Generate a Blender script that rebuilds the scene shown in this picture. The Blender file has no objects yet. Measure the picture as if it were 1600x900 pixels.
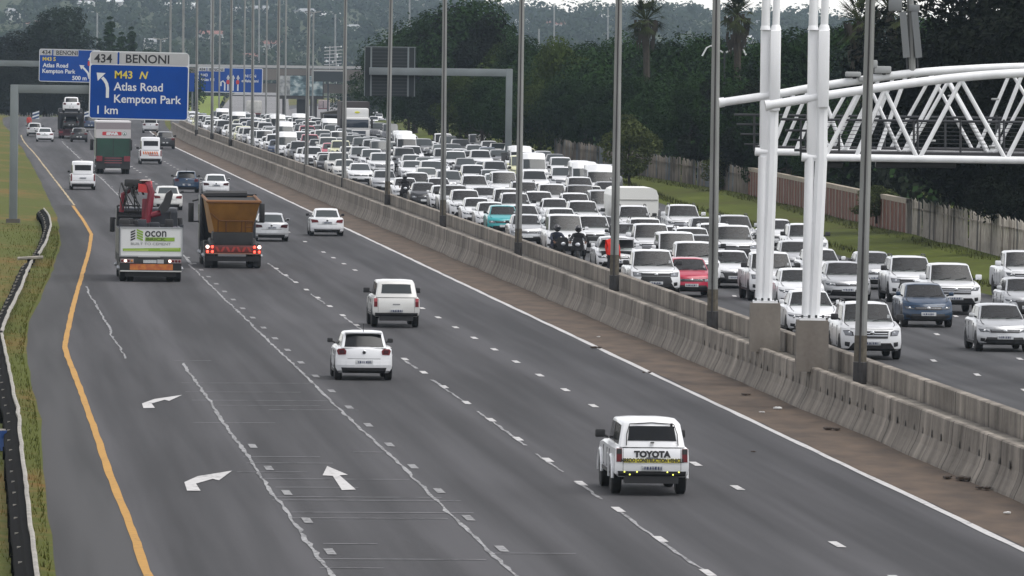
import bpy, bmesh, math, random
from mathutils import Matrix, Vector
random.seed(7)
S = bpy.context.scene
COL = S.collection
# ------------------------------------------------------------------ camera
FPX, HC, ROLL = 13000.0, 9.2, 0.0125          # focal length in photo pixels, eye height, roll
PITCH = math.atan(370 / FPX)
cam = bpy.data.cameras.new('camera'); camo = bpy.data.objects.new('camera', cam); COL.objects.link(camo)
cam.sensor_width = 36; cam.lens = FPX / 1600 * 36; cam.clip_start = 1; cam.clip_end = 30000
camo.matrix_world = Matrix.Translation((0, 0, HC)) @ Matrix.Rotation(math.pi/2 - PITCH, 4, 'X') @ Matrix.Rotation(ROLL, 4, 'Z')
S.camera = camo
# ------------------------------------------------------------------ light
SUN_EL, SUN_AZ = 66, 112
W = bpy.data.worlds.new('World'); S.world = W; W.use_nodes = True
nt = W.node_tree; nt.nodes.clear()
sky = nt.nodes.new('ShaderNodeTexSky'); sky.sky_type = 'NISHITA'; sky.sun_disc = False
sky.sun_elevation = math.radians(SUN_EL); sky.sun_rotation = math.radians(SUN_AZ)
sky.altitude = 1600; sky.air_density = 1.0; sky.dust_density = 1.6; sky.ozone_density = 1.0
hs = nt.nodes.new('ShaderNodeHueSaturation'); hs.inputs['Saturation'].default_value = 0.22
mx = nt.nodes.new('ShaderNodeMix'); mx.data_type = 'RGBA'; mx.blend_type = 'MULTIPLY'; mx.inputs[0].default_value = 1
mx.inputs[7].default_value = (1.0, 0.965, 0.945, 1)
bg = nt.nodes.new('ShaderNodeBackground'); bg.inputs[1].default_value = 0.15
wo = nt.nodes.new('ShaderNodeOutputWorld')
nt.links.new(sky.outputs[0], hs.inputs['Color']); nt.links.new(hs.outputs[0], mx.inputs[6])
nt.links.new(mx.outputs[2], bg.inputs[0]); nt.links.new(bg.outputs[0], wo.inputs[0])
sl = bpy.data.lights.new('sun', 'SUN'); sl.energy = 1.5; sl.angle = math.radians(50); sl.color = (1, .97, .93)
so = bpy.data.objects.new('sun', sl); COL.objects.link(so)
_az = math.radians(SUN_AZ); _el = math.radians(SUN_EL)
_sd = Vector((math.sin(_az)*math.cos(_el), math.cos(_az)*math.cos(_el), math.sin(_el)))
so.rotation_euler = _sd.to_track_quat('Z', 'Y').to_euler()
vs = S.view_settings; vs.view_transform = 'Standard'; vs.look = 'None'; vs.exposure = 0.8; vs.gamma = 1
vs.use_curve_mapping = False
S.render.engine = 'CYCLES'; S.cycles.use_denoising = True; S.cycles.sample_clamp_indirect = 4; S.cycles.sample_clamp_direct = 8
S.cycles.max_bounces = 5; S.cycles.transparent_max_bounces = 4; S.cycles.volume_bounces = 1
S.render.use_persistent_data = False
# ------------------------------------------------------------------ geometry of the place
def ray(px, py):
    u = px-800; v = py-450; c, s = math.cos(ROLL), math.sin(ROLL)
    u2 = u*c+v*s; v2 = -u*s+v*c
    return Vector((u2, FPX*math.cos(PITCH)-v2*math.sin(PITCH), -FPX*math.sin(PITCH)-v2*math.cos(PITCH)))
def P(px, py, z=0.0):
    d = ray(px, py); t = (z-HC)/d.z
    return Vector((d.x*t, d.y*t, z))
def PY(px, py, Y):
    d = ray(px, py); t = Y/d.y
    return Vector((d.x*t, Y, HC+d.z*t))
def PP(px, py, q, n):
    d = ray(px, py); o = Vector((0, 0, HC)); t = (q-o).dot(n)/d.dot(n)
    return o+d*t
def XE(Y): return 20.0-.0669*Y+.000046*max(0, Y-760)**2      # white edge line beside the barrier
def slope(Y): return -.0669+.000092*max(0, Y-760)
def zprof(Y):
    if Y < 1050: return 0.0
    if Y < 1450:
        t = (Y-1050)/400; return -5.0*t*t*(3-2*t)
    return -5.0
def zr(Y):                                                     # the right carriageway lies higher near the camera
    t = min(1, max(0, (Y-760)/250)); return .65*(1-t*t*(3-2*t))+zprof(Y)
def interp(x, pts):
    if x <= pts[0][0]: return pts[0][1]
    for a, b in zip(pts, pts[1:]):
        if x <= b[0]: return a[1]+(b[1]-a[1])*(x-a[0])/(b[0]-a[0])
    return pts[-1][1]
RD = Vector((-.0669, 1, 0)).normalized(); RN = Vector((1, .0669, 0)).normalized()
# ------------------------------------------------------------------ materials
MATS = {}
def M(name, col, rough=.6, metal=0., noise=0., nscale=6., spec=.5, emit=0., coat=0., bump=0., stretch=None, col2=None, nfac=None):
    if name in MATS: return MATS[name]
    m = bpy.data.materials.new(name); m.use_nodes = True; t = m.node_tree; b = t.nodes['Principled BSDF']
    b.inputs['Base Color'].default_value = (*col, 1); b.inputs['Roughness'].default_value = rough
    b.inputs['Metallic'].default_value = metal; b.inputs['Specular IOR Level'].default_value = spec
    if coat: b.inputs['Coat Weight'].default_value = coat; b.inputs['Coat Roughness'].default_value = .08
    if emit:
        b.inputs['Emission Color'].default_value = (*col, 1); b.inputs['Emission Strength'].default_value = emit
    if noise or bump or col2:
        tc = t.nodes.new('ShaderNodeTexCoord'); mp = t.nodes.new('ShaderNodeMapping')
        if stretch: mp.inputs['Scale'].default_value = stretch
        n = t.nodes.new('ShaderNodeTexNoise'); n.inputs['Scale'].default_value = nscale; n.inputs['Detail'].default_value = 5
        t.links.new(tc.outputs['Object'], mp.inputs[0]); t.links.new(mp.outputs[0], n.inputs['Vector'])
        r = t.nodes.new('ShaderNodeValToRGB'); r.color_ramp.elements[0].position = .32; r.color_ramp.elements[1].position = .68
        c2 = col2 or tuple(c*(1-noise) for c in col)
        r.color_ramp.elements[0].color = (*c2, 1); r.color_ramp.elements[1].color = (*col, 1)
        t.links.new(n.outputs['Fac'], r.inputs[0]); t.links.new(r.outputs[0], b.inputs['Base Color'])
        if bump:
            bp = t.nodes.new('ShaderNodeBump'); bp.inputs['Strength'].default_value = bump; bp.inputs['Distance'].default_value = .05
            t.links.new(n.outputs['Fac'], bp.inputs['Height']); t.links.new(bp.outputs[0], b.inputs['Normal'])
    MATS[name] = m; return m
def nodes_mat(name):
    m = bpy.data.materials.new(name); m.use_nodes = True; MATS[name] = m
    return m, m.node_tree, m.node_tree.nodes['Principled BSDF']
def nmath(t, op, a, b=None):
    n = t.nodes.new('ShaderNodeMath'); n.operation = op
    for i, v in enumerate((a, b)):
        if v is None: continue
        if isinstance(v, (int, float)): n.inputs[i].default_value = v
        else: t.links.new(v, n.inputs[i])
    return n.outputs[0]
def nmix(t, f, a, b, mode='MIX'):
    n = t.nodes.new('ShaderNodeMix'); n.data_type = 'RGBA'; n.blend_type = mode
    for k, v in ((0, f), (6, a), (7, b)):
        if isinstance(v, tuple): n.inputs[k].default_value = (*v, 1)
        elif isinstance(v, (int, float)): n.inputs[k].default_value = v
        else: t.links.new(v, n.inputs[k])
    return n.outputs[2]
def nnoise(t, vec, scale, detail=4, sc=None):
    if sc:
        mp = t.nodes.new('ShaderNodeMapping'); mp.inputs['Scale'].default_value = sc; t.links.new(vec, mp.inputs[0]); vec = mp.outputs[0]
    n = t.nodes.new('ShaderNodeTexNoise'); n.inputs['Scale'].default_value = scale; n.inputs['Detail'].default_value = detail
    t.links.new(vec, n.inputs['Vector']); return n.outputs['Fac']
def nramp(t, fac, *stops):
    r = t.nodes.new('ShaderNodeValToRGB'); e = r.color_ramp.elements
    while len(e) < len(stops): e.new(.5)
    for k, (p, c) in enumerate(stops):
        e[k].position = p; e[k].color = (*c, 1) if isinstance(c, tuple) else (c, c, c, 1)
    t.links.new(fac, r.inputs[0]); return r.outputs[0]
# ------------------------------------------------------------------ mesh collector
class MB:
    def __init__(s, mat=None): s.v = []; s.f = []; s.m = []; s.sm = []; s.mats = [mat] if mat else []; s.uv = None
    def mi(s, mat):
        if mat is None: return 0
        if mat not in s.mats: s.mats.append(mat)
        return s.mats.index(mat)
    def add(s, vs, fs, mat=None, smooth=False):
        k = len(s.v); s.v += [tuple(p) for p in vs]; i = s.mi(mat)
        for f in fs: s.f.append(tuple(a+k for a in f)); s.m.append(i); s.sm.append(smooth)
    def merge(s, o):
        k = len(s.v); s.v += o.v
        for f, m, sm in zip(o.f, o.m, o.sm): s.f.append(tuple(a+k for a in f)); s.m.append(s.mi(o.mats[m])); s.sm.append(sm)
    def box(s, x0, x1, y0, y1, z0, z1, mat=None, c=0.0):
        if c <= 0:
            s.add([(x0,y0,z0),(x1,y0,z0),(x1,y1,z0),(x0,y1,z0),(x0,y0,z1),(x1,y0,z1),(x1,y1,z1),(x0,y1,z1)],
                  [(0,3,2,1),(4,5,6,7),(0,1,5,4),(1,2,6,5),(2,3,7,6),(3,0,4,7)], mat)
        else:
            bm = bmesh.new(); bmesh.ops.create_cube(bm, size=1)
            for v in bm.verts: v.co = ((x0+x1)/2+v.co.x*(x1-x0), (y0+y1)/2+v.co.y*(y1-y0), (z0+z1)/2+v.co.z*(z1-z0))
            bmesh.ops.bevel(bm, geom=bm.edges[:], offset=c, segments=2, affect='EDGES', profile=.5)
            s.add_bm(bm, mat, True)
    def add_bm(s, bm, mat=None, smooth=False):
        bm.verts.index_update()
        s.add([v.co[:] for v in bm.verts], [[v.index for v in f.verts] for f in bm.faces], mat, smooth); bm.free()
    def tube(s, pts, r, mat=None, n=8, caps=True, r2=None):
        pts = [Vector(p) for p in pts]; N = len(pts); vs = []; fs = []
        up = None
        for i, p in enumerate(pts):
            d = (pts[min(i+1, N-1)]-pts[max(i-1, 0)]).normalized()
            if up is None:
                up = Vector((0, 0, 1)) if abs(d.z) < .95 else Vector((1, 0, 0))
            a = d.cross(up).normalized(); b = a.cross(d).normalized(); up = b
            rr = r if r2 is None else r+(r2-r)*i/(N-1)
            for k in range(n):
                t = 2*math.pi*(k+.5)/n; vs.append(p+a*math.cos(t)*rr+b*math.sin(t)*rr)
        for i in range(N-1):
            for k in range(n):
                q = (k+1) % n; fs.append((i*n+k, i*n+q, (i+1)*n+q, (i+1)*n+k))
        if caps: fs += [tuple(range(n-1, -1, -1)), tuple((N-1)*n+k for k in range(n))]
        s.add(vs, fs, mat, n >= 8)
    def wheel(s, x0, x1, y, z, r, mat=None, n=20, ch=.03):
        prof = [(x0, r-ch*1.6), (x0+ch, r), (x1-ch, r), (x1, r-ch*1.6)]; vs = []; fs = []
        for (x, q) in prof:
            for k in range(n):
                t = 2*math.pi*k/n; vs.append((x, y+math.cos(t)*q, z+math.sin(t)*q))
        for i in range(3):
            for k in range(n): q = (k+1) % n; fs.append((i*n+k, i*n+q, (i+1)*n+q, (i+1)*n+k))
        s.add(vs, fs, mat, True)
        s.add(vs[:n]+vs[3*n:], [tuple(range(n-1, -1, -1)), tuple(range(n, 2*n))], mat)
    def prism(s, poly, y0, y1, mat=None):
        n = len(poly); vs = [(x, y0, z) for x, z in poly]+[(x, y1, z) for x, z in poly]
        fs = [tuple(range(n)), tuple(range(2*n-1, n-1, -1))]+[(i, (i+1) % n, n+(i+1) % n, n+i) for i in range(n)]
        s.add(vs, [tuple(reversed(f)) for f in fs], mat)
    def prismx(s, poly, x0, x1, mat=None):
        n = len(poly); vs = [(x0, y, z) for y, z in poly]+[(x1, y, z) for y, z in poly]
        fs = [tuple(range(n)), tuple(range(2*n-1, n-1, -1))]+[(i, (i+1) % n, n+(i+1) % n, n+i) for i in range(n)]
        s.add(vs, fs, mat)
    def ball(s, c, r, mat=None, n=10, sc=(1, 1, 1)):
        vs = [(c[0], c[1], c[2]-r*sc[2])]; fs = []; R = n//2
        for i in range(1, R):
            a = math.pi*i/R
            for k in range(n):
                t = 2*math.pi*k/n
                vs.append((c[0]+r*sc[0]*math.sin(a)*math.cos(t), c[1]+r*sc[1]*math.sin(a)*math.sin(t), c[2]-r*sc[2]*math.cos(a)))
        vs.append((c[0], c[1], c[2]+r*sc[2])); L = len(vs)-1
        for k in range(n):
            q = (k+1) % n; fs.append((0, 1+q, 1+k)); fs.append((L, L-n+k, L-n+q))
            for i in range(R-2): a = 1+i*n; fs.append((a+k, a+q, a+n+q, a+n+k))
        s.add(vs, fs, mat, True)
    def xf(s, fn): s.v = [tuple(fn(*p)) for p in s.v]; return s
    def mesh(s, name):
        me = bpy.data.meshes.new(name); me.from_pydata(s.v, [], s.f)
        for m in s.mats: me.materials.append(m)
        me.polygons.foreach_set('material_index', s.m); me.polygons.foreach_set('use_smooth', s.sm)
        if s.uv:
            l = me.uv_layers.new(name='UVMap'); vi = [0]*len(me.loops); me.loops.foreach_get('vertex_index', vi)
            l.data.foreach_set('uv', [c for i in vi for c in s.uv[i]])
        me.update()
        if any(s.sm):
            try: me.set_sharp_from_angle(angle=math.radians(38))
            except Exception: pass
        return me
    def build(s, name, parent=None):
        o = bpy.data.objects.new(name, s.mesh(name)); COL.objects.link(o)
        if parent: o.parent = parent
        return o
def tag(o, label=None, cat=None, group=None, kind=None):
    for k, v in (('label', label), ('category', cat), ('group', group), ('kind', kind)):
        if v: o[k] = v
    return o
def empty(name, loc=(0, 0, 0), rz=0):
    o = bpy.data.objects.new(name, None); COL.objects.link(o); o.location = loc; o.rotation_euler = (0, 0, rz); return o
CH = {}
def kids(o): return [c for c in o.children]
def copy_tree(o, parent=None):
    c = o.copy(); COL.objects.link(c)
    if parent: c.parent = parent
    for ch in kids(o): copy_tree(ch, c)
    return c
TXT = {}
def text_geo(txt, size, bold=0., align='LEFT', sx=1.0):
    key = (txt, size, bold, align, sx)
    if key not in TXT:
        cu = bpy.data.curves.new('t', 'FONT'); cu.body = txt; cu.size = size/.7; cu.offset = bold; cu.align_x = align; cu.resolution_u = 3
        o = bpy.data.objects.new('t', cu); COL.objects.link(o)
        dg = bpy.context.evaluated_depsgraph_get(); me = bpy.data.meshes.new_from_object(o.evaluated_get(dg))
        TXT[key] = ([(v.co.x*sx, v.co.y) for v in me.vertices], [tuple(p.vertices) for p in me.polygons])
        bpy.data.objects.remove(o); bpy.data.curves.remove(cu); bpy.data.meshes.remove(me)
    return TXT[key]
def put_text(mb, txt, size, x, y, z, mat, bold=0., align='LEFT', sx=1.0, fn=None):
    """lettering in the x-z plane that faces -y; size = cap height"""
    v, f = text_geo(txt, size, bold, align, sx)
    mb.add([(x+a, (fn(x+a, z+b) if fn else y), z+b) for a, b in v], f, mat)
# ------------------------------------------------------------------ ground materials
def asphalt(name, base, lanes, dirt=None):
    m, t, b = nodes_mat(name)
    uv = t.nodes.new('ShaderNodeUVMap'); sep = t.nodes.new('ShaderNodeSeparateXYZ'); t.links.new(uv.outputs[0], sep.inputs[0])
    u = sep.outputs[0]
    lo, w = lanes
    ph = nmath(t, 'MULTIPLY', nmath(t, 'SUBTRACT', u, lo), 2*math.pi/w)         # one period per lane: oily strip mid-lane, worn tracks
    band = nmath(t, 'ADD', nmath(t, 'MULTIPLY', nmath(t, 'COSINE', ph), .45), nmath(t, 'MULTIPLY', nmath(t, 'COSINE', nmath(t, 'MULTIPLY', ph, 2)), .35))
    n1 = nnoise(t, uv.outputs[0], 1.0, 3, (.5, .012, 1)); n2 = nnoise(t, uv.outputs[0], 1.0, 5, (1.9, .03, 1)); n3 = nnoise(t, uv.outputs[0], 60, 3)
    patch = nnoise(t, uv.outputs[0], 1.0, 2, (.16, .02, 1))
    v = nmath(t, 'ADD', nmath(t, 'MULTIPLY', band, .62), nmath(t, 'MULTIPLY', nmath(t, 'SUBTRACT', n1, .5), 2.4))
    v = nmath(t, 'ADD', v, nmath(t, 'MULTIPLY', nmath(t, 'SUBTRACT', n2, .5), 2.2))
    v = nmath(t, 'ADD', v, nmath(t, 'MULTIPLY', nmath(t, 'SUBTRACT', n3, .5), .9))
    v = nmath(t, 'ADD', v, nmath(t, 'MULTIPLY', nmath(t, 'SUBTRACT', patch, .5), 1.8))
    f = nmath(t, 'ADD', nmath(t, 'MULTIPLY', v, .8), .5)
    c = nramp(t, f, (.0, tuple(x*.58 for x in base)), (.5, base), (1., tuple(x*1.5 for x in base)))
    t.links.new(c, b.inputs['Base Color']); b.inputs['Roughness'].default_value = .82; b.inputs['Specular IOR Level'].default_value = .35
    bp = t.nodes.new('ShaderNodeBump'); bp.inputs['Strength'].default_value = .25; bp.inputs['Distance'].default_value = .02
    t.links.new(n3, bp.inputs['Height']); t.links.new(bp.outputs[0], b.inputs['Normal'])
    return m
def grass_mat(name, stops, sc=.35, sc2=3.):
    m, t, b = nodes_mat(name); tc = t.nodes.new('ShaderNodeTexCoord'); o = tc.outputs['Object']
    n1 = nnoise(t, o, sc, 5, (1, .35, 1)); n2 = nnoise(t, o, sc2, 5, (1, .5, 1))
    f = nmath(t, 'ADD', nmath(t, 'MULTIPLY', n1, .65), nmath(t, 'MULTIPLY', n2, .35))
    t.links.new(nramp(t, f, *stops), b.inputs['Base Color']); b.inputs['Roughness'].default_value = .95; b.inputs['Specular IOR Level'].default_value = .1
    bp = t.nodes.new('ShaderNodeBump'); bp.inputs['Strength'].default_value = .6; bp.inputs['Distance'].default_value = .15
    t.links.new(n2, bp.inputs['Height']); t.links.new(bp.outputs[0], b.inputs['Normal']); return m
def paint_mat(name, col, thr=.42, scale=5., under=(.05, .049, .051)):
    m, t, b = nodes_mat(name); tc = t.nodes.new('ShaderNodeTexCoord'); n = nnoise(t, tc.outputs['Object'], scale, 6)
    n2 = nnoise(t, tc.outputs['Object'], .3, 2)
    f = nmath(t, 'ADD', nmath(t, 'MULTIPLY', n, .75), nmath(t, 'MULTIPLY', n2, .25))
    t.links.new(nramp(t, f, (thr-.05, under), (thr+.03, tuple(c*.8 for c in col)), (.62, col)), b.inputs['Base Color'])
    b.inputs['Roughness'].default_value = .7; return m
A_L = asphalt('asphalt_left', (.039, .038, .0405), (-3.4, 3.35)); A_R = asphalt('asphalt_right', (.041, .041, .043), (7.5, 2.75))
A_S = asphalt('asphalt_shoulder', (.033, .0325, .033), (0, 9.))
G_L = grass_mat('verge_grass_left', [(.32, (.15, .075, .022)), (.42, (.12, .098, .028)), (.50, (.075, .085, .018)), (.70, (.085, .10, .02))], .12, 2.)
G_R = grass_mat('verge_grass_right', [(.30, (.085, .066, .018)), (.42, (.055, .064, .013)), (.55, (.072, .090, .014)), (.72, (.115, .125, .028))], .1, 1.2)
DIRT = M('shoulder_dirt', (.100, .068, .045), .95, noise=.5, nscale=1.2, bump=.3, stretch=(1, .3, 1))
YEL = paint_mat('yellow_paint', (.43, .22, .025), .36); WHI = paint_mat('white_paint', (.52, .51, .50), .38); OLD = paint_mat('worn_white_paint', (.34, .34, .34), .48, 9.)
SCR = paint_mat('scrape_paint', (.20, .20, .205), .46, 3.)
# ------------------------------------------------------------------ ground sheets
def ys(a, b, near=8., far=40.):
    out = [a]
    while out[-1] < b: out.append(min(b, out[-1]+(near if out[-1] < 500 else far if out[-1] > 1000 else 18)))
    return out
def strip(name, lo, hi, z, mat, y0=60, y1=2400, cols=1, zf=zprof, jit=0., kind='structure', step=8.):
    mb = MB(mat); mb.uv = []; Y = ys(y0, y1, step)
    for y in Y:
        a = lo(y) if callable(lo) else lo; b = hi(y) if callable(hi) else hi
        for k in range(cols+1):
            o = a+(b-a)*k/cols
            if jit and k in (0, cols): o += random.uniform(-jit, jit)
            mb.v.append((XE(y)+o, y, zf(y)+z)); mb.uv.append((o, y))
    n = cols+1
    for i in range(len(Y)-1):
        for k in range(cols): mb.f.append((i*n+k, i*n+k+1, i*n+n+k+1, i*n+n+k)); mb.m.append(0); mb.sm.append(False)
    return tag(mb.build(name), kind=kind)
g = MB(G_L); gx = [-4000, -1500, -600, -300, -150, -80, 0, 80, 150, 300, 600, 1500, 4000]; gy = [-200, 0, 200, 500, 800, 1050, 1150, 1250, 1350, 1450, 1800, 2400, 3500, 5500]
g.v = [(x, y, zprof(y)-.06) for y in gy for x in gx]; n_ = len(gx)
for i in range(len(gy)-1):
    for k in range(n_-1): g.f.append((i*n_+k, i*n_+k+1, i*n_+n_+k+1, i*n_+n_+k)); g.m.append(0); g.sm.append(True)
tag(g.build('ground'), kind='structure')
# left carriageway: outer asphalt edge traced, then offset from the edge line
LE = [(85,905),(70,780),(60,650),(38,560),(45,500),(78,430),(94,380),(88,340),(60,280),(36,235),(24,212)]
LEo = sorted((p.y, p.x-XE(p.y)) for p in [P(*q) for q in LE]); LEo = [(60, LEo[0][1])]+LEo+[(1050, -18.2), (2400, -16)]
YL = [(229.6,897),(208,833),(173,747),(150,677),(124,605),(105,556),(101,540),(115,475),(131,420),(138.5,394.8),(143,366.7),(130.7,345),(105.8,310.7),(87,282.7),(74.7,264),(62,247)]
YLo = sorted((p.y, p.x-XE(p.y)) for p in [P(*q) for q in YL]); YLo = [(100, YLo[0][1]+.5)]+YLo
offL = lambda y: interp(y, LEo)
offY = lambda y: interp(y, YLo)
strip('road_left', offL, 2.3, 0.0, A_L, cols=8)
strip('shoulder_left', offL, lambda y: offY(y)-.02, .004, A_S, y1=480, step=2)
strip('dirt_shoulder', .12, 2.3, .006, DIRT, y1=900, jit=.05, cols=2, step=3)
def ribbon(mb, pts, w, mat, z=.010, wj=0., xj=0.):
    """pts: (Y, offset) along the road"""
    vs = []
    for (y, o) in pts:
        ww = w*(1+random.uniform(-wj, wj)); c = XE(y)+o+random.uniform(-xj, xj); vs += [(c-ww/2, y, zprof(y)+z), (c+ww/2, y, zprof(y)+z)]
    mb.add(vs, [(2*i, 2*i+1, 2*i+3, 2*i+2) for i in range(len(pts)-1)], mat)
def seq(a, b, st):
    out = [a]
    while out[-1]+st < b: out.append(out[-1]+st)
    return out+[b]
mb = MB(WHI); ribbon(mb, [(y, 0) for y in seq(100, 1050, 3)], .17, WHI, .012, .18, .015); tag(mb.build('edge_line_white'), kind='structure')
mb = MB(YEL); ribbon(mb, [(y, offY(y)) for y in seq(110, 478, 2)], .165, YEL, .012, .10, .01); tag(mb.build('edge_line_yellow'), kind='structure')
mb = MB(OLD); OLDY = paint_mat('faded_yellow_paint', (.46, .36, .20), .44, 6.); ribbon(mb, [(y, interp(y, [(478, -13.2), (700, -13.4), (900, -14)])) for y in seq(480, 850, 4)], .12, OLDY, .012, .3, .02); tag(mb.build('edge_line_faded'), kind='structure')
mb = MB(OLD)
def walk(y0, y1, off, w, xj, st=1.6):
    o = 0
    pts = []
    for y in seq(y0, y1, st):
        o = o*.75+random.uniform(-xj, xj); pts.append((y, off(y)+o))
    ribbon(mb, pts, w, OLD, .011, .55, .02)
walk(112, 242, lambda y: -13.38, .08, .024, .9); walk(245, 318, lambda y: -15.0, .06, .035, 1.2)
walk(112, 352, lambda y: -10.12-(.02 if y > 200 else 0), .075, .020, 1.)
for a, b in ((112, 168), (171, 178), (182, 190), (194, 212), (216, 232), (240, 246), (262, 286), (300, 312), (326, 356)): walk(a, b, lambda y: -6.66, .07, .02, 1.)
walk(352, 800, lambda y: -10.0, .09, .03, 4)
tag(mb.build('worn_lane_line'), kind='structure')
FNT = paint_mat('faint_paint', (.26, .26, .26), .44, 7.)
mb = MB(WHI)
for off, ph, mat in ((-3.38, 156.2, WHI), (-6.62, 157.2, WHI), (-9.86, 153.5, FNT), (-13.1, 152, FNT)):
    y = ph-40
    while y < (1000 if off > -12 else 200):
        if random.random() > (.05 if y < 300 else .25): ribbon(mb, [(y-.9, off), (y+.9, off)], .17, mat, .014)
        y += 10.0
tag(mb.build('lane_dash_left'), kind='structure')
mb = MB(SCR)                                                   # transverse scrapes beside the worn line
for (x0, x1, yy) in [(283,497,598),(290,470,612),(300,520,625),(330,500,633),(300,430,660),(380,500,713),(385,520,723),(370,480,737),(410,640,748),(430,560,761),(420,690,776),(425,720,781),(455,740,800),(450,700,809),(505,590,849),(490,760,873),(500,600,887),(765,900,864),(470,560,586),(420,560,640),(270,330,563),(552,610,706)]:
    a = P(x0, yy, .013); b = P(x1, yy+(x1-x0)*.004, .013); d = Vector((0, .055, 0)); mb.add([a-d, b-d, b+d, a+d], [(0, 1, 2, 3)], SCR)
tag(mb.build('road_scrape'), kind='structure')
mb = MB(WHI)
def arrow(z, ox, oy, k=3.462):
    pts = [P(x/k+ox, y/k+oy, .015) for x, y in z]; mb.add(pts, [tuple(range(len(pts)))], WHI)
mbA = mb
arrow([(385,305),(360,355),(415,358),(465,435),(540,432),(452,355),(497,352)], 400, 640)
arrow([(768,728),(776,753),(838,752),(820,728),(890,708),(915,714),(985,682),(835,704)], 0, 420)
arrow([(997,392),(1012,438),(1085,438),(1060,400),(1150,374),(1185,382),(1255,330),(1068,360)], 0, 640)
tag(mb.build('road_arrow'), kind='structure')
# right carriageway, its markings and the verge bank
ER = [(150, 17), (300, 17.2), (380, 18), (460, 19.6), (550, 23), (615, 24.5), (900, 25), (1100, 30), (2400, 40)]
offR = lambda y: interp(y, ER)
strip('road_right', 3.0, offR, 0, A_R, y0=90, cols=6, zf=zr)
mb = MB(WHI)
for off in (7.5, 10.2, 12.95, 15.6, 18.4, 21.2):
    y = 112+random.random()*4
    while y < 1000:
        if off < offR(y)-.8:
            c = XE(y)+off; z = zr(y)+.012; mb.add([(c-.07, y-.8, z), (c+.07, y-.8, z), (c+.07, y+.8, z), (c-.07, y+.8, z)], [(0, 1, 2, 3)], WHI)
        y += 10
tag(mb.build('lane_dash_right'), kind='structure')
FE = [(330, 22.9), (400, 24.2), (484, 26.2), (612, 25.6), (800, 28), (1100, 36)]
offF = lambda y: interp(y, FE)
bk = MB(G_R); bY = ys(90, 1300, 10)
for y in bY:
    for o, dz in ((offR(y)-.05, -.03), (offR(y)+.8, .05), ((offR(y)+offF(y))/2, .22), (offF(y), .36), (offF(y)+8, .9), (offF(y)+60, 2.5), (offF(y)+400, 4)):
        bk.v.append((XE(y)+o, y, zr(y)+dz+(random.uniform(-.05, .05) if dz > .1 else 0)))
for i in range(len(bY)-1):
    for k in range(6): bk.f.append((i*7+k, i*7+k+1, i*7+8+k, i*7+7+k)); bk.m.append(0); bk.sm.append(True)
tag(bk.build('verge_right'), kind='structure')
def zbank(y): return zr(y)+.36
# left verge slightly above the shoulder
bk = MB(G_L); bY = ys(90, 1150, 6)
for y in bY:
    for o, dz in ((offL(y)+.05, .01), (offL(y)-.4, .05), (offL(y)-1.6, .12), (offL(y)-6, .35), (offL(y)-40, 1.5), (offL(y)-120, 2)):
        j = random.uniform(-.05, .05) if dz < .1 else 0
        bk.v.append((XE(y)+o+j, y, zprof(y)+dz))
for i in range(len(bY)-1):
    for k in range(5): bk.f.append((i*6+k+1, i*6+k, i*6+6+k, i*6+7+k)); bk.m.append(0); bk.sm.append(True)
tag(bk.build('verge_left'), kind='structure')
# ramp road climbing away under the bridge
RAMP = M('far_ramp_asphalt', (.17, .165, .165), .9, noise=.15, nscale=.05)
mb = MB(RAMP); pts = [(PY(350, 186, 1480), PY(600, 186, 1480)), (PY(440, 176, 1800), PY(598, 176, 1800)), (PY(500, 163, 2250), PY(592, 163, 2250)), (PY(522, 150, 2700), PY(575, 150, 2700))]
mb.add([v+Vector((0, 0, .3)) for p in pts for v in p], [(2*i, 2*i+1, 2*i+3, 2*i+2) for i in range(3)], RAMP); tag(mb.build('far_road'), kind='structure')
mb = MB(RAMP); pts = [(PY(330, 187, 1480), PY(455, 187, 1480)), (PY(345, 172, 1600), PY(452, 172, 1600)), (PY(362, 150, 1800), PY(450, 150, 1800)), (PY(375, 140, 1950), PY(448, 140, 1950))]
mb.add([v+Vector((0, 0, .1)) for p in pts for v in p], [(2*i, 2*i+1, 2*i+3, 2*i+2) for i in range(3)], RAMP); tag(mb.build('far_ramp'), kind='structure')
mb = MB(grass_mat('far_grass', [(.3, (.12, .13, .03)), (.6, (.15, .20, .04)), (.8, (.2, .22, .06))], .03, .3))
pts = [(PY(296, 190, 1490), PY(333, 188, 1490)), (PY(296, 150, 1640), PY(350, 150, 1640))]
mb.add([v for p in pts for v in p], [(0, 1, 3, 2)]); tag(mb.build('far_embankment'), kind='structure')
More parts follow.
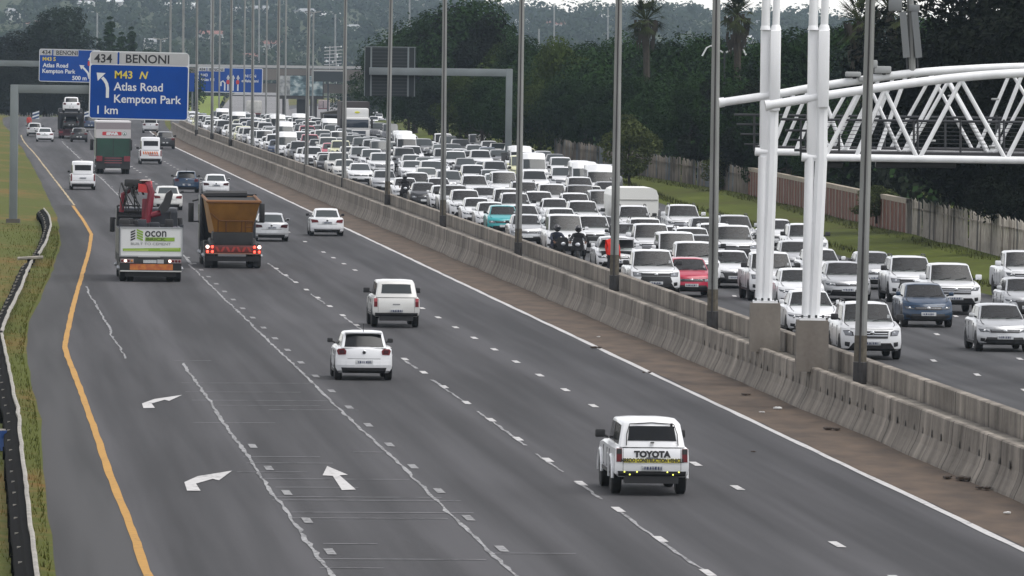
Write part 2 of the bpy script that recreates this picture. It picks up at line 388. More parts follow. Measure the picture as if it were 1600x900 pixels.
# ------------------------------------------------------------------ concrete barriers
def concrete(name, base, dark):
    m, t, b = nodes_mat(name); uv = t.nodes.new('ShaderNodeUVMap'); sep = t.nodes.new('ShaderNodeSeparateXYZ'); t.links.new(uv.outputs[0], sep.inputs[0])
    st = nnoise(t, uv.outputs[0], 1.0, 6, (1.1, .35, 1)); st2 = nnoise(t, uv.outputs[0], 1.0, 4, (.16, .3, 1)); fine = nnoise(t, uv.outputs[0], 9., 5)
    jt = nmath(t, 'PINGPONG', sep.outputs[0], 1.55); jl = nmath(t, 'LESS_THAN', jt, .045)       # vertical grooves
    jt2 = nmath(t, 'PINGPONG', nmath(t, 'ADD', sep.outputs[0], .7), 3.1); jl2 = nmath(t, 'LESS_THAN', jt2, .07)
    f = nmath(t, 'ADD', nmath(t, 'ADD', nmath(t, 'MULTIPLY', st, .6), nmath(t, 'MULTIPLY', st2, .25)), nmath(t, 'MULTIPLY', fine, .15))
    c = nramp(t, f, (.34, dark), (.46, tuple((a*.55+d*.45) for a, d in zip(base, dark))), (.56, base), (.68, tuple(x*1.5 for x in base)))
    c = nmix(t, nmath(t, 'MULTIPLY', jl, .55), c, tuple(x*.45 for x in dark)); c = nmix(t, nmath(t, 'MULTIPLY', jl2, .7), c, tuple(x*.4 for x in dark))
    t.links.new(c, b.inputs['Base Color']); b.inputs['Roughness'].default_value = .92; b.inputs['Specular IOR Level'].default_value = .2
    bp = t.nodes.new('ShaderNodeBump'); bp.inputs['Strength'].default_value = .5; bp.inputs['Distance'].default_value = .05
    t.links.new(f, bp.inputs['Height']); t.links.new(bp.outputs[0], b.inputs['Normal']); return m
CON = concrete('barrier_concrete', (.25, .223, .19), (.085, .075, .063)); CON2 = concrete('median_concrete', (.20, .185, .16), (.11, .10, .085))
DARK = M('dark_hole', (.012, .012, .012), .9)
def sweep(name, prof, mat, y0, y1, zf, step=2.0, wob=0.):
    mb = MB(mat); mb.uv = []; Y = ys(y0, y1, step, 20); n = len(prof); run = [0]
    for a, b in zip(prof, prof[1:]): run.append(run[-1]+math.hypot(b[0]-a[0], b[1]-a[1]))
    ph = random.random()*9
    for y in Y:
        w = (math.sin(y*.21+ph)*.6+math.sin(y*.53+ph*2)*.4)*wob
        for k, (o, z) in enumerate(prof): mb.v.append((XE(y)+o-(w*max(0, 1-z) if k < 4 else 0), y, zf(y)+z+(w*.15 if z > .9 else 0))); mb.uv.append((y, run[k]))
    for i in range(len(Y)-1):
        for k in range(n-1): mb.f.append((i*n+k+1, i*n+k, i*n+n+k, i*n+n+k+1)); mb.m.append(0); mb.sm.append(False)
    mb.f += [tuple(range(n)), tuple(reversed(range((len(Y)-1)*n, len(Y)*n)))]; mb.m += [0, 0]; mb.sm += [False, False]
    return mb
mb = sweep('b', [(2.02, 0), (2.04, .07), (2.17, .34), (2.24, .55), (2.27, 1.05), (2.30, 1.08), (2.44, 1.08), (2.46, 1.0), (2.46, .0)], CON, 90, 900, zprof, 2., .05)
for k in range(46):                                            # weep holes and lifting slots in a row
    y = 168+k*1.75; h = .62; o = 2.235
    if k in (3, 10, 18, 27, 33): continue
    c = XE(y)+o-.015; r = random.uniform(.05, .085)
    mb.uv += [(0, 0)]*4
    mb.add([(c, y-r*2.2, zprof(y)+h-r), (c, y+r*2.2, zprof(y)+h-r), (c+.01, y+r*2.0, zprof(y)+h+r), (c+.01, y-r*.4, zprof(y)+h+r*1.2)], [(0, 3, 2, 1)], DARK)
tag(mb.build('concrete_barrier'), 'long stained concrete barrier along the dirt shoulder of the open carriageway', 'barrier')
mb = sweep('m', [(2.462, .94), (2.7, .965), (3.045, .96)], CON2, 90, 900, zprof, 2.)
mb.f = mb.f[:-2]; mb.m = mb.m[:-2]; mb.sm = mb.sm[:-2]
for k in range(150):                                           # cracked paving joints across the median
    y = 110+k*3+random.uniform(-1, 1); x = XE(y); w = random.uniform(.03, .09); z = .972
    mb.uv += [(0, 0)]*4; mb.add([(x+2.5, y-w, z-.02), (x+3.03, y-w, z), (x+3.03, y+w, z), (x+2.5, y+w, z-.02)], [(0, 1, 2, 3)], M('median_crack', (.05, .045, .04), .95))
tag(mb.build('median_paving'), kind='structure')
mb = sweep('b', [(3.05, .5), (3.06, 1.48), (3.09, 1.5), (3.27, 1.5), (3.30, 1.44), (3.42, .9), (3.46, .5)], CON, 90, 900, zprof, 2., .0)
tag(mb.build('concrete_barrier'), 'upper concrete barrier along the traffic jam, with lamp posts standing against it', 'barrier')
# ------------------------------------------------------------------ lamp posts in the median
POLE = M('galvanised_pole', (.285, .29, .28), .55, .35, noise=.35, nscale=2., stretch=(1, 1, .25)); PBASE = M('tarred_pole_base', (.035, .033, .033), .7, noise=.4, nscale=8)
RUST = M('rusty_pole_band', (.11, .095, .07), .8, noise=.5, nscale=7)
ORD = ['first', 'second', 'third', 'fourth', 'fifth', 'sixth', 'seventh', 'eighth', 'ninth', 'tenth', 'eleventh', 'twelfth', 'thirteenth']
POLES = [(1343,600,1360),(1113,515,1119.5),(959.5,455,967),(809.5,400,815.5),(692,355,695),(605,320,611),(537,292,540),(478.5,270,483),(433,252,436),(394,238,395.5),(360,228,362),(331,218,333),(307,212,308)]
for i, (px, py, pt) in enumerate(POLES):
    p = P(px, py, .965); Y = p.y; t = PY(pt, 0, Y); d = (t-p).normalized(); s = FPX/Y
    r0 = .165 if i < 3 else .15
    root = tag(empty('lamp_post', p), ('nearest tall grey lamp post in the median, at the right of the picture' if i == 0 else f'{ORD[i]} tall grey lamp post in the median counted from the nearest'), 'lamp post', 'lamp posts in the concrete median')
    H = 15.5; up = d*H
    mb = MB(POLE); sh = 10
    mb.tube([(0, 0, 0), up*.5, up], r0, POLE, 8, r2=r0*.62)
    mb.tube([Vector((-.02, -r0*1.02, 0)), up*.98+Vector((0, -r0*.63, 0))], r0*.17, PBASE, 6, r2=r0*.10)     # dark centre strip down the face
    mb.build('pole', root)
    mb = MB(PBASE); mb.tube([(0, 0, 0), d*.55], r0*1.12, PBASE, 8); mb.build('base_sleeve', root)
    if i < 6:
        mb = MB(RUST); mb.tube([d*.56, d*random.uniform(1.1, 1.5)], r0*1.03, RUST, 8); mb.build('rust_band', root)
    mb = MB(POLE)
    for sg in (-1, 1): mb.tube([up, up+Vector((sg*.6, 0, .35)), up+Vector((sg*1.8, 0, .5))], .05, POLE, 6); mb.box(up.x+sg*2.1-.35, up.x+sg*2.1+.35, -.13, .13, up.z+.43, up.z+.57, POLE)
    mb.build('lamp_arm', root)
# thin poles on the far side of the queue
for px, yb, yt, y in ((415.5, 190, -20, 1250), (445.5, 192, -20, 1250), (381, 195, 0, 1280), (342, 198, -10, 1280), (488, 190, 20, 1300), (265, 195, -25, 1080), (285, 198, -25, 950), (249, 190, 62, 1330)):
    a = PY(px, yb, y); b = PY(px+2, yt, y)
    o = empty('street_lamp', a); tag(o, f'thin distant street lamp post rising {"behind the nearest blue sign" if px < 290 else "beyond the traffic queue near the overpass"}', 'lamp post', 'distant lamp posts' if px > 290 else 'distant lamp posts behind the blue sign')
    mb = MB(POLE); mb.tube([(0, 0, 0), b-a], .13, POLE, 6); mb.build('pole', o)
    if yt > -5: mb = MB(POLE); q = b-a; mb.tube([q, q+Vector((1.2, 0, .25))], .08, POLE, 6); mb.tube([q, q+Vector((-1.2, 0, .25))], .08, POLE, 6); mb.build('lamp_arm', o)
a = PY(1132, 230, 560); b = PY(1132, 82, 560); o = tag(empty('street_lamp', a), 'street lamp with two curved white arms in front of the dark trees', 'lamp post')
WM = M('white_steel', (.84, .85, .86), .4, 0, spec=.4, noise=.17, nscale=2.2, stretch=(1, 1, .22))
mb = MB(POLE); mb.tube([(0, 0, 0), b-a], .06, M('dark_pole', (.03, .035, .035), .8), 6); mb.build('pole', o)
for sg in (-1, 1):
    mb = MB(WM); q = b-a; mb.tube([q+Vector((sg*.1, 0, 0)), q+Vector((sg*.9, 0, .45)), q+Vector((sg*1.2, 0, .3)), q+Vector((sg*1.5, 0, -.25))], .055, WM, 6); mb.build('lamp_arm', o)
# ------------------------------------------------------------------ white toll gantry over the right carriageway
q1 = P(1268, 580, .965); q2 = P(1194.5, 549, .965)
gr = tag(empty('toll_gantry', q1, 0), 'white tubular truss gantry arching over the traffic jam, with cameras and a walkway', 'gantry')
nF = RD
def G(px, py, q): return PP(px, py, q, nF)-q1
PED = concrete('pedestal_concrete', (.21, .19, .165), (.13, .115, .10)); GREY = M('gantry_grey_steel', (.06, .065, .07), .5, .4); RAIL = M('dark_railing', (.055, .058, .064), .5, .4)
WALK = M('walkway_mesh', (.03, .03, .033), .7)
for q, tp, nm, sub in ((q1, 500, (1268, 1280), (1260, 1271)), (q2, 474, (1193, 1205), (1187, 1197))):
    o = q-q1; s = FPX/q.y; hp = (580-500)/s if q is q1 else 76/s
    ped = MB(PED); ped.uv = []; w = .42
    for (h, ww) in ((0, w), (hp-.06, w), (hp-.06, w*.97), (hp, w*.97)):
        for sx, sy in ((-1, -1), (1, -1), (1, 1), (-1, 1)): ped.v.append((o.x+sx*ww, o.y+sy*ww, o.z+h)); ped.uv.append((o.y+sx*ww+sy*ww*2+3, h))
    for i in range(3):
        for k in range(4): ped.f.append((i*4+k, i*4+(k+1) % 4, i*4+4+(k+1) % 4, i*4+4+k)); ped.m.append(0); ped.sm.append(False)
    ped.f.append((12, 13, 14, 15)); ped.m.append(0); ped.sm.append(False); ped.build('pedestal', gr)
    base = o+Vector((0, 0, hp+.02))
    mb = MB(WM); mb.box(base.x-.34, base.x+.34, base.y-.3, base.y+.3, base.z-.02, base.z+.05, WM)
    for k in range(4): mb.box(base.x-.30+.18*k, base.x-.24+.18*k, base.y-.31, base.y-.25, base.z+.05, base.z+.12, GREY)
    mb.build('base_plate', gr)
    top = G(nm[1], 0, q); lowtop = G(nm[0]+(nm[1]-nm[0])*.55+4, 45, q)
    mb = MB(WM); kx = 15 if q is q1 else 13; pm = G(nm[0]+kx, 250, q); pt_ = G(nm[1]+5, 60, q); mb.tube([base+Vector((.03, 0, .03)), pm, pt_], .17, WM, 8); mb.build('column', gr)
    a = G(nm[0]+ (20 if q is q1 else 15), 165, q); xa = a.x
    # bulky upper box column: two faces meeting in a shallow ridge, ends at photo row ~46
    zt = G(nm[1], 47, q).z; zb = G(nm[0], 252, q).z; y0 = o.y-.05
    cx = G(nm[1]-2, 110, q).x
    mb = MB(WM)
    for (xo, w2, dy, z_) in ((-.12, .135, .22, zb), (.14, .145, .03, zb+1.4)):
        mb.box(cx+xo-w2, cx+xo+w2, y0+dy-.25, y0+dy+.3, z_, zt, WM, .03)
    mb.build('column_casing', gr)
    for xo in (-.14, .15):
        mb = MB(WM); mb.tube([(cx+xo, y0, zt), (cx+xo, y0, zt+.12), (cx+xo, y0, zt+.16)], .15, WM, 10, r2=.09)
        mb.tube([(cx+xo, y0, zt+.1), (cx+xo+.1, y0, zt+6)], .10 if xo > 0 else .12, WM, 10); mb.build('mast', gr)
    b0 = G(sub[0], tp-6, q); b1 = G(sub[0]+5, 245, q)
    mb = MB(WM); mb.tube([b0, b1], .125, WM, 10)
    for k in range(3): r = b0+(b1-b0)*(.25+.3*k); mb.tube([r, (base.x, r.y, r.z+.1)], .05, WM, 6)
    mb.build('drain_pipe', gr)
UC1 = [(1197,165),(1293,149),(1361,139),(1431,129),(1515,119.5),(1600,114),(1700,112),(1850,116)]
UC2 = [(1125,160.5),(1215,147),(1290,133.5),(1420,115),(1515,108),(1600,104.5),(1700,104),(1850,110)]
LC1 = [(1254,245.5),(1400,247.5),(1600,250.5),(1850,254)]; LC2 = [(1181,237),(1300,238.5),(1600,243),(1850,246)]
for pts, q, nm, r in ((UC1, q1, 'upper_chord', .118), (UC2, q2, 'upper_chord', .118), (LC1, q1, 'lower_chord', .10), (LC2, q2, 'lower_chord', .10)):
    mb = MB(WM); pp = [G(x, y, q) for x, y in pts]
    if nm == 'upper_chord':                                    # smooth arch
        sm = []
        for i in range(len(pp)-1):
            for k in range(4):
                t = k/4; p0 = pp[max(0, i-1)]; p1 = pp[i]; p2 = pp[i+1]; p3 = pp[min(len(pp)-1, i+2)]
                sm.append(.5*(2*p1+(p2-p0)*t+(2*p0-5*p1+4*p2-p3)*t*t+(3*p1-p0-3*p2+p3)*t**3))
        pp = sm+[pp[-1]]
    mb.tube(pp, r, WM, 12); mb.tube([pp[0]-(pp[1]-pp[0]).normalized()*.02, pp[0]+(pp[1]-pp[0]).normalized()*.12], r*1.18, WM, 12); mb.build(nm, gr)
for q, U in ((q1, UC1), (q2, UC2)):                             # far support beyond the carriageway
    a = G(1846, 108, q); mb = MB(WM); mb.tube([(a.x, a.y, -1.2), (a.x, a.y, a.z+1.5)], .2, WM, 10); mb.build('column', gr)
def chord_y(pts, x): return interp(x, pts)
DIA = MB(WM)
def diag(mb, x0, y0, x1, y1, q, r=.07, off=0.): mb.tube([G(x0, y0, q)+RD*off, G(x1, y1, q)+RD*off], r, WM, 8)
for q, U, L, xs, dx in ((q1, UC1, LC1, [(1290, 1340), (1382, 1338), (1382, 1432), (1502, 1438), (1502, 1570), (1640, 1574), (1640, 1706), (1770, 1710)], 0), (q2, UC2, LC2, [(1200, 1240), (1282, 1244), (1282, 1318), (1372, 1322), (1415, 1372), (1476, 1412), (1476, 1545), (1600, 1548), (1600, 1680), (1740, 1684)], 0)):
    for (xa, xb) in xs:
        up, lo = (xb, xa) if (q is q1 and xa in (1290,)) else (xa, xb)
        if q is q1 and xa == 1290: up, lo = 1340, 1290
        if q is q2 and xa == 1200: up, lo = 1240, 1206
        if q is q2 and xa == 1415: up, lo = 1372+43, 1372
        ym = chord_y(U, up)+4; yl = chord_y(L, lo)-3
        mb = MB(WM); diag(mb, up, ym, lo, yl, q, .06); mb.build('diagonal', gr)
        mb = MB(WM); diag(mb, up-13, ym+3, lo-15 if lo < up else lo-16, yl-1, q, .05, 1.1); mb.build('diagonal', gr)
mb = MB(RAIL)
for (xa, y, q, r, xb) in ((1222,186.5,q1,.035,1850),(1150,179.5,q2,.035,1850),(1230,204,q1,.03,1272),(1154,194.5,q2,.03,1196),(1236,219,q1,.03,1272),(1160,210,q2,.03,1196),(1166,225.5,q2,.025,1196),(1244,235,q1,.035,1272)):
    mb = MB(RAIL); mb.tube([G(xa, y, q)+RD*.5, G(xb, y+ (xb-xa)*.0125, q)+RD*.5], r, RAIL, 6); mb.build('handrail', gr)
for k in range(8):
    y = 191+k*6.2; mb = MB(RAIL); mb.tube([G(1262, y, q1)+RD*.3, G(1850, y+7, q1)+RD*.3], .011, RAIL, 4); mb.build('rail_wire', gr)
mb = MB(RAIL)
for x in (1254, 1314, 1431, 1437, 1504, 1565, 1572, 1650): mb = MB(RAIL); mb.tube([G(x, 187, q1)+RD*.45, G(x, 244, q1)+RD*.45], .03, RAIL, 6); mb.build('railing_post', gr)
for x in (1181, 1262, 1385, 1480, 1560): mb = MB(RAIL); mb.tube([G(x, 180, q2)+RD*.45, G(x, 236, q2)+RD*.45], .03, RAIL, 6); mb.build('railing_post', gr)
mb = MB(WALK); a = G(1262, 243, q1); b = G(1850, 250, q1)
mb.add([a, b, b+RD*1.5, a+RD*1.5, a+Vector((0, 0, .12)), b+Vector((0, 0, .12)), b+RD*1.5+Vector((0, 0, .12)), a+RD*1.5+Vector((0, 0, .12))], [(0, 3, 2, 1), (4, 5, 6, 7), (0, 1, 5, 4), (1, 2, 6, 5), (2, 3, 7, 6), (3, 0, 4, 7)], WALK)
mb.build('walkway', gr); mb = MB(WALK); a = G(1186, 235, q2); b = G(1850, 243, q2)
mb.add([a, b, b+RD*1.5, a+RD*1.5, a+Vector((0, 0, .12)), b+Vector((0, 0, .12)), b+RD*1.5+Vector((0, 0, .12)), a+RD*1.5+Vector((0, 0, .12))], [(0, 3, 2, 1), (4, 5, 6, 7), (0, 1, 5, 4), (1, 2, 6, 5), (2, 3, 7, 6), (3, 0, 4, 7)], WALK)
mb.build('walkway', gr)
CAMG = M('camera_housing', (.32, .33, .33), .5)
def gbox(px, py, q, w, h, d, mat, name, off=0.):
    c = G(px, py, q)+RD*off; mb = MB(mat); mb.box(c.x-w/2, c.x+w/2, c.y-d/2, c.y+d/2, c.z-h/2, c.z+h/2, mat, .03); return mb.build(name, gr)
for px, py, w, h in ((1333, 116, .42, .14), (1352, 124, .38, .14), (1379, 109, .46, .20), (1366, 100, .16, .22)):
    gbox(px, py, q2, w, h, .5, CAMG, 'camera_box'); gbox(px+2, py+7, q2, .12, .22, .2, RAIL, 'camera_bracket')
for px, py in ((1487, 150), (1456, 220), (1551, 229), (1555, 155)): gbox(px, py, q2, .22, .06, .22, CAMG, 'sensor_dome')
for px, w in ((1300, .7), (1400, .9), (1460, 1.3)): gbox(px, 258, q1, w, .16, .4, RAIL, 'reader_box', .8)
mb = MB(POLE); a = G(1426, 126, q2); b = G(1421, -40, q2); mb.tube([a, b], .10, POLE, 8)
for sx in (-8, 8): mb.tube([G(1426+sx, 122, q2), G(1425+sx, 85, q2)], .025, RAIL, 6)
mb.tube([G(1413, 44, q2), G(1432, 44, q2)], .04, RAIL, 6); mb.build('antenna_mast', gr)
for x0, y0, x1, y1, w in ((1410, 18, 1416, 90, .13), (1428, 18, 1435, 90, .13)):
    mb = MB(POLE); mb.tube([G(x0, y0, q2)-RD*.1, G(x1, y1, q2)-RD*.1], w, M('antenna_grey', (.16, .17, .175), .6), 4); mb.build('panel_antenna', gr)
gbox(1399, 8, q2, .36, .34, .4, M('antenna_grey', (.2, .21, .21), .6), 'radio_unit'); gbox(1428, 13, q2, .3, .2, .4, MATS['antenna_grey'], 'radio_unit')
# ------------------------------------------------------------------ blue overhead signs
BLUE = M('sign_blue', (.003, .056, .29), .6, noise=.18, nscale=.7, spec=.12); SW = M('sign_white', (.62, .64, .65), .5); SG = M('sign_grey_panel', (.40, .40, .40), .6, noise=.08, nscale=1.); SB = M('sign_black', (.012, .012, .015), .6); SY = M('sign_yellow', (.62, .50, .06), .5); SR = M('sign_red', (.45, .03, .04), .5)
STEEL = M('gantry_blue_grey_steel', (.17, .195, .20), .6, noise=.2, nscale=.6)
def rrect(x0, x1, z0, z1, r, n=4):
    pts = []
    for cx, cz, a0 in ((x1-r, z0+r, -90), (x1-r, z1-r, 0), (x0+r, z1-r, 90), (x0+r, z0+r, 180)):
        for k in range(n+1): a = math.radians(a0+90*k/n); pts.append((cx+r*math.cos(a), cz+r*math.sin(a)))
    return pts
def panel(mb, poly, y0, y1, mat): mb.prism(poly, y0, y1, mat)
def poly2(mb, pts, y, mat): mb.add([(x, y, z) for x, z in pts], [tuple(range(len(pts)))], mat)
def barrow(mb, path, w, y, mat):                               # flat ribbon for arrow stems
    n = len(path); vs = []
    for i, (x, z) in enumerate(path):
        a = path[max(0, i-1)]; b = path[min(n-1, i+1)]; d = math.hypot(b[0]-a[0], b[1]-a[1]); nx, nz = -(b[1]-a[1])/d, (b[0]-a[0])/d
        vs += [(x+nx*w/2, y, z+nz*w/2), (x-nx*w/2, y, z-nz*w/2)]
    mb.add(vs, [(2*i, 2*i+1, 2*i+3, 2*i+2) for i in range(n-1)], mat)
# nearest sign
Y = P(20.5, 345, .35).y; s = FPX/Y; a = P(20.5, 345, .35)
root = tag(empty('gantry_sign', a), 'large blue overhead sign reading 434 Benoni, Atlas Road, Kempton Park, 1 km', 'road sign')
L = lambda px, py: PY(px, py, Y)-a                             # photo point on this sign's plane
tl = L(141.5, 79); br = L(296.5, 186); w = br.x-tl.x
mb = MB(STEEL); pw = .20; top = L(22, 139).z
mb.box(-pw*1.0, pw*1.0, -.2, .2, -.1, top+.22, STEEL, .03); mb.box(-.34, .34, -.34, .34, -.1, .1, CON2); mb.build('post', root)
mb = MB(STEEL); b1 = L(180, 141); mb.box(pw*.9, b1.x, -.19, .19, top-.2, top+.22, STEEL, .02); mb.build('beam', root)
PX = lambda px: (px-141.5)/s                                   # sign coordinates: metres from the top-left corner
PZ = lambda py: -(py-79)/s
sg = empty('x'); bpy.data.objects.remove(sg)
lean = math.radians(-.6)
def on_sign(mb, tlv, dy=-.45):
    c, sn = math.cos(ROLL*.9), math.sin(ROLL*.9)
    return mb.xf(lambda x, y, z: (tlv.x+x*c+z*sn, y+dy, tlv.z-x*sn*1.0+z*c))
W_, H_ = 155/s, 106/s
mb = MB(SW); panel(mb, rrect(0, W_, -H_, 0, .22), 0, .08, SW)
on_sign(mb, tl).build('border', root)
mb = MB(BLUE); panel(mb, rrect(.05, W_-.05, -H_+.05, -.7, .12), -.004, 0, BLUE)
on_sign(mb, tl).build('blue_panel', root)
mb = MB(SG); panel(mb, rrect(.05, 43/s, -.66, -.05, .08), -.006, 0, SG); panel(mb, rrect(46/s, W_-.05, -.66, -.05, .08), -.006, 0, SG); mb.box(43/s, 46/s, -.003, 0, -.66, -.05, BLUE)
on_sign(mb, tl).build('exit_panel', root)
mb = MB(SB); put_text(mb, '434', 13/s, 7/s, -.01, -18/s, SB, .012); put_text(mb, 'BENONI', 13/s, 55/s, -.01, -17.5/s, SB, .012, sx=1.02); on_sign(mb, tl).build('exit_lettering', root)
for t_, x_, z_, sx_ in (('Atlas Road', 38.5, -61, .98), ('Kempton Park', 38, -80, 1.0), ('1 km', 10, -98, 1.)):
    mb = MB(SW); put_text(mb, t_, 12.5/s, x_/s, -.012, z_/s, SW, .008, sx=sx_); on_sign(mb, tl).build('lettering', root)
mb = MB(SY); put_text(mb, 'M43', 11.5/s, 38.5/s, -.012, -42/s, SY, .01); on_sign(mb, tl).build('route_number', root)
mb = MB(SY); put_text(mb, 'N', 11/s, 77/s, -.012, -42/s, SY, .012); mb.xf(lambda x, y, z: (x+.28*(z+42/s), y, z)); on_sign(mb, tl).build('direction_letter', root)
mb = MB(SW); barrow(mb, [(28.5/s, -73/s), (28.5/s, -58/s), (27/s, -51/s), (24/s, -46/s), (20/s, -41.5/s)], 4.8/s, -.012, SW); poly2(mb, [(11/s, -34/s), (25/s, -34.5/s), (13/s, -47/s)], -.012, SW)
on_sign(mb, tl).build('arrow', root)
# second sign
Y2 = 830; s2 = FPX/Y2; a = PY(-60, 218, Y2)
root = tag(empty('gantry_sign', a), 'smaller blue sign half hidden behind the large one, reading Atlas Road 500 m', 'road sign')
L = lambda px, py: PY(px, py, Y2)-a
mb = MB(STEEL); zt = L(0, 99).z; mb.box(-.3, .3, -.25, .25, -.5, zt+.3, STEEL, .03); mb.build('post', root)
mb = MB(STEEL); mb.box(.28, L(120, 99).x, -.24, .24, zt-.28, zt+.3, STEEL, .02); mb.build('beam', root)
tl = L(62, 76); W_, H_ = 96/s2, 51/s2
mb = MB(SW); panel(mb, rrect(0, W_, -H_, 0, .2), 0, .08, SW); on_sign(mb, tl).build('border', root)
mb = MB(BLUE); panel(mb, rrect(.06, W_-.06, -H_+.06, -.06, .14), -.004, 0, BLUE); on_sign(mb, tl).build('blue_panel', root)
mb = MB(SG); panel(mb, rrect(.07, 20/s2, -10/s2, -.07, .05), -.008, -.004, SG); panel(mb, rrect(22/s2, 61/s2, -10.5/s2, -.07, .05), -.008, -.004, SG); on_sign(mb, tl).build('exit_panel', root)
mb = MB(SB); put_text(mb, '434', 6.5/s2, 4/s2, -.014, -8.5/s2, SB, .012); put_text(mb, 'BENONI', 6.5/s2, 26/s2, -.014, -8.8/s2, SB, .012); on_sign(mb, tl).build('exit_lettering', root)
mb = MB(SW); put_text(mb, 'Atlas Road', 6.3/s2, 6/s2, -.014, -28.5/s2, SW, .014); on_sign(mb, tl).build('lettering', root); mb = MB(SW); put_text(mb, 'Kempton Park', 6.3/s2, 5/s2, -.014, -37.5/s2, SW, .014, sx=.97); on_sign(mb, tl).build('lettering', root); mb = MB(SW); put_text(mb, '500 m', 6.3/s2, 52/s2, -.014, -47.5/s2, SW, .014); on_sign(mb, tl).build('lettering', root)
mb = MB(SY); put_text(mb, 'M43 S', 5.8/s2, 5/s2, -.014, -18.5/s2, SY, .012); on_sign(mb, tl).build('route_number', root)
mb = MB(SW); barrow(mb, [(79/s2, -45/s2), (77/s2, -37/s2), (73/s2, -32/s2), (68/s2, -27/s2)], 3/s2, -.012, SW); poly2(mb, [(63/s2, -24/s2), (71/s2, -24.5/s2), (66/s2, -31/s2)], -.012, SW); barrow(mb, [(80/s2, -45/s2), (80/s2, -15/s2)], 3/s2, -.012, SW); poly2(mb, [(76/s2, -16/s2), (84/s2, -16/s2), (80/s2, -9/s2)], -.012, SW); on_sign(mb, tl).build('arrow', root)
mb = MB(SR); panel(mb, rrect(76/s2, 84/s2, -25/s2, -18/s2, .05), -.02, -.013, SR); on_sign(mb, tl).build('lane_shield', root)
# third sign, in front of the overpass
Y3 = 1300; s3 = FPX/Y3; a = PY(285, 190, Y3)
root = tag(empty('gantry_sign', a), 'blue sign with lane diagram arrows hanging in front of the overpass', 'road sign')
L = lambda px, py: PY(px, py, Y3)-a
mb = MB(STEEL); zt = L(0, 125).z; mb.box(-.3, .3, -.25, .25, -3, zt+.3, STEEL); mb.build('post', root)
mb = MB(STEEL); mb.box(.28, L(400, 125).x, .2, .6, zt-.3, zt+.3, STEEL); mb.build('beam', root)
tl = L(310, 104.5); W_, H_ = 101/s3, 39/s3
mb = MB(SW); panel(mb, rrect(0, W_, -H_, 0, .2), 0, .1, SW); on_sign(mb, tl).build('border', root)
mb = MB(BLUE); panel(mb, rrect(.1, W_-.1, -H_+.1, -.1, .12), -.006, 0, BLUE); on_sign(mb, tl).build('blue_panel', root)
mb = MB(SG); panel(mb, rrect(.1, 13/s3, -6.5/s3, -.1, .05), -.012, -.006, SG); panel(mb, rrect(14/s3, 41/s3, -6.5/s3, -.1, .05), -.012, -.006, SG); on_sign(mb, tl).build('exit_panel', root)
mb = MB(SB); put_text(mb, '434', 4.2/s3, 2/s3, -.03, -5.5/s3, SB, .01); put_text(mb, 'BENONI', 4.2/s3, 17/s3, -.03, -5.5/s3, SB, .01); on_sign(mb, tl).build('exit_lettering', root)
mb = MB(SW)
for t_, x, z in (('M43', 4, -14.5), ('Atlas Rd', 4, -21.5), ('N12 N', 73, -14.5), ('eMalahleni', 68, -22)):
    mb = MB(SW); put_text(mb, t_, 4.4/s3, x/s3, -.03, z/s3, SW, .012); on_sign(mb, tl).build('lettering', root)
mb = MB(SW)
for x in (47, 55, 62.5):
    barrow(mb, [(x/s3, -36/s3), (x/s3, -15/s3)], 2.2/s3, -.03, SW); poly2(mb, [((x-2.8)/s3, -17/s3), ((x+2.8)/s3, -17/s3), (x/s3, -11/s3)], -.03, SW)
barrow(mb, [(42/s3, -36/s3), (42/s3, -24/s3), (39/s3, -21/s3), (36/s3, -23/s3), (36/s3, -29/s3)], 2.2/s3, -.03, SW); on_sign(mb, tl).build('arrow', root)
mb = MB(SR)
for x in (47, 62): panel(mb, rrect((x-2.5)/s3, (x+2.5)/s3, -26/s3, -19/s3, .2), -.05, -.035, SR)
on_sign(mb, tl).build('lane_shield', root)
# small blue sign edge just right of the nearest sign
a = PY(300, 190, 1200); o = tag(empty('road_sign', a), 'narrow blue sign peeping out at the right edge of the large sign', 'road sign'); e = PY(296, 114, 1200)-a; f = PY(303.5, 143, 1200)-a
mb = MB(BLUE); mb.box(e.x, f.x, -.05, .05, f.z, e.z, BLUE); mb.build('blue_panel', o); mb = MB(STEEL); mb.box(-.12, .12, .06, .3, -2, e.z, STEEL); mb.build('post', o)
# cantilever gantry seen from behind on the right verge
p = P(794, 258, 1.0); Yb = p.y
root = tag(empty('gantry_sign', p), 'grey cantilever gantry seen from behind carrying a dark louvred sign back', 'road sign'); L = lambda px, py: PY(px, py, Yb)-p
zt = L(792, 114).z; xr = 0; s = FPX/Yb
mb = MB(STEEL); mb.box(-.24, .24, -.24, .24, 0, zt+.30, STEEL, .03); mb.build('post', root)
mb = MB(CON2); mb.box(-.5, .5, -.5, .5, -.6, .9, M('footing_concrete', (.07, .07, .07), .9)); mb.build('footing', root)
mb = MB(STEEL); l = L(577, 114).x; mb.box(l, -.2, -.22, .22, zt-.26, zt+.28, STEEL, .03); mb.build('beam', root)
BACK = M('sign_back', (.020, .026, .028), .8); a, b = L(571, 73), L(649, 151)
mb = MB(BACK); mb.box(a.x, b.x, .35, .42, b.z, a.z, BACK)
for k in range(15): z = b.z+(a.z-b.z)*(k+.5)/15; mb.box(a.x+.45, b.x-.45, .30, .35, z-.03, z+.03, M('sign_back_rib', (.04, .048, .05), .7))
mb.build('sign_back', root)
mb = MB(STEEL)
for x in (581, 639): c = L(x, 0).x; mb.box(c-.06, c+.06, .24, .32, b.z, a.z, STEEL)
for x in (571, 649): c = L(x, 0).x; mb.box(c-.025, c+.025, .30, .36, b.z, a.z, STEEL)
mb.box(a.x, b.x, .3, .36, a.z-.03, a.z+.03, STEEL); mb.build('frame', root)
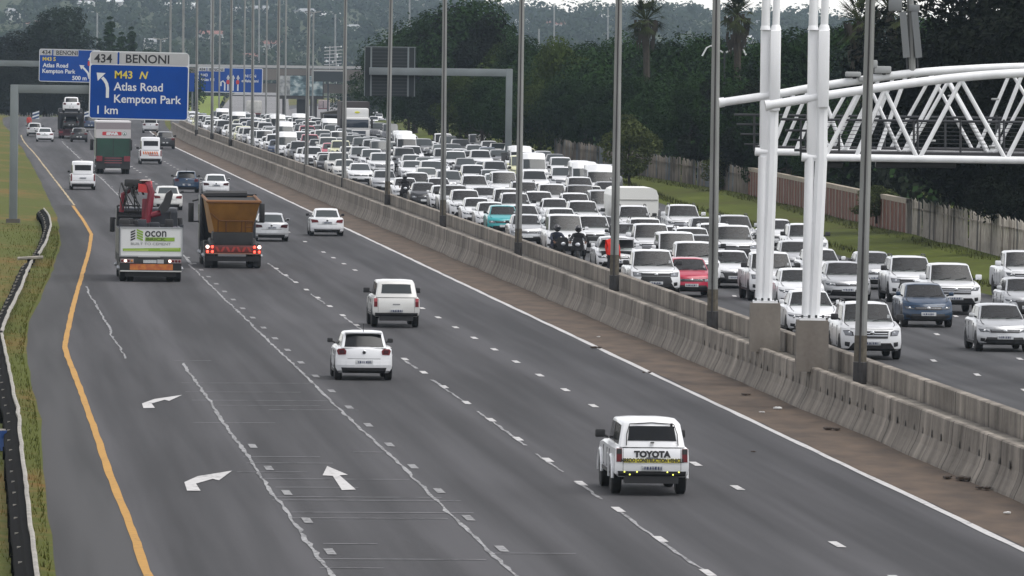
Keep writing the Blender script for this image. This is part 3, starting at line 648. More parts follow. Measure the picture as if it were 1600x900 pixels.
# overpass, its columns, billboard and the dark sign back on it
YB = 1480; BRC = M('bridge_concrete', (.16, .145, .13), .9, noise=.3, nscale=.12, stretch=(1, 1, .3)); BRD = M('bridge_shade_tone', (.05, .045, .042), .9)  # second tone has the shade below the deck in its colour
a = PY(300, 190, YB); root = tag(empty('overpass', a), 'concrete road bridge crossing the freeway beyond the traffic queue', 'bridge'); L = lambda px, py: PY(px, py, YB)-a
def bx(mb, x0, y0, x1, y1, d0, d1, mat): p, q = L(x0, y0), L(x1, y1); mb.box(p.x, q.x, d0, d1, q.z, p.z, mat)
mb = MB(BRC); bx(mb, 170, 127, 606, 147, 0, 12, BRC); mb.build('deck', root)
mb = MB(BRD); bx(mb, 170, 146.5, 606, 153, 1.2, 11, BRD); mb.build('underside_shade', root)  # dark band painting the shadow along the deck's underside
mb = MB(BRC); bx(mb, 170, 104, 606, 127.2, -.3, 0.3, BRC); mb.build('parapet', root)
mb = MB(BRC); bx(mb, 170, 102.8, 606, 104.2, -.35, .35, SG); bx(mb, 408, 129.5, 540, 132, -.5, -.3, GREY); mb.build('handrail', root)
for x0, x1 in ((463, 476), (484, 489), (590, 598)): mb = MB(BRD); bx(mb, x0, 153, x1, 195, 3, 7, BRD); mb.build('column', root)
mb = MB(BRC); bx(mb, 300, 153, 306, 195, 2, 10, BRC); mb.build('column', root)
a2 = PY(470, 190, YB-6); o = tag(empty('billboard', a2), 'grey and white advertising billboard hung on the overpass', 'billboard')
L2 = lambda px, py: PY(px, py, YB-6)-a2
BBI, tt, bb = nodes_mat('billboard_picture'); tc = tt.nodes.new('ShaderNodeTexCoord'); nn = nnoise(tt, tc.outputs['Object'], .55, 3, (1, 1, 1.6)); tt.links.new(nramp(tt, nn, (.38, (.03, .06, .07)), (.5, (.12, .19, .21)), (.62, (.5, .56, .56))), bb.inputs['Base Color'])
p, q = L2(437, 118), L2(504, 150); mid = L2(455, 0).x
mb = MB(BRD); mb.box(p.x-.2, q.x+.2, .1, .5, q.z-.6, p.z+.1, BRD); mb.build('frame', o)
mb = MB(SW); mb.box(p.x, mid, 0, .1, q.z, p.z, M('billboard_white', (.45, .46, .46), .6, col2=(.10, .11, .11), nscale=1.1)); mb.build('white_panel', o)
mb = MB(BBI); mb.box(mid+.01, q.x, 0, .1, q.z, p.z, BBI); mb.build('picture_panel', o)
mb = MB(BRD); 
for x in (445, 495): c = L2(x, 0).x; mb.box(c-.25, c+.25, .55, .9, -3, p.z, BRD)
mb.build('support', o)
a3 = PY(512, 190, YB-14); o = tag(empty('road_sign', a3), 'back of a large dark sign with pale frame in front of the overpass', 'road sign'); L3 = lambda px, py: PY(px, py, YB-14)-a3
p, q = L3(488, 110), L3(536, 128); mb = MB(BACK); mb.box(p.x, q.x, 0, .15, q.z, p.z, BACK); mb.build('sign_back', o)
mb = MB(SG); mb.box(p.x-.1, q.x, -.05, 0, p.z-.12, p.z+.1, SG); mb.box(p.x-.1, p.x+.1, -.05, 0, q.z, p.z-.12, SG); mb.build('frame', o)
mb = MB(GREY); mb.box(-.15, .15, .16, .4, -4, p.z, GREY); mb.build('post', o)
# ------------------------------------------------------------------ fences on the right verge
PAL = M('palisade_concrete', (.20, .175, .15), .9, noise=.55, nscale=1.3, stretch=(1, 1, .4)); PALB = M('palisade_bluish', (.13, .15, .17), .9, noise=.3, nscale=1.5)
BRK, tb, bb = nodes_mat('fence_brick'); tcb = tb.nodes.new('ShaderNodeTexCoord'); bt = tb.nodes.new('ShaderNodeTexBrick')
mpb = tb.nodes.new('ShaderNodeMapping'); mpb.inputs['Rotation'].default_value = (math.pi/2, 0, math.pi/2); tb.links.new(tcb.outputs['Object'], mpb.inputs[0]); tb.links.new(mpb.outputs[0], bt.inputs['Vector'])
bt.inputs['Color1'].default_value = (.17, .046, .020, 1); bt.inputs['Color2'].default_value = (.13, .036, .018, 1); bt.inputs['Mortar'].default_value = (.12, .08, .06, 1); bt.inputs['Scale'].default_value = 4
tb.links.new(nmix(tb, nmath(tb, 'MULTIPLY', nnoise(tb, tcb.outputs['Object'], .8, 5), .6), bt.outputs[0], (.10, .04, .022)), bb.inputs['Base Color']); bb.inputs['Roughness'].default_value = .9
PIL = M('fence_pillar', (.36, .33, .29), .9, noise=.3, nscale=2); CAP = M('fence_cap', (.36, .31, .24), .9, noise=.3, nscale=2.)
def fpos(y): return Vector((XE(y)+offF(y), y, zbank(y)-.05))
def picket_fence(y0, y1, h, step, label, mats, cat='fence'):
    root = tag(empty('palisade_fence', fpos(y0)), label, cat); o = fpos(y0); mb = MB(mats[0]); rl = MB(mats[0]); y = y0; k = 0
    while y < y1:
        p = fpos(y)-o; hh = h+random.uniform(-.10, .10); w = step*.36*random.uniform(.85, 1.1); mt = mats[min(len(mats)-1, int(random.random()**2.2*len(mats)))]
        ln = random.uniform(-.02, .02)
        if random.random() > .03:
            mb.add([(p.x-.04, p.y-w, p.z), (p.x-.04, p.y+w, p.z), (p.x+.04+ln, p.y+w+ln, p.z+hh), (p.x-.04+ln, p.y+ln, p.z+hh+.09), (p.x-.04+ln, p.y-w+ln, p.z+hh),
                    (p.x+.06, p.y-w, p.z), (p.x+.06, p.y+w, p.z)], [(0, 4, 3, 2, 1), (0, 5, 4), (1, 2, 6), (5, 6, 2, 3, 4), (0, 1, 6, 5)], mt)
        y += step; k += 1
    y = y0
    while y < y1-4:
        for z in (.4, h-.35):
            a, b = fpos(y)-o, fpos(y+4)-o; rl.tube([a+Vector((.09, 0, z)), b+Vector((.09, 0, z))], .05, mats[0], 4)
        y += 4
    mb.build('picket', root)['kind'] = 'stuff'; rl.build('rail', root); return root
picket_fence(258, 384, 1.62, .62, 'grey concrete palisade fence at the far right, beside the red brick wall', [PIL, PAL, PIL, M('palisade_dark', (.09, .085, .08), .9)])
picket_fence(486, 640, 1.5, .8, 'weathered brown and bluish palisade fence beyond the red brick wall', [PAL, PALB, PAL, M('palisade_dark', (.09, .085, .08), .9)])
y0, y1 = 384.5, 485.5; o = fpos(y0); root = tag(empty('brick_wall', o), 'red brick boundary wall with pale pillars and a pale cap on the grass bank', 'wall')
wl = MB(BRK); pl = MB(PIL); cp = MB(CAP); y = y0; st = 3.9
while y < y1-.1:
    a, b = fpos(y)-o, fpos(min(y1, y+st))-o; h = 1.42
    wl.add([(a.x, a.y, a.z), (b.x, b.y, b.z), (b.x, b.y, b.z+h), (a.x, a.y, a.z+h), (a.x+.2, a.y, a.z), (b.x+.2, b.y, b.z), (b.x+.2, b.y, b.z+h), (a.x+.2, a.y, a.z+h)], [(0, 3, 2, 1), (4, 5, 6, 7), (0, 4, 7, 3), (1, 2, 6, 5)], BRK)
    cp.add([(a.x-.03, a.y, a.z+h), (b.x-.03, b.y, b.z+h), (b.x-.03, b.y, b.z+h+.22), (a.x-.03, a.y, a.z+h+.22), (a.x+.26, a.y, a.z+h), (b.x+.26, b.y, b.z+h), (b.x+.26, b.y, b.z+h+.22), (a.x+.26, a.y, a.z+h+.22)], [(0, 3, 2, 1), (3, 7, 6, 2), (4, 5, 6, 7), (0, 1, 5, 4)], CAP)
    pl.box(a.x-.035, a.x+.1, a.y-.2, a.y+.2, a.z, a.z+h+.02, PIL)
    if True: m_ = (a+b)/2; pl.box(m_.x-.025, m_.x+.02, m_.y-.09, m_.y+.09, m_.z, m_.z+h+.02, PIL)
    y += st
wl.build('brickwork', root); pl.build('pillar', root); cp.build('cap', root)
# ------------------------------------------------------------------ bent guard rail on the left verge
GAL = M('galvanised_rail', (.36, .335, .29), .6, .2, noise=.45, nscale=4, stretch=(1, .5, 1)); TAR = M('tarred_rail_back', (.006, .006, .006), .9, noise=.4, nscale=3., spec=.05)
def guardrail(pts, label, back=.6, drop=.34, step=2.0):
    o = P(pts[0][0], pts[0][1], .6); root = tag(empty('guard_rail', (o.x, o.y, 0)), label, 'guard rail')
    pp = [P(x, y, .62) for x, y in pts]; den = []
    for a, b in zip(pp, pp[1:]):
        n = max(2, int((b-a).length/step)); den += [a+(b-a)*k/n for k in range(n)]
    den.append(pp[-1]); R0 = Vector((o.x, o.y, 0)); den = [q-R0+Vector((random.uniform(-.018, .018), 0, random.uniform(-.015, .015))) for q in den]
    prof = [(0.03, .0), (-.02, .06), (-.10, .045), (-.13, -.02), (-.20, -.03), (-.26, .02)]
    mb = MB(TAR); n = len(prof)
    vs = [(q.x+a*.8+.0, q.y, q.z+b) for q in den for a, b in [(-.05, -.02), (-.05-back*.4, -.02-drop*.1), (-.05-back*.6, -.05-drop*.5), (-.05-back, -.05-drop), (-.05-back*1.05, -.05-drop-.1)]]
    mb.add(vs, [(i*5+k, i*5+k+1, i*5+6+k, i*5+5+k) for i in range(len(den)-1) for k in range(4)], TAR); mb.build('rail_back', root)
    mb = MB(GAL); sec = [(.015, -.08), (.04, -.04), (.015, 0), (.04, .035), (.0, .06), (-.045, .05), (-.04, -.03)]
    vs = [(q.x+a, q.y, q.z+b) for q in den for a, b in sec]; m = len(sec)
    mb.add(vs, [(i*m+k, i*m+(k+1) % m, i*m+m+(k+1) % m, i*m+m+k) for i in range(len(den)-1) for k in range(m)], GAL, True); mb.build('rail_beam', root)
    tk = MB(GAL)
    for q in den[::2]:
        pb = MB(TAR); pb.box(q.x-back*.85-.06, q.x-back*.85+.06, q.y-.08, q.y+.08, -.05-q.z*0, q.z-.25, TAR); pb.build('post', root)
        tk.box(q.x-back*.75, q.x-back*.3, q.y-.025, q.y+.025, q.z-.14-drop*.2, q.z-.08-drop*.1, GAL)
    tk.build('spacer_bracket', root)['kind'] = 'stuff'; return root
guardrail([(64,930),(58,895),(50,835),(44,780),(36,720),(32,680),(28,640),(20,608),(14,575),(3,522)], 'bent guard rail with dark tarred back along the left verge, nearest the camera', .37, .1)
guardrail([(2,520),(14,488),(34,446),(42,424),(50,408)], 'bent guard rail between the two kinks on the left verge', .45, .15)
guardrail([(60,398),(72,378),(80,352),(77,338),(69,326)], 'curled broken end of the guard rail below the sign gantry post', .4, .15)
q = P(45, 409, .5); o = tag(empty('loose_rail', (q.x, q.y, 0)), 'loose pale rail piece lying across the bent guard rail', 'rail piece'); mb = MB(GAL); mb.tube([(-.45, 0, .62), (.55, .3, .68)], .07, GAL, 6); mb.build('rail_beam', o); mb = MB(TAR); mb.box(-.06, .06, -.06, .06, .0, .6, TAR); mb.build('post', o)
q = P(4, 690, .3); o = tag(empty('drum', (q.x-.1, q.y, 0)), 'small blue plastic drum behind the left guard rail', 'drum'); mb = MB(M('blue_plastic', (.02, .06, .2), .5)); mb.tube([(0, 0, .1), (0, 0, .55)], .2, MATS['blue_plastic'], 12); mb.build('barrel', o); mb = MB(GAL); mb.tube([(0, 0, .54), (0, 0, .58)], .17, GAL, 12); mb.build('lid', o)
# far guard rail across the left background, chevron boards
mb = MB(GAL); A = [PY(-5, 203, 930), PY(40, 197, 1010), PY(100, 193, 1070), PY(150, 192, 1085), PY(215, 195, 1060), PY(262, 197, 1040)]
o = tag(empty('guard_rail', A[0]), 'long pale guard rail crossing the left background in front of the trees', 'guard rail')
mb.tube([p-A[0] for p in A], .15, GAL, 6); mb.build('rail_beam', o); mb = MB(TAR)
for a, b in zip(A, A[1:]):
    for k in range(4): q = a+(b-a)*k/4-A[0]; mb = MB(TAR); mb.tube([q+Vector((0, .2, -.9)), q+Vector((0, .2, .05))], .08, TAR, 5); mb.build('post', o)
CHV = M('chevron_blue', (.02, .05, .14), .6)
for px, py, y, lb in ((56, 183, 1040, 'blue and white chevron board left of the car carrier'), (137, 182, 1060, 'blue and white chevron board beside the right of the car carrier')):
    a = PY(px, py+14, y); c = PY(px, py, y)-a; o = tag(empty('chevron_sign', a), lb, 'road sign'); w, h = .42, .62
    mb = MB(CHV); mb.box(c.x-w, c.x+w, -.05, 0, c.z-h, c.z+h, CHV); mb.build('board', o); mb = MB(SW)
    for k in range(3):
        z = c.z-h+.12+k*.42; mb.add([(c.x-w, -.06, z), (c.x+w, -.06, z+.28), (c.x+w, -.06, z+.46), (c.x-w, -.06, z+.18)], [(0, 1, 2, 3)], SW)
    mb.build('chevron', o); mb = MB(GREY); mb.tube([(c.x, .05, -.6), (c.x, .05, c.z)], .06, GREY, 6); mb.build('post', o)
# small litter on the dirt shoulder
LIT = M('litter_white', (.6, .6, .58), .7); BRN = M('debris_brown', (.05, .035, .025), .9)
for px, py, r, mt in ((1218, 640, .12, LIT), (1573, 803, .10, LIT), (1190, 645, .07, LIT), (935, 527, .07, LIT), (1535, 765, .16, BRN), (1485, 748, .14, BRN), (1165, 618, .12, BRN), (1300, 672, .14, BRN), (930, 545, .14, BRN), (1510, 752, .2, BRN), (1176, 707, .08, BRN), (575, 338, .1, BRN), (1010, 583, .1, BRN)):
    q = P(px, py, .01); mb = MB(mt)
    for k in range(3): mb.ball((random.uniform(-r, r), random.uniform(-.5, .5)*r*3, r*.3), r*random.uniform(.4, .8), mt, 6, (1, 2.2 if mt is BRN else 1, .4))
    o = mb.build('litter'); o.location = q; tag(o, 'crumpled white litter lying below the concrete barrier' if mt is LIT else 'dark scrap of debris lying on the dirt shoulder', 'litter', 'white litter on the shoulder' if mt is LIT else 'dark debris on the shoulder')
# ------------------------------------------------------------------ cars
ZS = .93
GLASS = M('car_glass', (.035, .042, .043), .08, 0, spec=.5); CLEAR, t_, b_ = nodes_mat('clear_windscreen'); tr_ = t_.nodes.new('ShaderNodeBsdfTransparent'); tr_.inputs[0].default_value = (.66, .72, .70, 1); gs_ = t_.nodes.new('ShaderNodeBsdfGlossy'); gs_.inputs['Roughness'].default_value = .32
fr_ = t_.nodes.new('ShaderNodeFresnel'); fr_.inputs[0].default_value = 1.58; ms_ = t_.nodes.new('ShaderNodeMixShader'); t_.links.new(fr_.outputs[0], ms_.inputs[0]); t_.links.new(tr_.outputs[0], ms_.inputs[1]); t_.links.new(gs_.outputs[0], ms_.inputs[2]); t_.links.new(ms_.outputs[0], t_.nodes['Material Output'].inputs['Surface'])
DGLASS = M('dark_glass', (.006, .007, .008), .12, spec=.28); TRIM = M('black_trim', (.014, .014, .015), .55); RUB = M('tyre_rubber', (.012, .012, .012), .85)
RIM = M('wheel_rim', (.32, .33, .34), .35, .7); LAMP = M('headlamp', (.55, .57, .60), .12, .3, spec=.9); LAMPD = M('headlamp_dark', (.12, .13, .14), .15, .2); TAIL = M('tail_lamp', (.12, .008, .012), .3, spec=.25); PLT = M('number_plate', (.55, .56, .55), .5, col2=(.3, .32, .34), nscale=30)
CHR = M('chrome', (.55, .56, .57), .2, .9); SEAT = M('interior', (.035, .037, .037), .9); PLTT = M('plate_text', (.03, .04, .10), .6)
PAINT = {k: M('paint_'+k, c, .32, mt, coat=.5, noise=.05, nscale=2.) for k, c, mt in (
    ('white', (.70, .71, .72), 0), ('offwhite', (.60, .60, .575), 0), ('silver', (.48, .49, .50), .35), ('grey', (.16, .165, .17), .3), ('black', (.016, .017, .019), .1), ('red', (.42, .012, .045), 0),
    ('blue', (.004, .028, .068), .1), ('teal', (.03, .34, .36), 0), ('cream', (.66, .66, .42), 0), ('darkblue', (.01, .03, .08), 0))}
TYPES = {
 'hatch': dict(L=3.95, W=1.70, H=1.47, z0=.22, af=.42, ar=.24, fo=.78, ro=.62, top=[(0, .76), (.95, .99), (3.4, 1.0), (3.95, .98)], cab=(.90, 1.75, 3.35, 3.86), wr=.58, r=.30),
 'sedan': dict(L=4.5, W=1.76, H=1.45, z0=.20, af=.48, ar=.34, fo=.85, ro=.98, top=[(0, .72), (1.25, .95), (3.6, .98), (4.5, .96)], cab=(1.22, 2.05, 3.15, 3.95), wr=.58, r=.31),
 'suv': dict(L=4.45, W=1.84, H=1.70, z0=.27, af=.40, ar=.26, fo=.86, ro=.82, top=[(0, .95), (1.2, 1.12), (3.8, 1.14), (4.45, 1.12)], cab=(1.1, 1.95, 3.8, 4.32), wr=.66, r=.36),
 'pickup': dict(L=5.25, W=1.85, H=1.80, z0=.36, af=.38, ar=.08, fo=.95, ro=1.2, top=[(0, 1.04), (1.45, 1.18), (3.5, 1.16), (5.25, 1.14)], cab=(1.38, 2.15, 3.5, 3.72), wr=.68, r=.38, bed=(3.8, 5.15)),
 'canopy': dict(L=5.1, W=1.66, H=1.70, z0=.42, af=.30, ar=.05, fo=.9, ro=1.1, top=[(0, 1.0), (1.4, 1.12), (3.5, 1.10), (5.1, 1.10)], cab=(1.33, 2.05, 4.80, 5.05), wr=.64, r=.37),
 'minibus': dict(L=5.2, W=1.88, H=2.28, z0=.24, af=.30, ar=.12, fo=1.0, ro=1.05, top=[(0, .98), (.6, 1.18), (4.8, 1.22), (5.2, 1.2)], cab=(.50, 1.25, 5.0, 5.16), wr=.76, r=.33),
 'panelvan': dict(L=4.75, W=1.72, H=1.98, z0=.22, af=.26, ar=.10, fo=.8, ro=1.0, top=[(0, .92), (.45, 1.08), (4.4, 1.10), (4.75, 1.1)], cab=(.38, 1.0, 4.55, 4.7), wr=.70, r=.31),
 'van': dict(L=4.5, W=1.80, H=1.86, z0=.24, af=.40, ar=.14, fo=.86, ro=.80, top=[(0, .92), (1.0, 1.12), (4.1, 1.14), (4.5, 1.12)], cab=(.95, 1.75, 4.2, 4.42), wr=.70, r=.32)}
NICE = {'hatch': 'hatchback', 'sedan': 'sedan', 'suv': 'suv', 'pickup': 'pickup', 'canopy': 'pickup', 'minibus': 'minibus', 'van': 'van', 'panelvan': 'minibus'}
LV = [(0, .09, .14, .12), (.10, .02, .03, .03), (.32, 0, 0, 0), (.66, .004, .05, .02), (.92, .018, .12, .04), (1.0, .075, .22, .09)]   # height share, inset, front shift, rear shift
def lvat(f):
    for a, b in zip(LV, LV[1:]):
        if f <= b[0]: t = (f-a[0])/(b[0]-a[0]); return [a[i]+(b[i]-a[i])*t for i in (1, 2, 3)]
    return LV[-1][1:]
class Car:
    def __init__(s, kind, paint, away, style=0, tier=1, **kw):
        s.T = dict(TYPES[kind]); s.T.update(kw); s.k = kind; s.p = PAINT[paint]; s.away = away; s.st = style; s.tier = tier; s.parts = []; s.see = (not away) and tier < 3
    def topz(s, c): return interp(c, s.T['top'])
    def front(s, x, z):
        T = s.T; y = T['af']*min(1, abs(x)/T['W']*2)**2.6+.08
        for _ in range(3):
            f = max(0, min(1, (z-T['z0'])/(s.topz(y)-T['z0']))); ins, fs, rs = lvat(f); hw = T['W']/2-ins
            y = fs+T['af']*min(1, abs(x)/hw)**2.6
        return y
    def rear(s, x, z):
        T = s.T; y = T['L']-.06
        for _ in range(3):
            f = max(0, min(1, (z-T['z0'])/(s.topz(y)-T['z0']))); ins, fs, rs = lvat(f); hw = T['W']/2-ins
            y = T['L']-rs-T['ar']*min(1, abs(x)/hw)**2.6
        return y
    def new(s, name, mat, parent=None):
        mb = MB(mat); s.parts.append((name, mb, parent)); return mb
    def patch(s, mb, poly, mat, face, off=.012, cuts=True):
        bm = bmesh.new(); vs = [bm.verts.new((x, 0, z)) for x, z in poly]; bm.faces.new(vs)
        if cuts:
            W = s.T['W']/2
            for q in (-.8, -.6, -.35, 0, .35, .6, .8):
                bmesh.ops.bisect_plane(bm, geom=bm.verts[:]+bm.edges[:]+bm.faces[:], plane_co=(q*W, 0, 0), plane_no=(1, 0, 0))
        zt_ = s.topz(0 if face == 'f' else s.T['L'])
        for q in (.10, .32, .66, .92): bmesh.ops.bisect_plane(bm, geom=bm.verts[:]+bm.edges[:]+bm.faces[:], plane_co=(0, 0, s.T['z0']+q*(zt_-s.T['z0'])), plane_no=(0, 0, 1))
        fn = s.front if face == 'f' else s.rear; sg = -1 if face == 'f' else 1
        bm.verts.index_update(); n = len(bm.verts)
        v = [(p.co.x, fn(p.co.x, p.co.z)+sg*off, p.co.z) for p in bm.verts]; f = [[q.index for q in a.verts] for a in bm.faces]
        v2 = [(p.co.x, fn(p.co.x, p.co.z)-sg*.02, p.co.z) for p in bm.verts]
        e = [(a.verts[0].index, a.verts[1].index) for a in bm.edges if len(a.link_faces) == 1]; bm.free()
        mb.add(v+v2, f+[(a, b, b+n, a+n) for a, b in e], mat)
    def mirror(s, mb, poly, mat, face, **k):
        s.patch(mb, poly, mat, face, **k); s.patch(mb, [(-x, z) for x, z in reversed(poly)], mat, face, **k)
    def body(s):
        T = s.T; W = T['W']/2; L = T['L']; mb = s.new('body', s.p)
        half = [(0, 0), (.32, 0), (.6, 0), (.8, 0), (.93, 0), (1, 1)]
        side = [0, .12, .25, .4, .55, .7, .82, 1]
        rings = []
        for f, ins, fs, rs in LV:
            hw = W-ins; pts = []
            for a in (0, .35, .62, .8, .92, 1): pts.append((a*hw, fs+T['af']*a**2.6))
            y0 = fs+T['af']; y1 = L-rs-T['ar']
            for q in side[1:-1]: pts.append((hw*(1.0+.012*math.sin(q*math.pi)), y0+(y1-y0)*q))
            for a in (1, .92, .8, .62, .35, 0): pts.append((a*hw, L-rs-T['ar']*a**2.6))
            rings.append([(x, y, T['z0']+f*(s.topz(y)-T['z0'])) for x, y in pts])
        n = len(rings[0]); full = []
        for r in rings: full.append(r+[(-x, y, z) for x, y, z in r[-2:0:-1]])
        N = len(full[0]); vs = [p for r in full for p in r]; fs = []
        for i in range(len(full)-1):
            for k in range(N): q = (k+1) % N; fs.append((i*N+k, i*N+q, (i+1)*N+q, (i+1)*N+k))
        mb.add(vs, fs, s.p, True)
        top = full[-1]; vs = list(top); mid = []                # bonnet, roof base and boot: crowned cap
        for k in range(n): x, y, z = top[k]; vs.append((x*.55, y, z+.022)); vs.append((-x*.55, y, z+.022))
        fs = []
        for k in range(n-1):
            a, b = k, k+1; A, B = N+2*k, N+2*(k+1); am, bm_ = (-k) % N, (-(k+1)) % N
            fs += [(a, b, B, A), (A, B, B+1, A+1), (A+1, B+1, bm_, am)]
        mb.add(vs, fs, s.p, True)
        bot = full[0]; mb.add(bot, [tuple(reversed(range(N)))], TRIM)
        if 'bed' in T:                                          # flat dark sheet stands for the shade inside the open load bed
            b0, b1 = T['bed']; z = s.topz(b0)+.03; w = W-.20
            mb.add([(-w, b0, z), (w, b0, z), (w, b1, z), (-w, b1, z)], [(0, 1, 2, 3)], TRIM)
        return mb
    def cabin(s):
        T = s.T; W = T['W']/2; c0, c1, c2, c3 = T['cab']; wr = T['wr']; H = T['H']; mb = s.parts[0][1] if s.parts else s.new('body', s.p)
        def P4(u, v, A): return A
        bw = W-.105
        zb = lambda c: s.topz(c)-.01
        tum = .10 if s.k in ('hatch', 'sedan', 'suv') else .05
        F = [[(-bw*.96, c0+.09, zb(c0)), (-bw*.48, c0, zb(c0)), (bw*.48, c0, zb(c0)), (bw*.96, c0+.09, zb(c0))],
             [(-wr, c1+.06, H-.06), (-wr*.5, c1, H-.035), (wr*.5, c1, H-.035), (wr, c1+.06, H-.06)]]
        R = [[(-bw*.90, c3-.05, zb(c3)), (-bw*.45, c3, zb(c3)), (bw*.45, c3, zb(c3)), (bw*.90, c3-.05, zb(c3))],
             [(-wr, c2-.05, H-.07), (-wr*.5, c2, H-.045), (wr*.5, c2, H-.045), (wr, c2-.05, H-.07)]]
        if s.k == 'canopy': R[0] = [(-bw*1.02, c3-.03, zb(c3)), (-bw*.5, c3, zb(c3)), (bw*.5, c3, zb(c3)), (bw*1.02, c3-.03, zb(c3))]
        cm = (c1+c2)/2; Bm = [(-bw, (c0+c3)/2, zb((c0+c3)/2)), (bw, (c0+c3)/2, zb((c0+c3)/2))]
        Tm = [(-wr-.02, cm, H-.03), (-wr*.5, cm, H), (wr*.5, cm, H), (wr+.02, cm, H-.03)]
        bm = bmesh.new(); key = {}
        def V(p):
            if p not in key: key[p] = bm.verts.new(p)
            return key[p]
        def Q(*p):
            bm.faces.new([V(a) for a in p])
        for k in range(3): Q(F[0][k], F[0][k+1], F[1][k+1], F[1][k]); Q(R[0][k+1], R[0][k], R[1][k], R[1][k+1]); Q(F[1][k], F[1][k+1], Tm[k+1], Tm[k]); Q(Tm[k], Tm[k+1], R[1][k+1], R[1][k])
        Q(F[0][3], Bm[1], Tm[3], F[1][3]); Q(Bm[1], R[0][3], R[1][3], Tm[3]); Q(Bm[0], F[0][0], F[1][0], Tm[0]); Q(R[0][0], Bm[0], Tm[0], R[1][0])
        bmesh.ops.recalc_face_normals(bm, faces=bm.faces[:])
        if s.see:
            bm.faces.ensure_lookup_table(); ff = [f for f in bm.faces if all(v in [V(p) for p in F[0]+F[1]] for v in f.verts)]
            bmesh.ops.inset_region(bm, faces=ff, thickness=.028, use_even_offset=True); bmesh.ops.delete(bm, geom=ff, context='FACES')
        hard = [e for e in bm.edges if len(e.link_faces) == 2 and e.calc_face_angle(0) > .35]
        bmesh.ops.bevel(bm, geom=hard, offset=.045, segments=2, affect='EDGES', profile=.5)
        mb.add_bm(bm, s.p, True)
        def gl(rows, u0, u1, v0, v1, nm, mat, sgn, nu=8):       # glass pane over a bowed 3-column patch
            g = s.new(nm, mat); vs = []
            def at(row, u):
                t = u*3; k = min(2, int(t)); t -= k; a, b = Vector(row[k]), Vector(row[k+1]); return a+(b-a)*t
            n = (Vector(rows[1][1])-Vector(rows[0][1])).cross(Vector((1, 0, 0))).normalized()*sgn
            if n.y*sgn > 0 and sgn < 0: pass
            nrm = Vector((0, -1, 0)) if sgn < 0 else Vector((0, 1, 0)); nrm = (nrm+Vector((0, 0, .35))).normalized()
            for vv, du in ((v0, 0), (v0+.06, -.008), (v1-.06, -.008), (v1, .012)):
                for k in range(nu+1):
                    u = u0-du+(u1+du-u0+du)*k/nu; a = at(rows[0], u); b = at(rows[1], u); vs.append(a+(b-a)*vv+nrm*.014)
            m = nu+1; g.add(vs, [(i*m+k, i*m+k+1, i*m+m+k+1, i*m+m+k) for i in range(3) for k in range(nu)], mat, True)
            if mat is not CLEAR: g.add([v-nrm*.02 for v in vs], [(i*m+k+1, i*m+k, i*m+m+k, i*m+m+k+1) for i in range(3) for k in range(nu)], TRIM)
            return g
        if not s.away or s.tier == 1:
            vt = {'minibus': .64, 'panelvan': .82}.get(s.k, .93)
            gl(F, .028, .972, .05, vt, 'windscreen', CLEAR if s.see else (GLASS, M('car_glass_dark', (.015, .018, .019), .08, spec=.4), M('car_glass_pale', (.07, .08, .08), .08, spec=.5), GLASS)[s.st], -1)
            if s.see:
                if vt < .9:                                     # closed bulkhead above a tall van's screen
                    q0 = [Vector(F[0][k])+(Vector(F[1][k])-Vector(F[0][k]))*(vt-.02) for k in range(4)]; mb.add(q0+[Vector(p) for p in F[1]], [(0, 1, 5, 4), (1, 2, 6, 5), (2, 3, 7, 6)], s.p, True)
                it = s.new('interior', SEAT); zb_ = s.topz(c0)-.06; k_ = .955
                pts = [(-bw*.905, c0+.13, zb_), (bw*.905, c0+.13, zb_), (bw*.80, c3-.15, zb_), (-bw*.80, c3-.15, zb_), (-wr*.93, c1+.115, H-.085), (wr*.93, c1+.115, H-.085), (wr*.90, c2-.14, H-.12), (-wr*.90, c2-.14, H-.12)]
                it.add(pts, [(0, 1, 2, 3), (4, 7, 6, 5), (1, 5, 6, 2), (3, 2, 6, 7), (0, 3, 7, 4)], SEAT)
                it.box(-bw*.86, bw*.86, c0+.22, c0+.62, zb_, zb_+.07, SEAT, .03)
                for x in (-.37, .37): it.box(x-.22, x+.22, c1+.55, c1+.70, zb_, min(H-.42, zb_+.38), M('seat_cloth', (.10, .10, .105), .9), .06); it.ball((x, c1+.62, min(H-.27, zb_+.50)), .13, MATS['seat_cloth'], 8, (1, .5, .75))
                it.box(-.6, .6, c2-.5, c2-.35, zb_, zb_+.28, MATS['seat_cloth'], .06)
                it.tube([(-.37+.17*math.cos(a_), c0+.66+.05*math.sin(a_), zb_+.10+.14*math.sin(a_)) for a_ in [math.pi*2*j_/10 for j_ in range(11)]], .018, TRIM, 5)
                it.ball((0, c1+.10, H-.20), .06, TRIM, 8, (1.6, .5, .6))
        if s.away or s.tier == 1:
            if s.k in ('hatch', 'suv', 'sedan', 'van'): gl(R, .07, .93, .10 if s.k != 'hatch' else .06, .88, 'rear_window', DGLASS if s.k != 'sedan' else GLASS, 1)
            elif s.k == 'pickup': gl(R, .1, .9, .2, .85, 'rear_window', GLASS, 1)
            elif s.k == 'canopy': gl(R, .15, .85, .25, .82, 'rear_window', DGLASS if s.st == 0 else GLASS, 1)
            elif s.k in ('minibus', 'panelvan'): gl(R, .12, .88, .34 if s.k == 'minibus' else .30, .74, 'rear_window', DGLASS, 1)
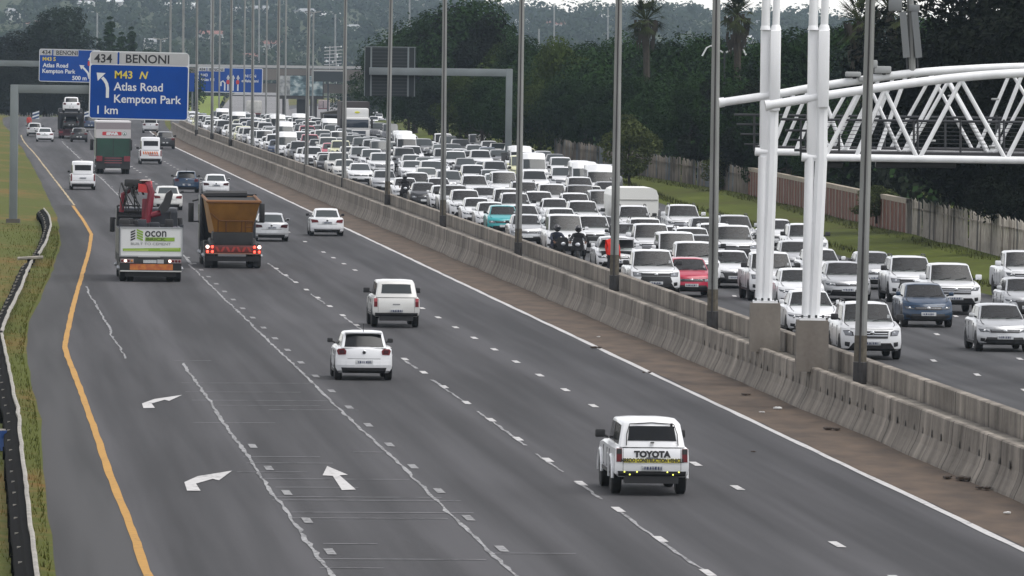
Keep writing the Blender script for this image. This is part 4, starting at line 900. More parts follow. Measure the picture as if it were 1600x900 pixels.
        for sg in (-1, 1):
            g = s.new('side_window', DGLASS); B0, B1, B2 = [Vector((abs(a[0])*sg, a[1], a[2])) for a in (F[0][3], Bm[1], R[0][3])]; U0, U1, U2 = [Vector((abs(a[0])*sg, a[1], a[2])) for a in (F[1][3], Tm[3], R[1][3])]
            cuts = [(0, B0, B1, U0, U1, .16, .96), (1, B1, B2, U1, U2, .04, .84)]
            if s.k == 'pickup': cuts = [(0, B0, B1, U0, U1, .16, .95), (1, B1, B2, U1, U2, .05, .8)]
            top = .86 if s.k not in ('minibus', 'panelvan') else .72
            for _, b0, b1, t0, t1, u0, u1 in cuts:
                pts = []
                for u, v in ((u0, .08), (u1, .08), (u1, top), (u0+.03, top)):
                    a = b0+(b1-b0)*u; b = t0+(t1-t0)*u; pts.append(a+(b-a)*v+Vector((sg*.014, 0, .004)))
                g.add(pts, [(0, 1, 2, 3) if sg > 0 else (3, 2, 1, 0)], DGLASS)
    def flanks(s):
        T = s.T; W = T['W']/2; c0, c1, c2, c3 = T['cab']; m = s.parts[0][1]; h = m
        for sg in (-1, 1):
            x = sg*(W+.012)
            for c in (c0+.45, (c1+c2)/2 if s.k not in ('pickup', 'canopy') else c1+.75, min(c2+.1, c3-.3) if s.k not in ('pickup', 'canopy') else 3.45):
                z1 = s.topz(c)-.12; z0 = T['z0']+.14; m.box(min(x, x-sg*.03), max(x, x-sg*.03), c-.008, c+.008, z0, z1, TRIM)
            m.box(min(x, x-sg*.04), max(x, x-sg*.04), T['fo']+.45, T['L']-T['ro']-.45, T['z0']+.02, T['z0']+.10, TRIM)
            for c in ((c1+c2)/2-.22, min(c2, T['L']-T['ro']-.1)-.05): h.box(min(x, x+sg*.02), max(x, x+sg*.02), c-.1, c+.05, s.topz(c)-.27, s.topz(c)-.23, s.p, .008)
    def wheels(s):
        T = s.T; r = T['r']; W = T['W']/2
        for c in (T['fo'], T['L']-T['ro']):
            for sg in (-1, 1):
                b = s.parts[0][1]; a = MB(TRIM); a.wheel(sg*(W-.25) if sg > 0 else -W-.006, W+.006 if sg > 0 else -(W-.25), c, r, r+.075, TRIM, 18, .01)
                a.v = [(x, y, max(z, T['z0']+.03)) for x, y, z in a.v]; b.merge(a)
                m = s.new('wheel', RUB); x0, x1 = sorted((sg*(W-.215), sg*(W+.012))); m.wheel(x0, x1, c, r, r, RUB, 18)
                if s.tier == 1: h = s.new('rim', RIM, m)
                else: h = m
                xo = sg*(W+.018); k = 10; ring = [(xo-sg*.03*(i == 0), c+math.cos(2*math.pi*j/k)*q, r+math.sin(2*math.pi*j/k)*q) for i, q in enumerate((r*.62,)) for j in range(k)]
                h.add(ring, [tuple(range(k)) if sg > 0 else tuple(reversed(range(k)))], RIM)
                h.add([(xo+sg*.004, c+math.cos(2*math.pi*j/5+a)*q, r+math.sin(2*math.pi*j/5+a)*q) for j in range(5) for a, q in ((0, r*.2), (.45, r*.55), (.85, r*.55))], [(3*j, 3*j+1, 3*j+2) if sg > 0 else (3*j+2, 3*j+1, 3*j) for j in range(5)], TRIM)
    def mirrors(s):
        T = s.T; W = T['W']/2; c = T['cab'][0]+.42; z = s.topz(c)+.10; mat = TRIM if s.st in (1, 3) or s.k in ('panelvan', 'canopy', 'minibus') else s.p
        big = 1.35 if s.k in ('pickup', 'canopy', 'minibus', 'suv') else 1.0
        for sg in (-1, 1):
            m = s.new('wing_mirror', mat); x0 = sg*(W-.10); x1 = sg*(W+.06*big)
            xa, xb = sorted((x1-sg*.085*big, x1+sg*.085*big)); m.box(xa, xb, c-.055, c+.06, z-.045*big, z+.095*big, mat, .035); m.tube([(x0, c+.05, z-.05), (x1-sg*.05, c, z)], .028, TRIM, 6)
            m.box(xa+.015, xb-.015, c+.055, c+.064, z-.03*big, z+.08*big, TRIM, .004)
    def plate(s, face, z, w=.50, h=.115, x=0.):
        m = s.new('number_plate', PLT); s.patch(m, [(x-w/2, z), (x+w/2, z), (x+w/2, z+h), (x-w/2, z+h)], PLT, face, off=.028, cuts=False)
        if s.tier == 1:
            fn = s.front if face == 'f' else s.rear; sg = -1 if face == 'f' else 1; y = fn(0, z+h/2)+sg*.034
            xs = -.21
            for k in range(7):
                ww = .022+.010*((k*7) % 3)
                m.box(x+xs, x+xs+ww, y-.003, y+.003, z+.025, z+h-.022, PLTT); xs += ww+.028
    def fascia(s):
        T = s.T; W = T['W']/2; hf = s.topz(0); z0 = T['z0']; st = s.st; k = s.k; h = hf-z0
        # head lamps
        lm = LAMP if s.p in (PAINT['white'], PAINT['offwhite'], PAINT['silver'], PAINT['cream']) and st != 2 else LAMP
        for sg in (-1, 1):
            m = s.new('headlight', TRIM)
            if st == 0: po = [(W*.50, hf-.27*h), (W*.88, hf-.25*h), (W*.95, hf-.07*h), (W*.72, hf-.10*h)]
            elif st == 1: po = [(W*.56, hf-.31*h), (W*.90, hf-.31*h), (W*.93, hf-.07*h), (W*.56, hf-.10*h)]
            elif st == 2: po = [(W*.52, hf-.22*h), (W*.90, hf-.17*h), (W*.96, hf-.03*h), (W*.56, hf-.13*h)]
            else: po = [(W*.60, hf-.34*h), (W*.86, hf-.32*h), (W*.93, hf-.10*h), (W*.76, hf-.08*h), (W*.62, hf-.16*h)]
            cx = sum(p[0] for p in po)/4; cz = sum(p[1] for p in po)/len(po); po2 = [(cx+(x-cx)*.86, cz+(z-cz)*.80) for x, z in po]
            if sg < 0: po = [(-x, z) for x, z in reversed(po)]; po2 = [(-x, z) for x, z in reversed(po2)]
            s.patch(m, po, TRIM, 'f', off=.006); s.patch(m, po2, LAMPD if st in (0, 2) else M('headlamp_mid', (.22, .23, .245), .15, .2), 'f', off=.012)
            if s.tier < 3: q = sg*W*.74; m.ball((q, s.front(q, hf-.19*h)-.008, hf-.19*h), .045, CHR if st in (0, 2) else LAMP, 8, (1, .4, 1))
        g = s.new('grille', TRIM)
        if k in ('pickup', 'suv', 'canopy'):
            a = .58 if st != 3 else .52
            s.patch(g, [(-W*a, hf-.44*h), (W*a, hf-.44*h), (W*(a+.03), hf-.12*h), (-W*(a+.03), hf-.12*h)], TRIM, 'f', off=.016)
            for q in ((.20, .30) if st in (0, 3) else (.26,)): s.patch(g, [(-W*a, hf-(q+.035)*h), (W*a, hf-(q+.035)*h), (W*a, hf-q*h), (-W*a, hf-q*h)], CHR if st != 1 else PAINT['grey'], 'f', off=.026)
            if st == 1:                                         # big black mask reaching down to the bumper
                s.patch(g, [(-W*.50, z0+.10*h), (W*.50, z0+.10*h), (W*.66, z0+.42*h), (W*.60, hf-.36*h), (-W*.60, hf-.36*h), (-W*.66, z0+.42*h)], TRIM, 'f', off=.014)
        elif k in ('minibus', 'panelvan', 'van'): s.patch(g, [(-W*.5, hf-.22*h), (W*.5, hf-.22*h), (W*.5, hf-.10*h), (-W*.5, hf-.10*h)], TRIM, 'f', off=.014); s.patch(g, [(-W*.5, hf-.17*h), (W*.5, hf-.17*h), (W*.5, hf-.15*h), (-W*.5, hf-.15*h)], CHR, 'f', off=.02)
        else:
            s.patch(g, [(-W*.52, hf-.29*h), (W*.52, hf-.29*h), (W*.56, hf-.10*h), (-W*.56, hf-.10*h)], TRIM, 'f', off=.012); s.patch(g, [(-W*.50, hf-.185*h), (W*.50, hf-.185*h), (W*.5, hf-.165*h), (-W*.5, hf-.165*h)], CHR, 'f', off=.02)
            if st == 2: s.patch(g, [(-W*.38, z0+.16*h), (W*.38, z0+.16*h), (W*.52, hf-.24*h), (-W*.52, hf-.24*h)], TRIM, 'f', off=.010)
        y = s.front(0, hf-.2*h)-.03; g.ball((0, y, hf-.185*h), .06, CHR, 10, (1.2, .3, .9))
        b = s.new('bumper_intake', TRIM)
        if k in ('pickup', 'suv', 'canopy'): s.patch(b, [(-W*.80, z0+.02*h), (W*.80, z0+.02*h), (W*.62, z0+.36*h), (-W*.62, z0+.36*h)], TRIM, 'f', off=.012)
        else: s.patch(b, [(-W*.78, z0+.04*h), (W*.78, z0+.04*h), (W*.66, z0+.45*h), (-W*.66, z0+.45*h)], TRIM, 'f', off=.010)
        s.mirror(b, [(W*.74, z0+.18*h), (W*.88, z0+.22*h), (W*.88, z0+.40*h), (W*.72, z0+.38*h)], TRIM, 'f', off=.010)
        s.patch(b, [(-W*.8, z0+.005), (W*.8, z0+.005), (W*.84, z0+.07*h), (-W*.84, z0+.07*h)], TRIM, 'f', off=.012)
        s.plate('f', z0+.34*h if k not in ('pickup', 'suv') else z0+.26*h)
        if s.tier < 3 and k in ('suv', 'pickup', 'hatch', 'sedan'):
            bl = s.new('bonnet_gap', TRIM); c0 = T['cab'][0]
            for sg in (-1, 1): bl.tube([(sg*W*.74, s.T['af']*.62+.16, s.topz(.35)+.012), (sg*W*.80, c0*.55, s.topz(c0*.55)+.014), (sg*W*.82, c0-.02, s.topz(c0)+.012)], .009, TRIM, 4)
            s.patch(bl, [(-W*.70, hf-.035*h), (W*.70, hf-.035*h), (W*.70, hf-.015*h), (-W*.70, hf-.015*h)], TRIM, 'f', off=.003)
        if k == 'suv' and s.tier < 3:
            for sg in (-1, 1): rr_ = s.new('roof_rail', TRIM); rr_.tube([(sg*(T['wr']-.03), T['cab'][1]+.25, T['H']-.03), (sg*(T['wr']-.03), T['cab'][1]+.4, T['H']+.045), (sg*(T['wr']-.03), T['cab'][2]-.4, T['H']+.045), (sg*(T['wr']-.03), T['cab'][2]-.2, T['H']-.03)], .022, TRIM, 6)
        w = s.new('wiper', TRIM)
        if s.tier == 1:
            c0, c1 = T['cab'][0], T['cab'][1]; H = T['H']
            for x in (-.45, .12): w.tube([(x, c0+.02, s.topz(c0)+.04), (x+.42, c0+.14, s.topz(c0)+.12)], .014, TRIM, 5)
        else: s.parts.pop()
        if st in (1, 3) and s.tier < 3:                         # licence sticker on the screen
            c0, c1 = T['cab'][0], T['cab'][1]; t = .22; q = self_pt = (T['W']/2-.30, c0+(c1-c0)*t+.05-.05, s.topz(c0)+(T['H']-s.topz(c0))*t+.05)
            d = s.new('licence_disc', PLT); d.box(q[0]-.04, q[0]+.04, q[1]-.02, q[1], q[2]-.05, q[2]+.05, PLT)
    def tailgate(s):
        T = s.T; W = T['W']/2; hr = s.topz(T['L']); z0 = T['z0']; k = s.k; h = hr-z0; st = s.st
        for sg in (-1, 1):
            m = s.new('tail_light', TAIL); F = lambda po: [(sg*x, z) for x, z in (po if sg > 0 else list(reversed(po)))]
            if k in ('canopy', 'pickup'):
                s.patch(m, F([(W*.81, hr-.50*h), (W*.96, hr-.50*h), (W*.96, hr-.06*h), (W*.81, hr-.06*h)]), TAIL, 'r', off=.014, cuts=False)
                s.patch(m, F([(W*.82, hr-.24*h), (W*.95, hr-.24*h), (W*.95, hr-.07*h), (W*.82, hr-.07*h)]), TRIM if st == 0 else M('tail_clear', (.35, .05, .06), .3), 'r', off=.02, cuts=False)
            elif k in ('minibus', 'panelvan'): s.patch(m, F([(W*.86, z0+.45*h), (W*.97, z0+.45*h), (W*.97, hr-.02), (W*.86, hr-.02)]), TAIL, 'r', off=.014, cuts=False)
            elif k == 'sedan': s.patch(m, F([(W*.52, hr-.30*h), (W*.92, hr-.34*h), (W*.97, hr-.10*h), (W*.58, hr-.14*h)]), TAIL if st else M('tail_dark', (.04, .006, .009), .3, spec=.2), 'r', off=.014)
            else:
                s.patch(m, F([(W*.64, hr-.27*h), (W*.90, hr-.29*h), (W*.955, hr-.13*h), (W*.90, hr-.05*h), (W*.70, hr-.04*h), (W*.62, hr-.12*h)]), TAIL, 'r', off=.016)
                s.patch(m, F([(W*.68, hr-.235*h), (W*.86, hr-.245*h), (W*.88, hr-.10*h), (W*.71, hr-.09*h)]), M('tail_dark', (.04, .006, .009), .3, spec=.2), 'r', off=.022)
        b = s.new('rear_bumper', TRIM)
        if k in ('canopy', 'pickup'):
            s.patch(b, [(-W*.90, z0+.02), (W*.90, z0+.02), (W*.92, z0+.20*h), (-W*.92, z0+.20*h)], TRIM, 'r', off=.05)
            b.box(-W*.72, W*.72, T['L']-.5, T['L']-.05, z0-.14, z0+.04, TRIM); b.ball((-.05, T['L']-1.1, z0+.02), .2, TRIM, 10, (1.1, .8, 1)); b.tube([(-W+.2, T['L']-T['ro'], T['r']), (W-.2, T['L']-T['ro'], T['r'])], .06, TRIM, 6)
            s.plate('r', z0+.22*h, .46, .11)
            sm = s.new('panel_gap', TRIM); s.patch(sm, [(-W*.78, hr-.03), (W*.78, hr-.03), (W*.78, hr-.015), (-W*.78, hr-.015)], TRIM, 'r', off=.004)
            s.mirror(sm, [(W*.775, z0+.22*h), (W*.785, z0+.22*h), (W*.785, hr-.03), (W*.775, hr-.03)], TRIM, 'r', off=.004, cuts=False)
            s.patch(sm, [(-.13, hr-.40*h), (.13, hr-.40*h), (.13, hr-.34*h), (-.13, hr-.34*h)], PAINT['grey'], 'r', off=.012, cuts=False)
        elif k in ('minibus', 'panelvan'):
            s.patch(b, [(-W*.86, z0), (W*.86, z0), (W*.9, z0+.22*h), (-W*.9, z0+.22*h)], TRIM, 'r', off=.012)
            s.patch(b, [(-W*.93, z0+.26*h), (W*.93, z0+.26*h), (W*.93, z0+.40*h), (-W*.93, z0+.40*h)], s.p, 'r', off=.05)
            s.plate('r', z0+.62*h, .46, .11)
            s.patch(b, [(-W*.8, z0+.46*h), (W*.8, z0+.46*h), (W*.8, z0+.475*h), (-W*.8, z0+.475*h)], TRIM, 'r', off=.006)
        else:
            bp_ = s.new('bumper_shell', s.p); s.patch(bp_, [(-W*.93, z0+.06*h), (W*.93, z0+.06*h), (W*.955, z0+.30*h), (W*.93, z0+.50*h), (-W*.93, z0+.50*h), (-W*.955, z0+.30*h)], s.p, 'r', off=.022)
            s.patch(b, [(-W*.74, z0+.0*h), (W*.74, z0+.0*h), (W*.80, z0+.22*h), (-W*.80, z0+.22*h)], TRIM, 'r', off=.030)
            s.patch(b, [(-W*.60, z0+.01), (W*.60, z0+.01), (W*.60, z0+.05*h), (-W*.60, z0+.05*h)], CHR if st == 0 else TRIM, 'r', off=.026)
            s.plate('r', (z0+.36*h) if k != 'sedan' else (hr-.40*h), .52, .115)
            gp = s.new('panel_gap', TRIM); s.patch(gp, [(-W*.58, z0+.56*h), (W*.58, z0+.56*h), (W*.58, z0+.575*h), (-W*.58, z0+.575*h)], TRIM, 'r', off=.003)
            bd = s.new('badge', CHR); y = s.rear(0, hr-.17*h)+.012; bd.ball((0, y, hr-.17*h), .06, CHR, 12, (1, .3, 1)); bd.ball((0, y+.012, hr-.17*h), .042, TRIM, 12, (1, .3, 1))
        if s.tier == 1 and k == 'hatch':
            a = s.new('aerial', TRIM); a.tube([(0, T['cab'][2]-.1, T['H']-.03), (0, T['cab'][2]+.02, T['H']+.22)], .010, TRIM, 5)
            w = s.new('rear_spoiler', s.p); w.box(-T['wr']*.95, T['wr']*.95, T['cab'][2]-.05, T['cab'][2]+.14, T['H']-.075, T['H']-.035, s.p, .012)
    def interior(s):
        T = s.T; m = s.new('seats', SEAT); c0, c1, c2, c3 = T['cab']
        for x in (-.36, .36): m.box(x-.2, x+.2, c1+.5, c1+.62, .7, T['H']-.25, SEAT, .05)
    def make(s, name, cat):
        s.body(); s.cabin(); s.wheels(); s.mirrors()
        if s.tier < 3: s.flanks()
        if not s.away: s.fascia()
        else: s.tailgate()
        extra = getattr(s, 'extra', None)
        if extra: extra(s)
        T = s.T
        fn = (lambda x, y, z: (-x*ZS, (T['L']-y-T['ro'])*ZS, z*ZS)) if s.away else (lambda x, y, z: (x*ZS, (y-T['fo'])*ZS, z*ZS))
        if s.tier == 3:
            mb = MB(s.p)
            for nm, m, pa in s.parts: mb.merge(m)
            return mb.xf(fn).build(name)
        root = empty(name); done = {}
        for nm, m, pa in s.parts: m.xf(fn); done[id(m)] = m.build(nm, done[id(pa)] if pa is not None else root)
        return root
PROTO = {}
def heading(Y): return -math.atan(slope(Y))
def car(kind, paint, p, away=False, style=0, tier=1, label=None, cat=None, group=None, rz=0., extra=None, key=None, **kw):
    k = (kind, paint, away, style, tier, key)
    if k not in PROTO or extra:
        c = Car(kind, paint, away, style, tier, **kw); c.extra = extra; o = c.make({'hatch': 'hatchback_car', 'sedan': 'sedan_car', 'suv': 'suv_car', 'pickup': 'pickup_truck', 'canopy': 'canopy_pickup', 'minibus': 'minibus', 'panelvan': 'minibus', 'van': 'van'}[kind], cat)
        if not extra: PROTO[k] = o
    else: o = copy_tree(PROTO[k])
    for q in ('label', 'category', 'group'):
        if q in o: del o[q]
    o.location = p; o.rotation_euler = (0, 0, heading(p[1])+rz)
    return tag(o, label, cat or {'hatch': 'car', 'sedan': 'car', 'suv': 'suv', 'pickup': 'pickup', 'canopy': 'pickup', 'minibus': 'minibus', 'panelvan': 'minibus', 'van': 'van'}[kind], group)
# ------------------------------------------------------------------ the open carriageway: cars seen from behind
def shift(p, dx): return Vector((p.x+dx, p.y, p.z))
def lettered(c):
    T = c.T; W = T['W']/2; hr = c.topz(T['L']); h = hr-T['z0']
    fn = lambda x, z: c.rear(-x, z)+.02
    m = c.new('tailgate_lettering', TRIM); sub = MB(TRIM); put_text(sub, 'TOYOTA', .13, 0, 0, hr-.335*h, TRIM, .012, 'CENTER', 1.04); m.merge(sub.xf(lambda x, y, z: (-x, c.rear(x, z)+.02, z)))
    b = c.new('banner', M('banner_yellow', (.55, .48, .03), .6)); c.patch(b, [(-W*.77, hr-.52*h), (W*.77, hr-.52*h), (W*.77, hr-.40*h), (-W*.77, hr-.40*h)], MATS['banner_yellow'], 'r', off=.022)
    sub = MB(TRIM); put_text(sub, 'AIRRDO CONSTRUCTION VEHICLE', .082, 0, 0, hr-.502*h, TRIM, .005, 'CENTER', .76); b.merge(sub.xf(lambda x, y, z: (-x, c.rear(x, z)+.03, z)))
    YL_ = M('amber_marker', (.75, .78, .12), .4, emit=.9)
    for x, z in ((-.60, .12), (-.47, .06), (-.34, .12), (.34, .12), (.50, .06), (.62, .12)):
        l = c.new('marker_lamp', YL_); l.ball((x, c.rear(x, T['z0']+z)+.06, T['z0']+z), .019, YL_, 8)
    for cc in (T['fo'], T['L']-T['ro']):
        for sg in (-1, 1):
            f = c.new('wheel_arch_flare', c.p)
            pts = [(sg*(W+.01), cc+math.cos(a)*(T['r']+.13), T['r']+math.sin(a)*(T['r']+.13)) for a in [math.pi*(k/8) for k in range(9)]]; f.tube(pts, .035, c.p, 6)
    k = c.new('canopy_frame', TRIM); z = T['H']
    c3 = T['cab'][3]; zb = c.topz(c3); c2 = T['cab'][2]
    def cp(x, v): return (x*(1-.24*v), c3+(c2-c3)*v+.02, zb+(z-.045-zb)*v)
    w = W-.13
    k.tube([cp(-w*.84, .06), cp(-w*.92, .5), cp(-w*.90, .90), cp(0, .955), cp(w*.90, .90), cp(w*.92, .5), cp(w*.84, .06)], .012, TRIM, 5)
    k.box(-.04, .04, c3-.02, c3+.03, zb+.13*(z-zb), zb+.18*(z-zb), TRIM); k.box(-.47, -.42, c2-.06, c2+.03, z-.19, z-.08, TRIM)
car('canopy', 'white', shift(P(1003, 771, 0), .12), True, 0, 1, 'white canopy pickup with TOYOTA tailgate and yellow banner, nearest on the open road', key='lettered', extra=lettered)
car('hatch', 'white', P(567, 593.5, 0), True, 1, 1, 'white hatchback with dark red tail lamps driving away alone in mid road', key='near')
car('canopy', 'offwhite', P(616.5, 511, 0), True, 1, 1, 'dusty off-white canopy pickup ahead of the white hatchback', key='near', z0=.40)
car('sedan', 'silver', P(423, 377, 0), True, 0, 1, 'silver sedan passing to the right of the yellow tipper truck')
car('sedan', 'white', P(510, 368.5, 0), True, 1, 1, 'white sedan in the lane beside the white edge line', key='near')
car('hatch', 'blue', P(291, 301, 0), True, 1, 1, 'bright blue hatchback ahead of the crane truck')
car('sedan', 'white', P(337, 306, 0), True, 0, 1, 'white car half hidden in front of the yellow tipper truck')
car('sedan', 'offwhite', P(262, 328, 0), True, 1, 1, 'pale sedan mostly hidden behind the red crane of the truck')
car('panelvan', 'white', P(129, 296.5, 0), True, 0, 1, 'plain white minibus in the left lane by the yellow line')
def chevrons(c):
    T = c.T; W = T['W']/2; hr = c.topz(T['L']); OR = M('chevron_orange', (.62, .16, .04), .5)
    m = c.new('warning_chevrons', OR); z = T['z0']+.62*(hr-T['z0'])
    for k in range(7): x = -.62+k*.19; c.patch(m, [(x, z), (x+.11, z), (x+.17, z+.24), (x+.06, z+.24)], OR, 'r', off=.03, cuts=False)
    c.patch(m, [(-.66, z-.10), (.15, z-.10), (.15, z-.05), (-.66, z-.05)], M('stripe_red', (.4, .05, .04), .5), 'r', off=.03, cuts=False)
car('minibus', 'white', P(235, 256.5, 0), True, 0, 1, 'white minibus with orange warning chevrons on its tailgate', key='chev', extra=chevrons)
car('suv', 'black', P(258, 233, 0), True, 1, 2, 'small dark suv just ahead of the chevron minibus beside the barrier')
car('van', 'silver', P(235, 208, 0), True, 1, 2, 'silver van farthest along the lane under the blue sign')
car('hatch', 'black', P(123.5, 222, 0), True, 1, 2, 'dark hatchback following the loaded car carrier')
car('sedan', 'white', P(70, 221.5, 0), True, 1, 2, 'white sedan in the far left lane behind a silver car')
car('hatch', 'silver', P(54, 213, 0), True, 1, 2, 'silver hatchback farthest in the left lane near a red figure')
car('suv', 'darkblue', P(141, 204, 0), True, 1, 2, 'blue and white suv between the car carrier and the supermarket truck')
# ------------------------------------------------------------------ the jam: cars facing the camera
ZR = .65
LANES = [(7.2, 'lane beside the barrier'), (10.2, 'second lane from the barrier'), (12.9, 'third lane from the barrier'), (15.7, 'fourth lane from the barrier'), (18.6, 'fifth lane from the barrier'), (99, 'outermost lane by the verge')]
JAM = []                                                       # (x, y ground) -> kept for labels
def jam(kind, paint, px, py, style=0, label=None, tier=None, off=None, Y=None, rz=0., **kw):
    if off is None:
        p = P(px, py, ZR); p = P(px, py, zr(p.y)); p = P(px, py, zr(p.y))
    else: p = Vector((XE(Y)+off, Y, zr(Y)))
    s = FPX/p.y
    t = tier or (1 if p.y < 330 else 2 if p.y < 480 else 3)
    o = car(kind, paint, p, False, style, t, label, group=None if label else 'vehicles queueing in the traffic jam', rz=rz, **kw)
    JAM.append((o, kind, paint, p, label)); return o
jam('suv', 'white', 1358, 561, 3, 'white suv nearest the camera in the jam, half behind the lamp post')
jam('hatch', 'silver', 1566, 549, 0, 'silver white hatchback with amber indicator at the right edge')
jam('hatch', 'blue', 1447, 511, 0, 'blue hatchback in front of the large white pickup')
jam('pickup', 'white', 1489, 491, 0, 'large white pickup with chrome grille behind the blue hatchback')
jam('suv', 'white', 1425, 472, 1, 'pale suv tucked behind the left of the blue hatchback')
jam('pickup', 'white', 1604, 466, 0, 'white pickup cut off by the right edge with an orange roof light')
jam('hatch', 'silver', 1604, 500, 2, 'silver hatchback cut off by the right edge below the white pickup')
jam('sedan', 'white', 1269, 524, 2, 'white saloon directly behind the nearest white gantry column')
jam('hatch', 'white', 1250, 484, 2, 'white hatchback between the two white gantry columns')
jam('sedan', 'silver', 1322, 470, 0, 'silver saloon just left of the nearest lamp post')
jam('hatch', 'silver', 1366, 452, 1, 'silver hatchback just right of the nearest lamp post on the verge side')
jam('pickup', 'white', 1207, 470, 1, 'white pickup with black grille behind the farther gantry column')
jam('suv', 'white', 1260, 410, 3, 'white off-roader with roof rack beside the grass bank')
jam('hatch', 'white', 1284, 447, 0, 'small white hatchback behind the nearest gantry column')
jam('hatch', 'silver', 1246, 432, 1, 'silver hatchback seen between the gantry columns')
jam('hatch', 'white', 1216, 392, 1, 'small white hatchback beside the white off-roader')
jam('sedan', 'white', 1145, 450, 2, 'white saloon with wide black grille right of the second lamp post')
jam('pickup', 'white', 1149, 418, 1, 'white pickup behind the white saloon with wide black grille')
jam('suv', 'silver', 1150, 394, 0, 'silver suv beside the grass bank behind the white pickup')
jam('suv', 'white', 1069, 374, 0, 'white suv alone against the grass bank left of the second lamp post')
jam('sedan', 'silver', 1104, 388, 0, 'silver saloon behind the second lamp post near the grass')
jam('suv', 'white', 1010, 400, 1, 'white suv right behind the third lamp post, fourth row back')
jam('sedan', 'white', 1045, 404, 0, 'white saloon with open looking dark windscreen amid the jam')
jam('pickup', 'white', 1020, 415, 0, 'white double cab pickup two places behind the leading pickup')
jam('suv', 'white', 1083, 418, 3, 'white suv left of the second lamp post in mid jam')
jam('suv', 'grey', 1094, 432, 1, 'grey suv against the left side of the second lamp post')
jam('van', 'white', 1059, 434, 0, 'white van with stickers on its windscreen behind the red car')
jam('pickup', 'white', 1087, 450, 1, 'white pickup beside the second lamp post behind the red car')
jam('hatch', 'red', 1078, 464, 1, 'bright red hatchback beside the leading white pickup')
jam('pickup', 'white', 1022, 466, 1, 'white pickup with big black grille right of the third lamp post, lamps lit')
jam('van', 'white', 884, 400, 0, 'white van with the motorcyclists in front of it')
jam('hatch', 'silver', 823, 384, 1, 'silver white hatchback right of the fourth lamp post at the barrier')
jam('hatch', 'teal', 787, 367, 1, 'bright teal hatchback left of the fourth lamp post')
jam('hatch', 'black', 663, 325, 1, 'black hatchback with one lamp lit left of the fifth lamp post')
jam('hatch', 'cream', 707, 303, 1, 'pale yellow hatchback right of the fifth lamp post')
jam('hatch', 'white', 563, 289, 0, 'white hatchback at the barrier between the sixth and seventh lamp posts')
jam('minibus', 'white', 913, 309, 0, 'white high roofed minibus on the verge side left of the third lamp post')
jam('minibus', 'white', 834, 291, 0, 'white high roofed minibus just right of the fourth lamp post')
jam('minibus', 'white', 814, 277, 1, 'white minibus with red flank behind the fourth lamp post')
jam('minibus', 'white', 630, 246, 0, 'white high roofed minibus right of the sixth lamp post')
jam('minibus', 'white', 516, 221, 0, 'white high roofed minibus left of the large lorry cab')
NEAR = [('suv','white',927,395,1),('hatch','grey',938,386,1),('pickup','grey',908,340,0),('suv','white',912,367,1),('van','silver',944,352,0),('suv','white',907,321,0),('sedan','grey',950,322,0),('pickup','white',864,338,0),('suv','white',843,349,3),('hatch','white',868,354,0),('suv','white',836,308,1),
 ('hatch','white',768,361,2),('hatch','white',746,353,0),('suv','white',728,346,2),('suv','silver',711,337,1),('suv','white',742,318,0),('pickup','white',795,347,0),('hatch','silver',757,333,1),('van','white',788,316,0),('hatch','silver',768,300,0),('suv','white',740,298,1),('suv','white',652,313,3),('hatch','silver',601,302,1),('suv','white',675,290,0),('sedan','white',645,283,0),('suv','white',644,262,1),('suv','grey',662,248,0),
 ('hatch','white',694,330,0),('hatch','white',634,316,1),('hatch','white',686,316,2),('suv','white',900,352,3),('hatch','silver',980,400,1),('suv','white',1120,410,0),('hatch','white',878,372,2),('suv','silver',820,330,1),('suv','white',806,352,1),('hatch','white',820,366,0)]
for k, pa, x, y, st in NEAR: jam(k, pa, x, y, st)
KINDS = ['hatch']*9+['sedan']*6+['suv']*7+['pickup']*5+['van']*2+['minibus']*1
PAINTS = ['white']*12+['offwhite']*4+['silver']*7+['grey']*4+['black']*3+['cream', 'darkblue', 'red']
rnd = random.Random(11)
taken = [(p.x-XE(p.y), p.y) for _, _, _, p, _ in JAM]
for li, (off, ya, yb, gap) in enumerate(((5.5, 400, 1000, 12.4), (8.8, 400, 990, 12.4), (11.5, 420, 985, 12.5), (14.2, 440, 985, 12.6), (17.0, 470, 960, 13.2), (19.8, 500, 800, 14.5), (22.4, 570, 690, 16))):
    y = ya+rnd.random()*8
    while y < yb:
        o = off+rnd.uniform(-.25, .25)
        if o < offR(y)-1.1 and not any(abs(o-a) < 1.9 and abs(y-b) < 9.5 for a, b in taken) and not (690 < y < 765 and 16 < o < 21.5):
            k = rnd.choice(KINDS); jam(k, rnd.choice(PAINTS) if k != 'minibus' else 'white', 0, 0, rnd.choice((0, 1, 1, 2, 3)) if k not in ('suv', 'pickup') else rnd.choice((0, 1, 3)), off=o, Y=y, rz=rnd.uniform(-.012, .012)); taken.append((o, y))
        y += gap*rnd.uniform(.85, 1.18)
print('JAM', len(JAM))
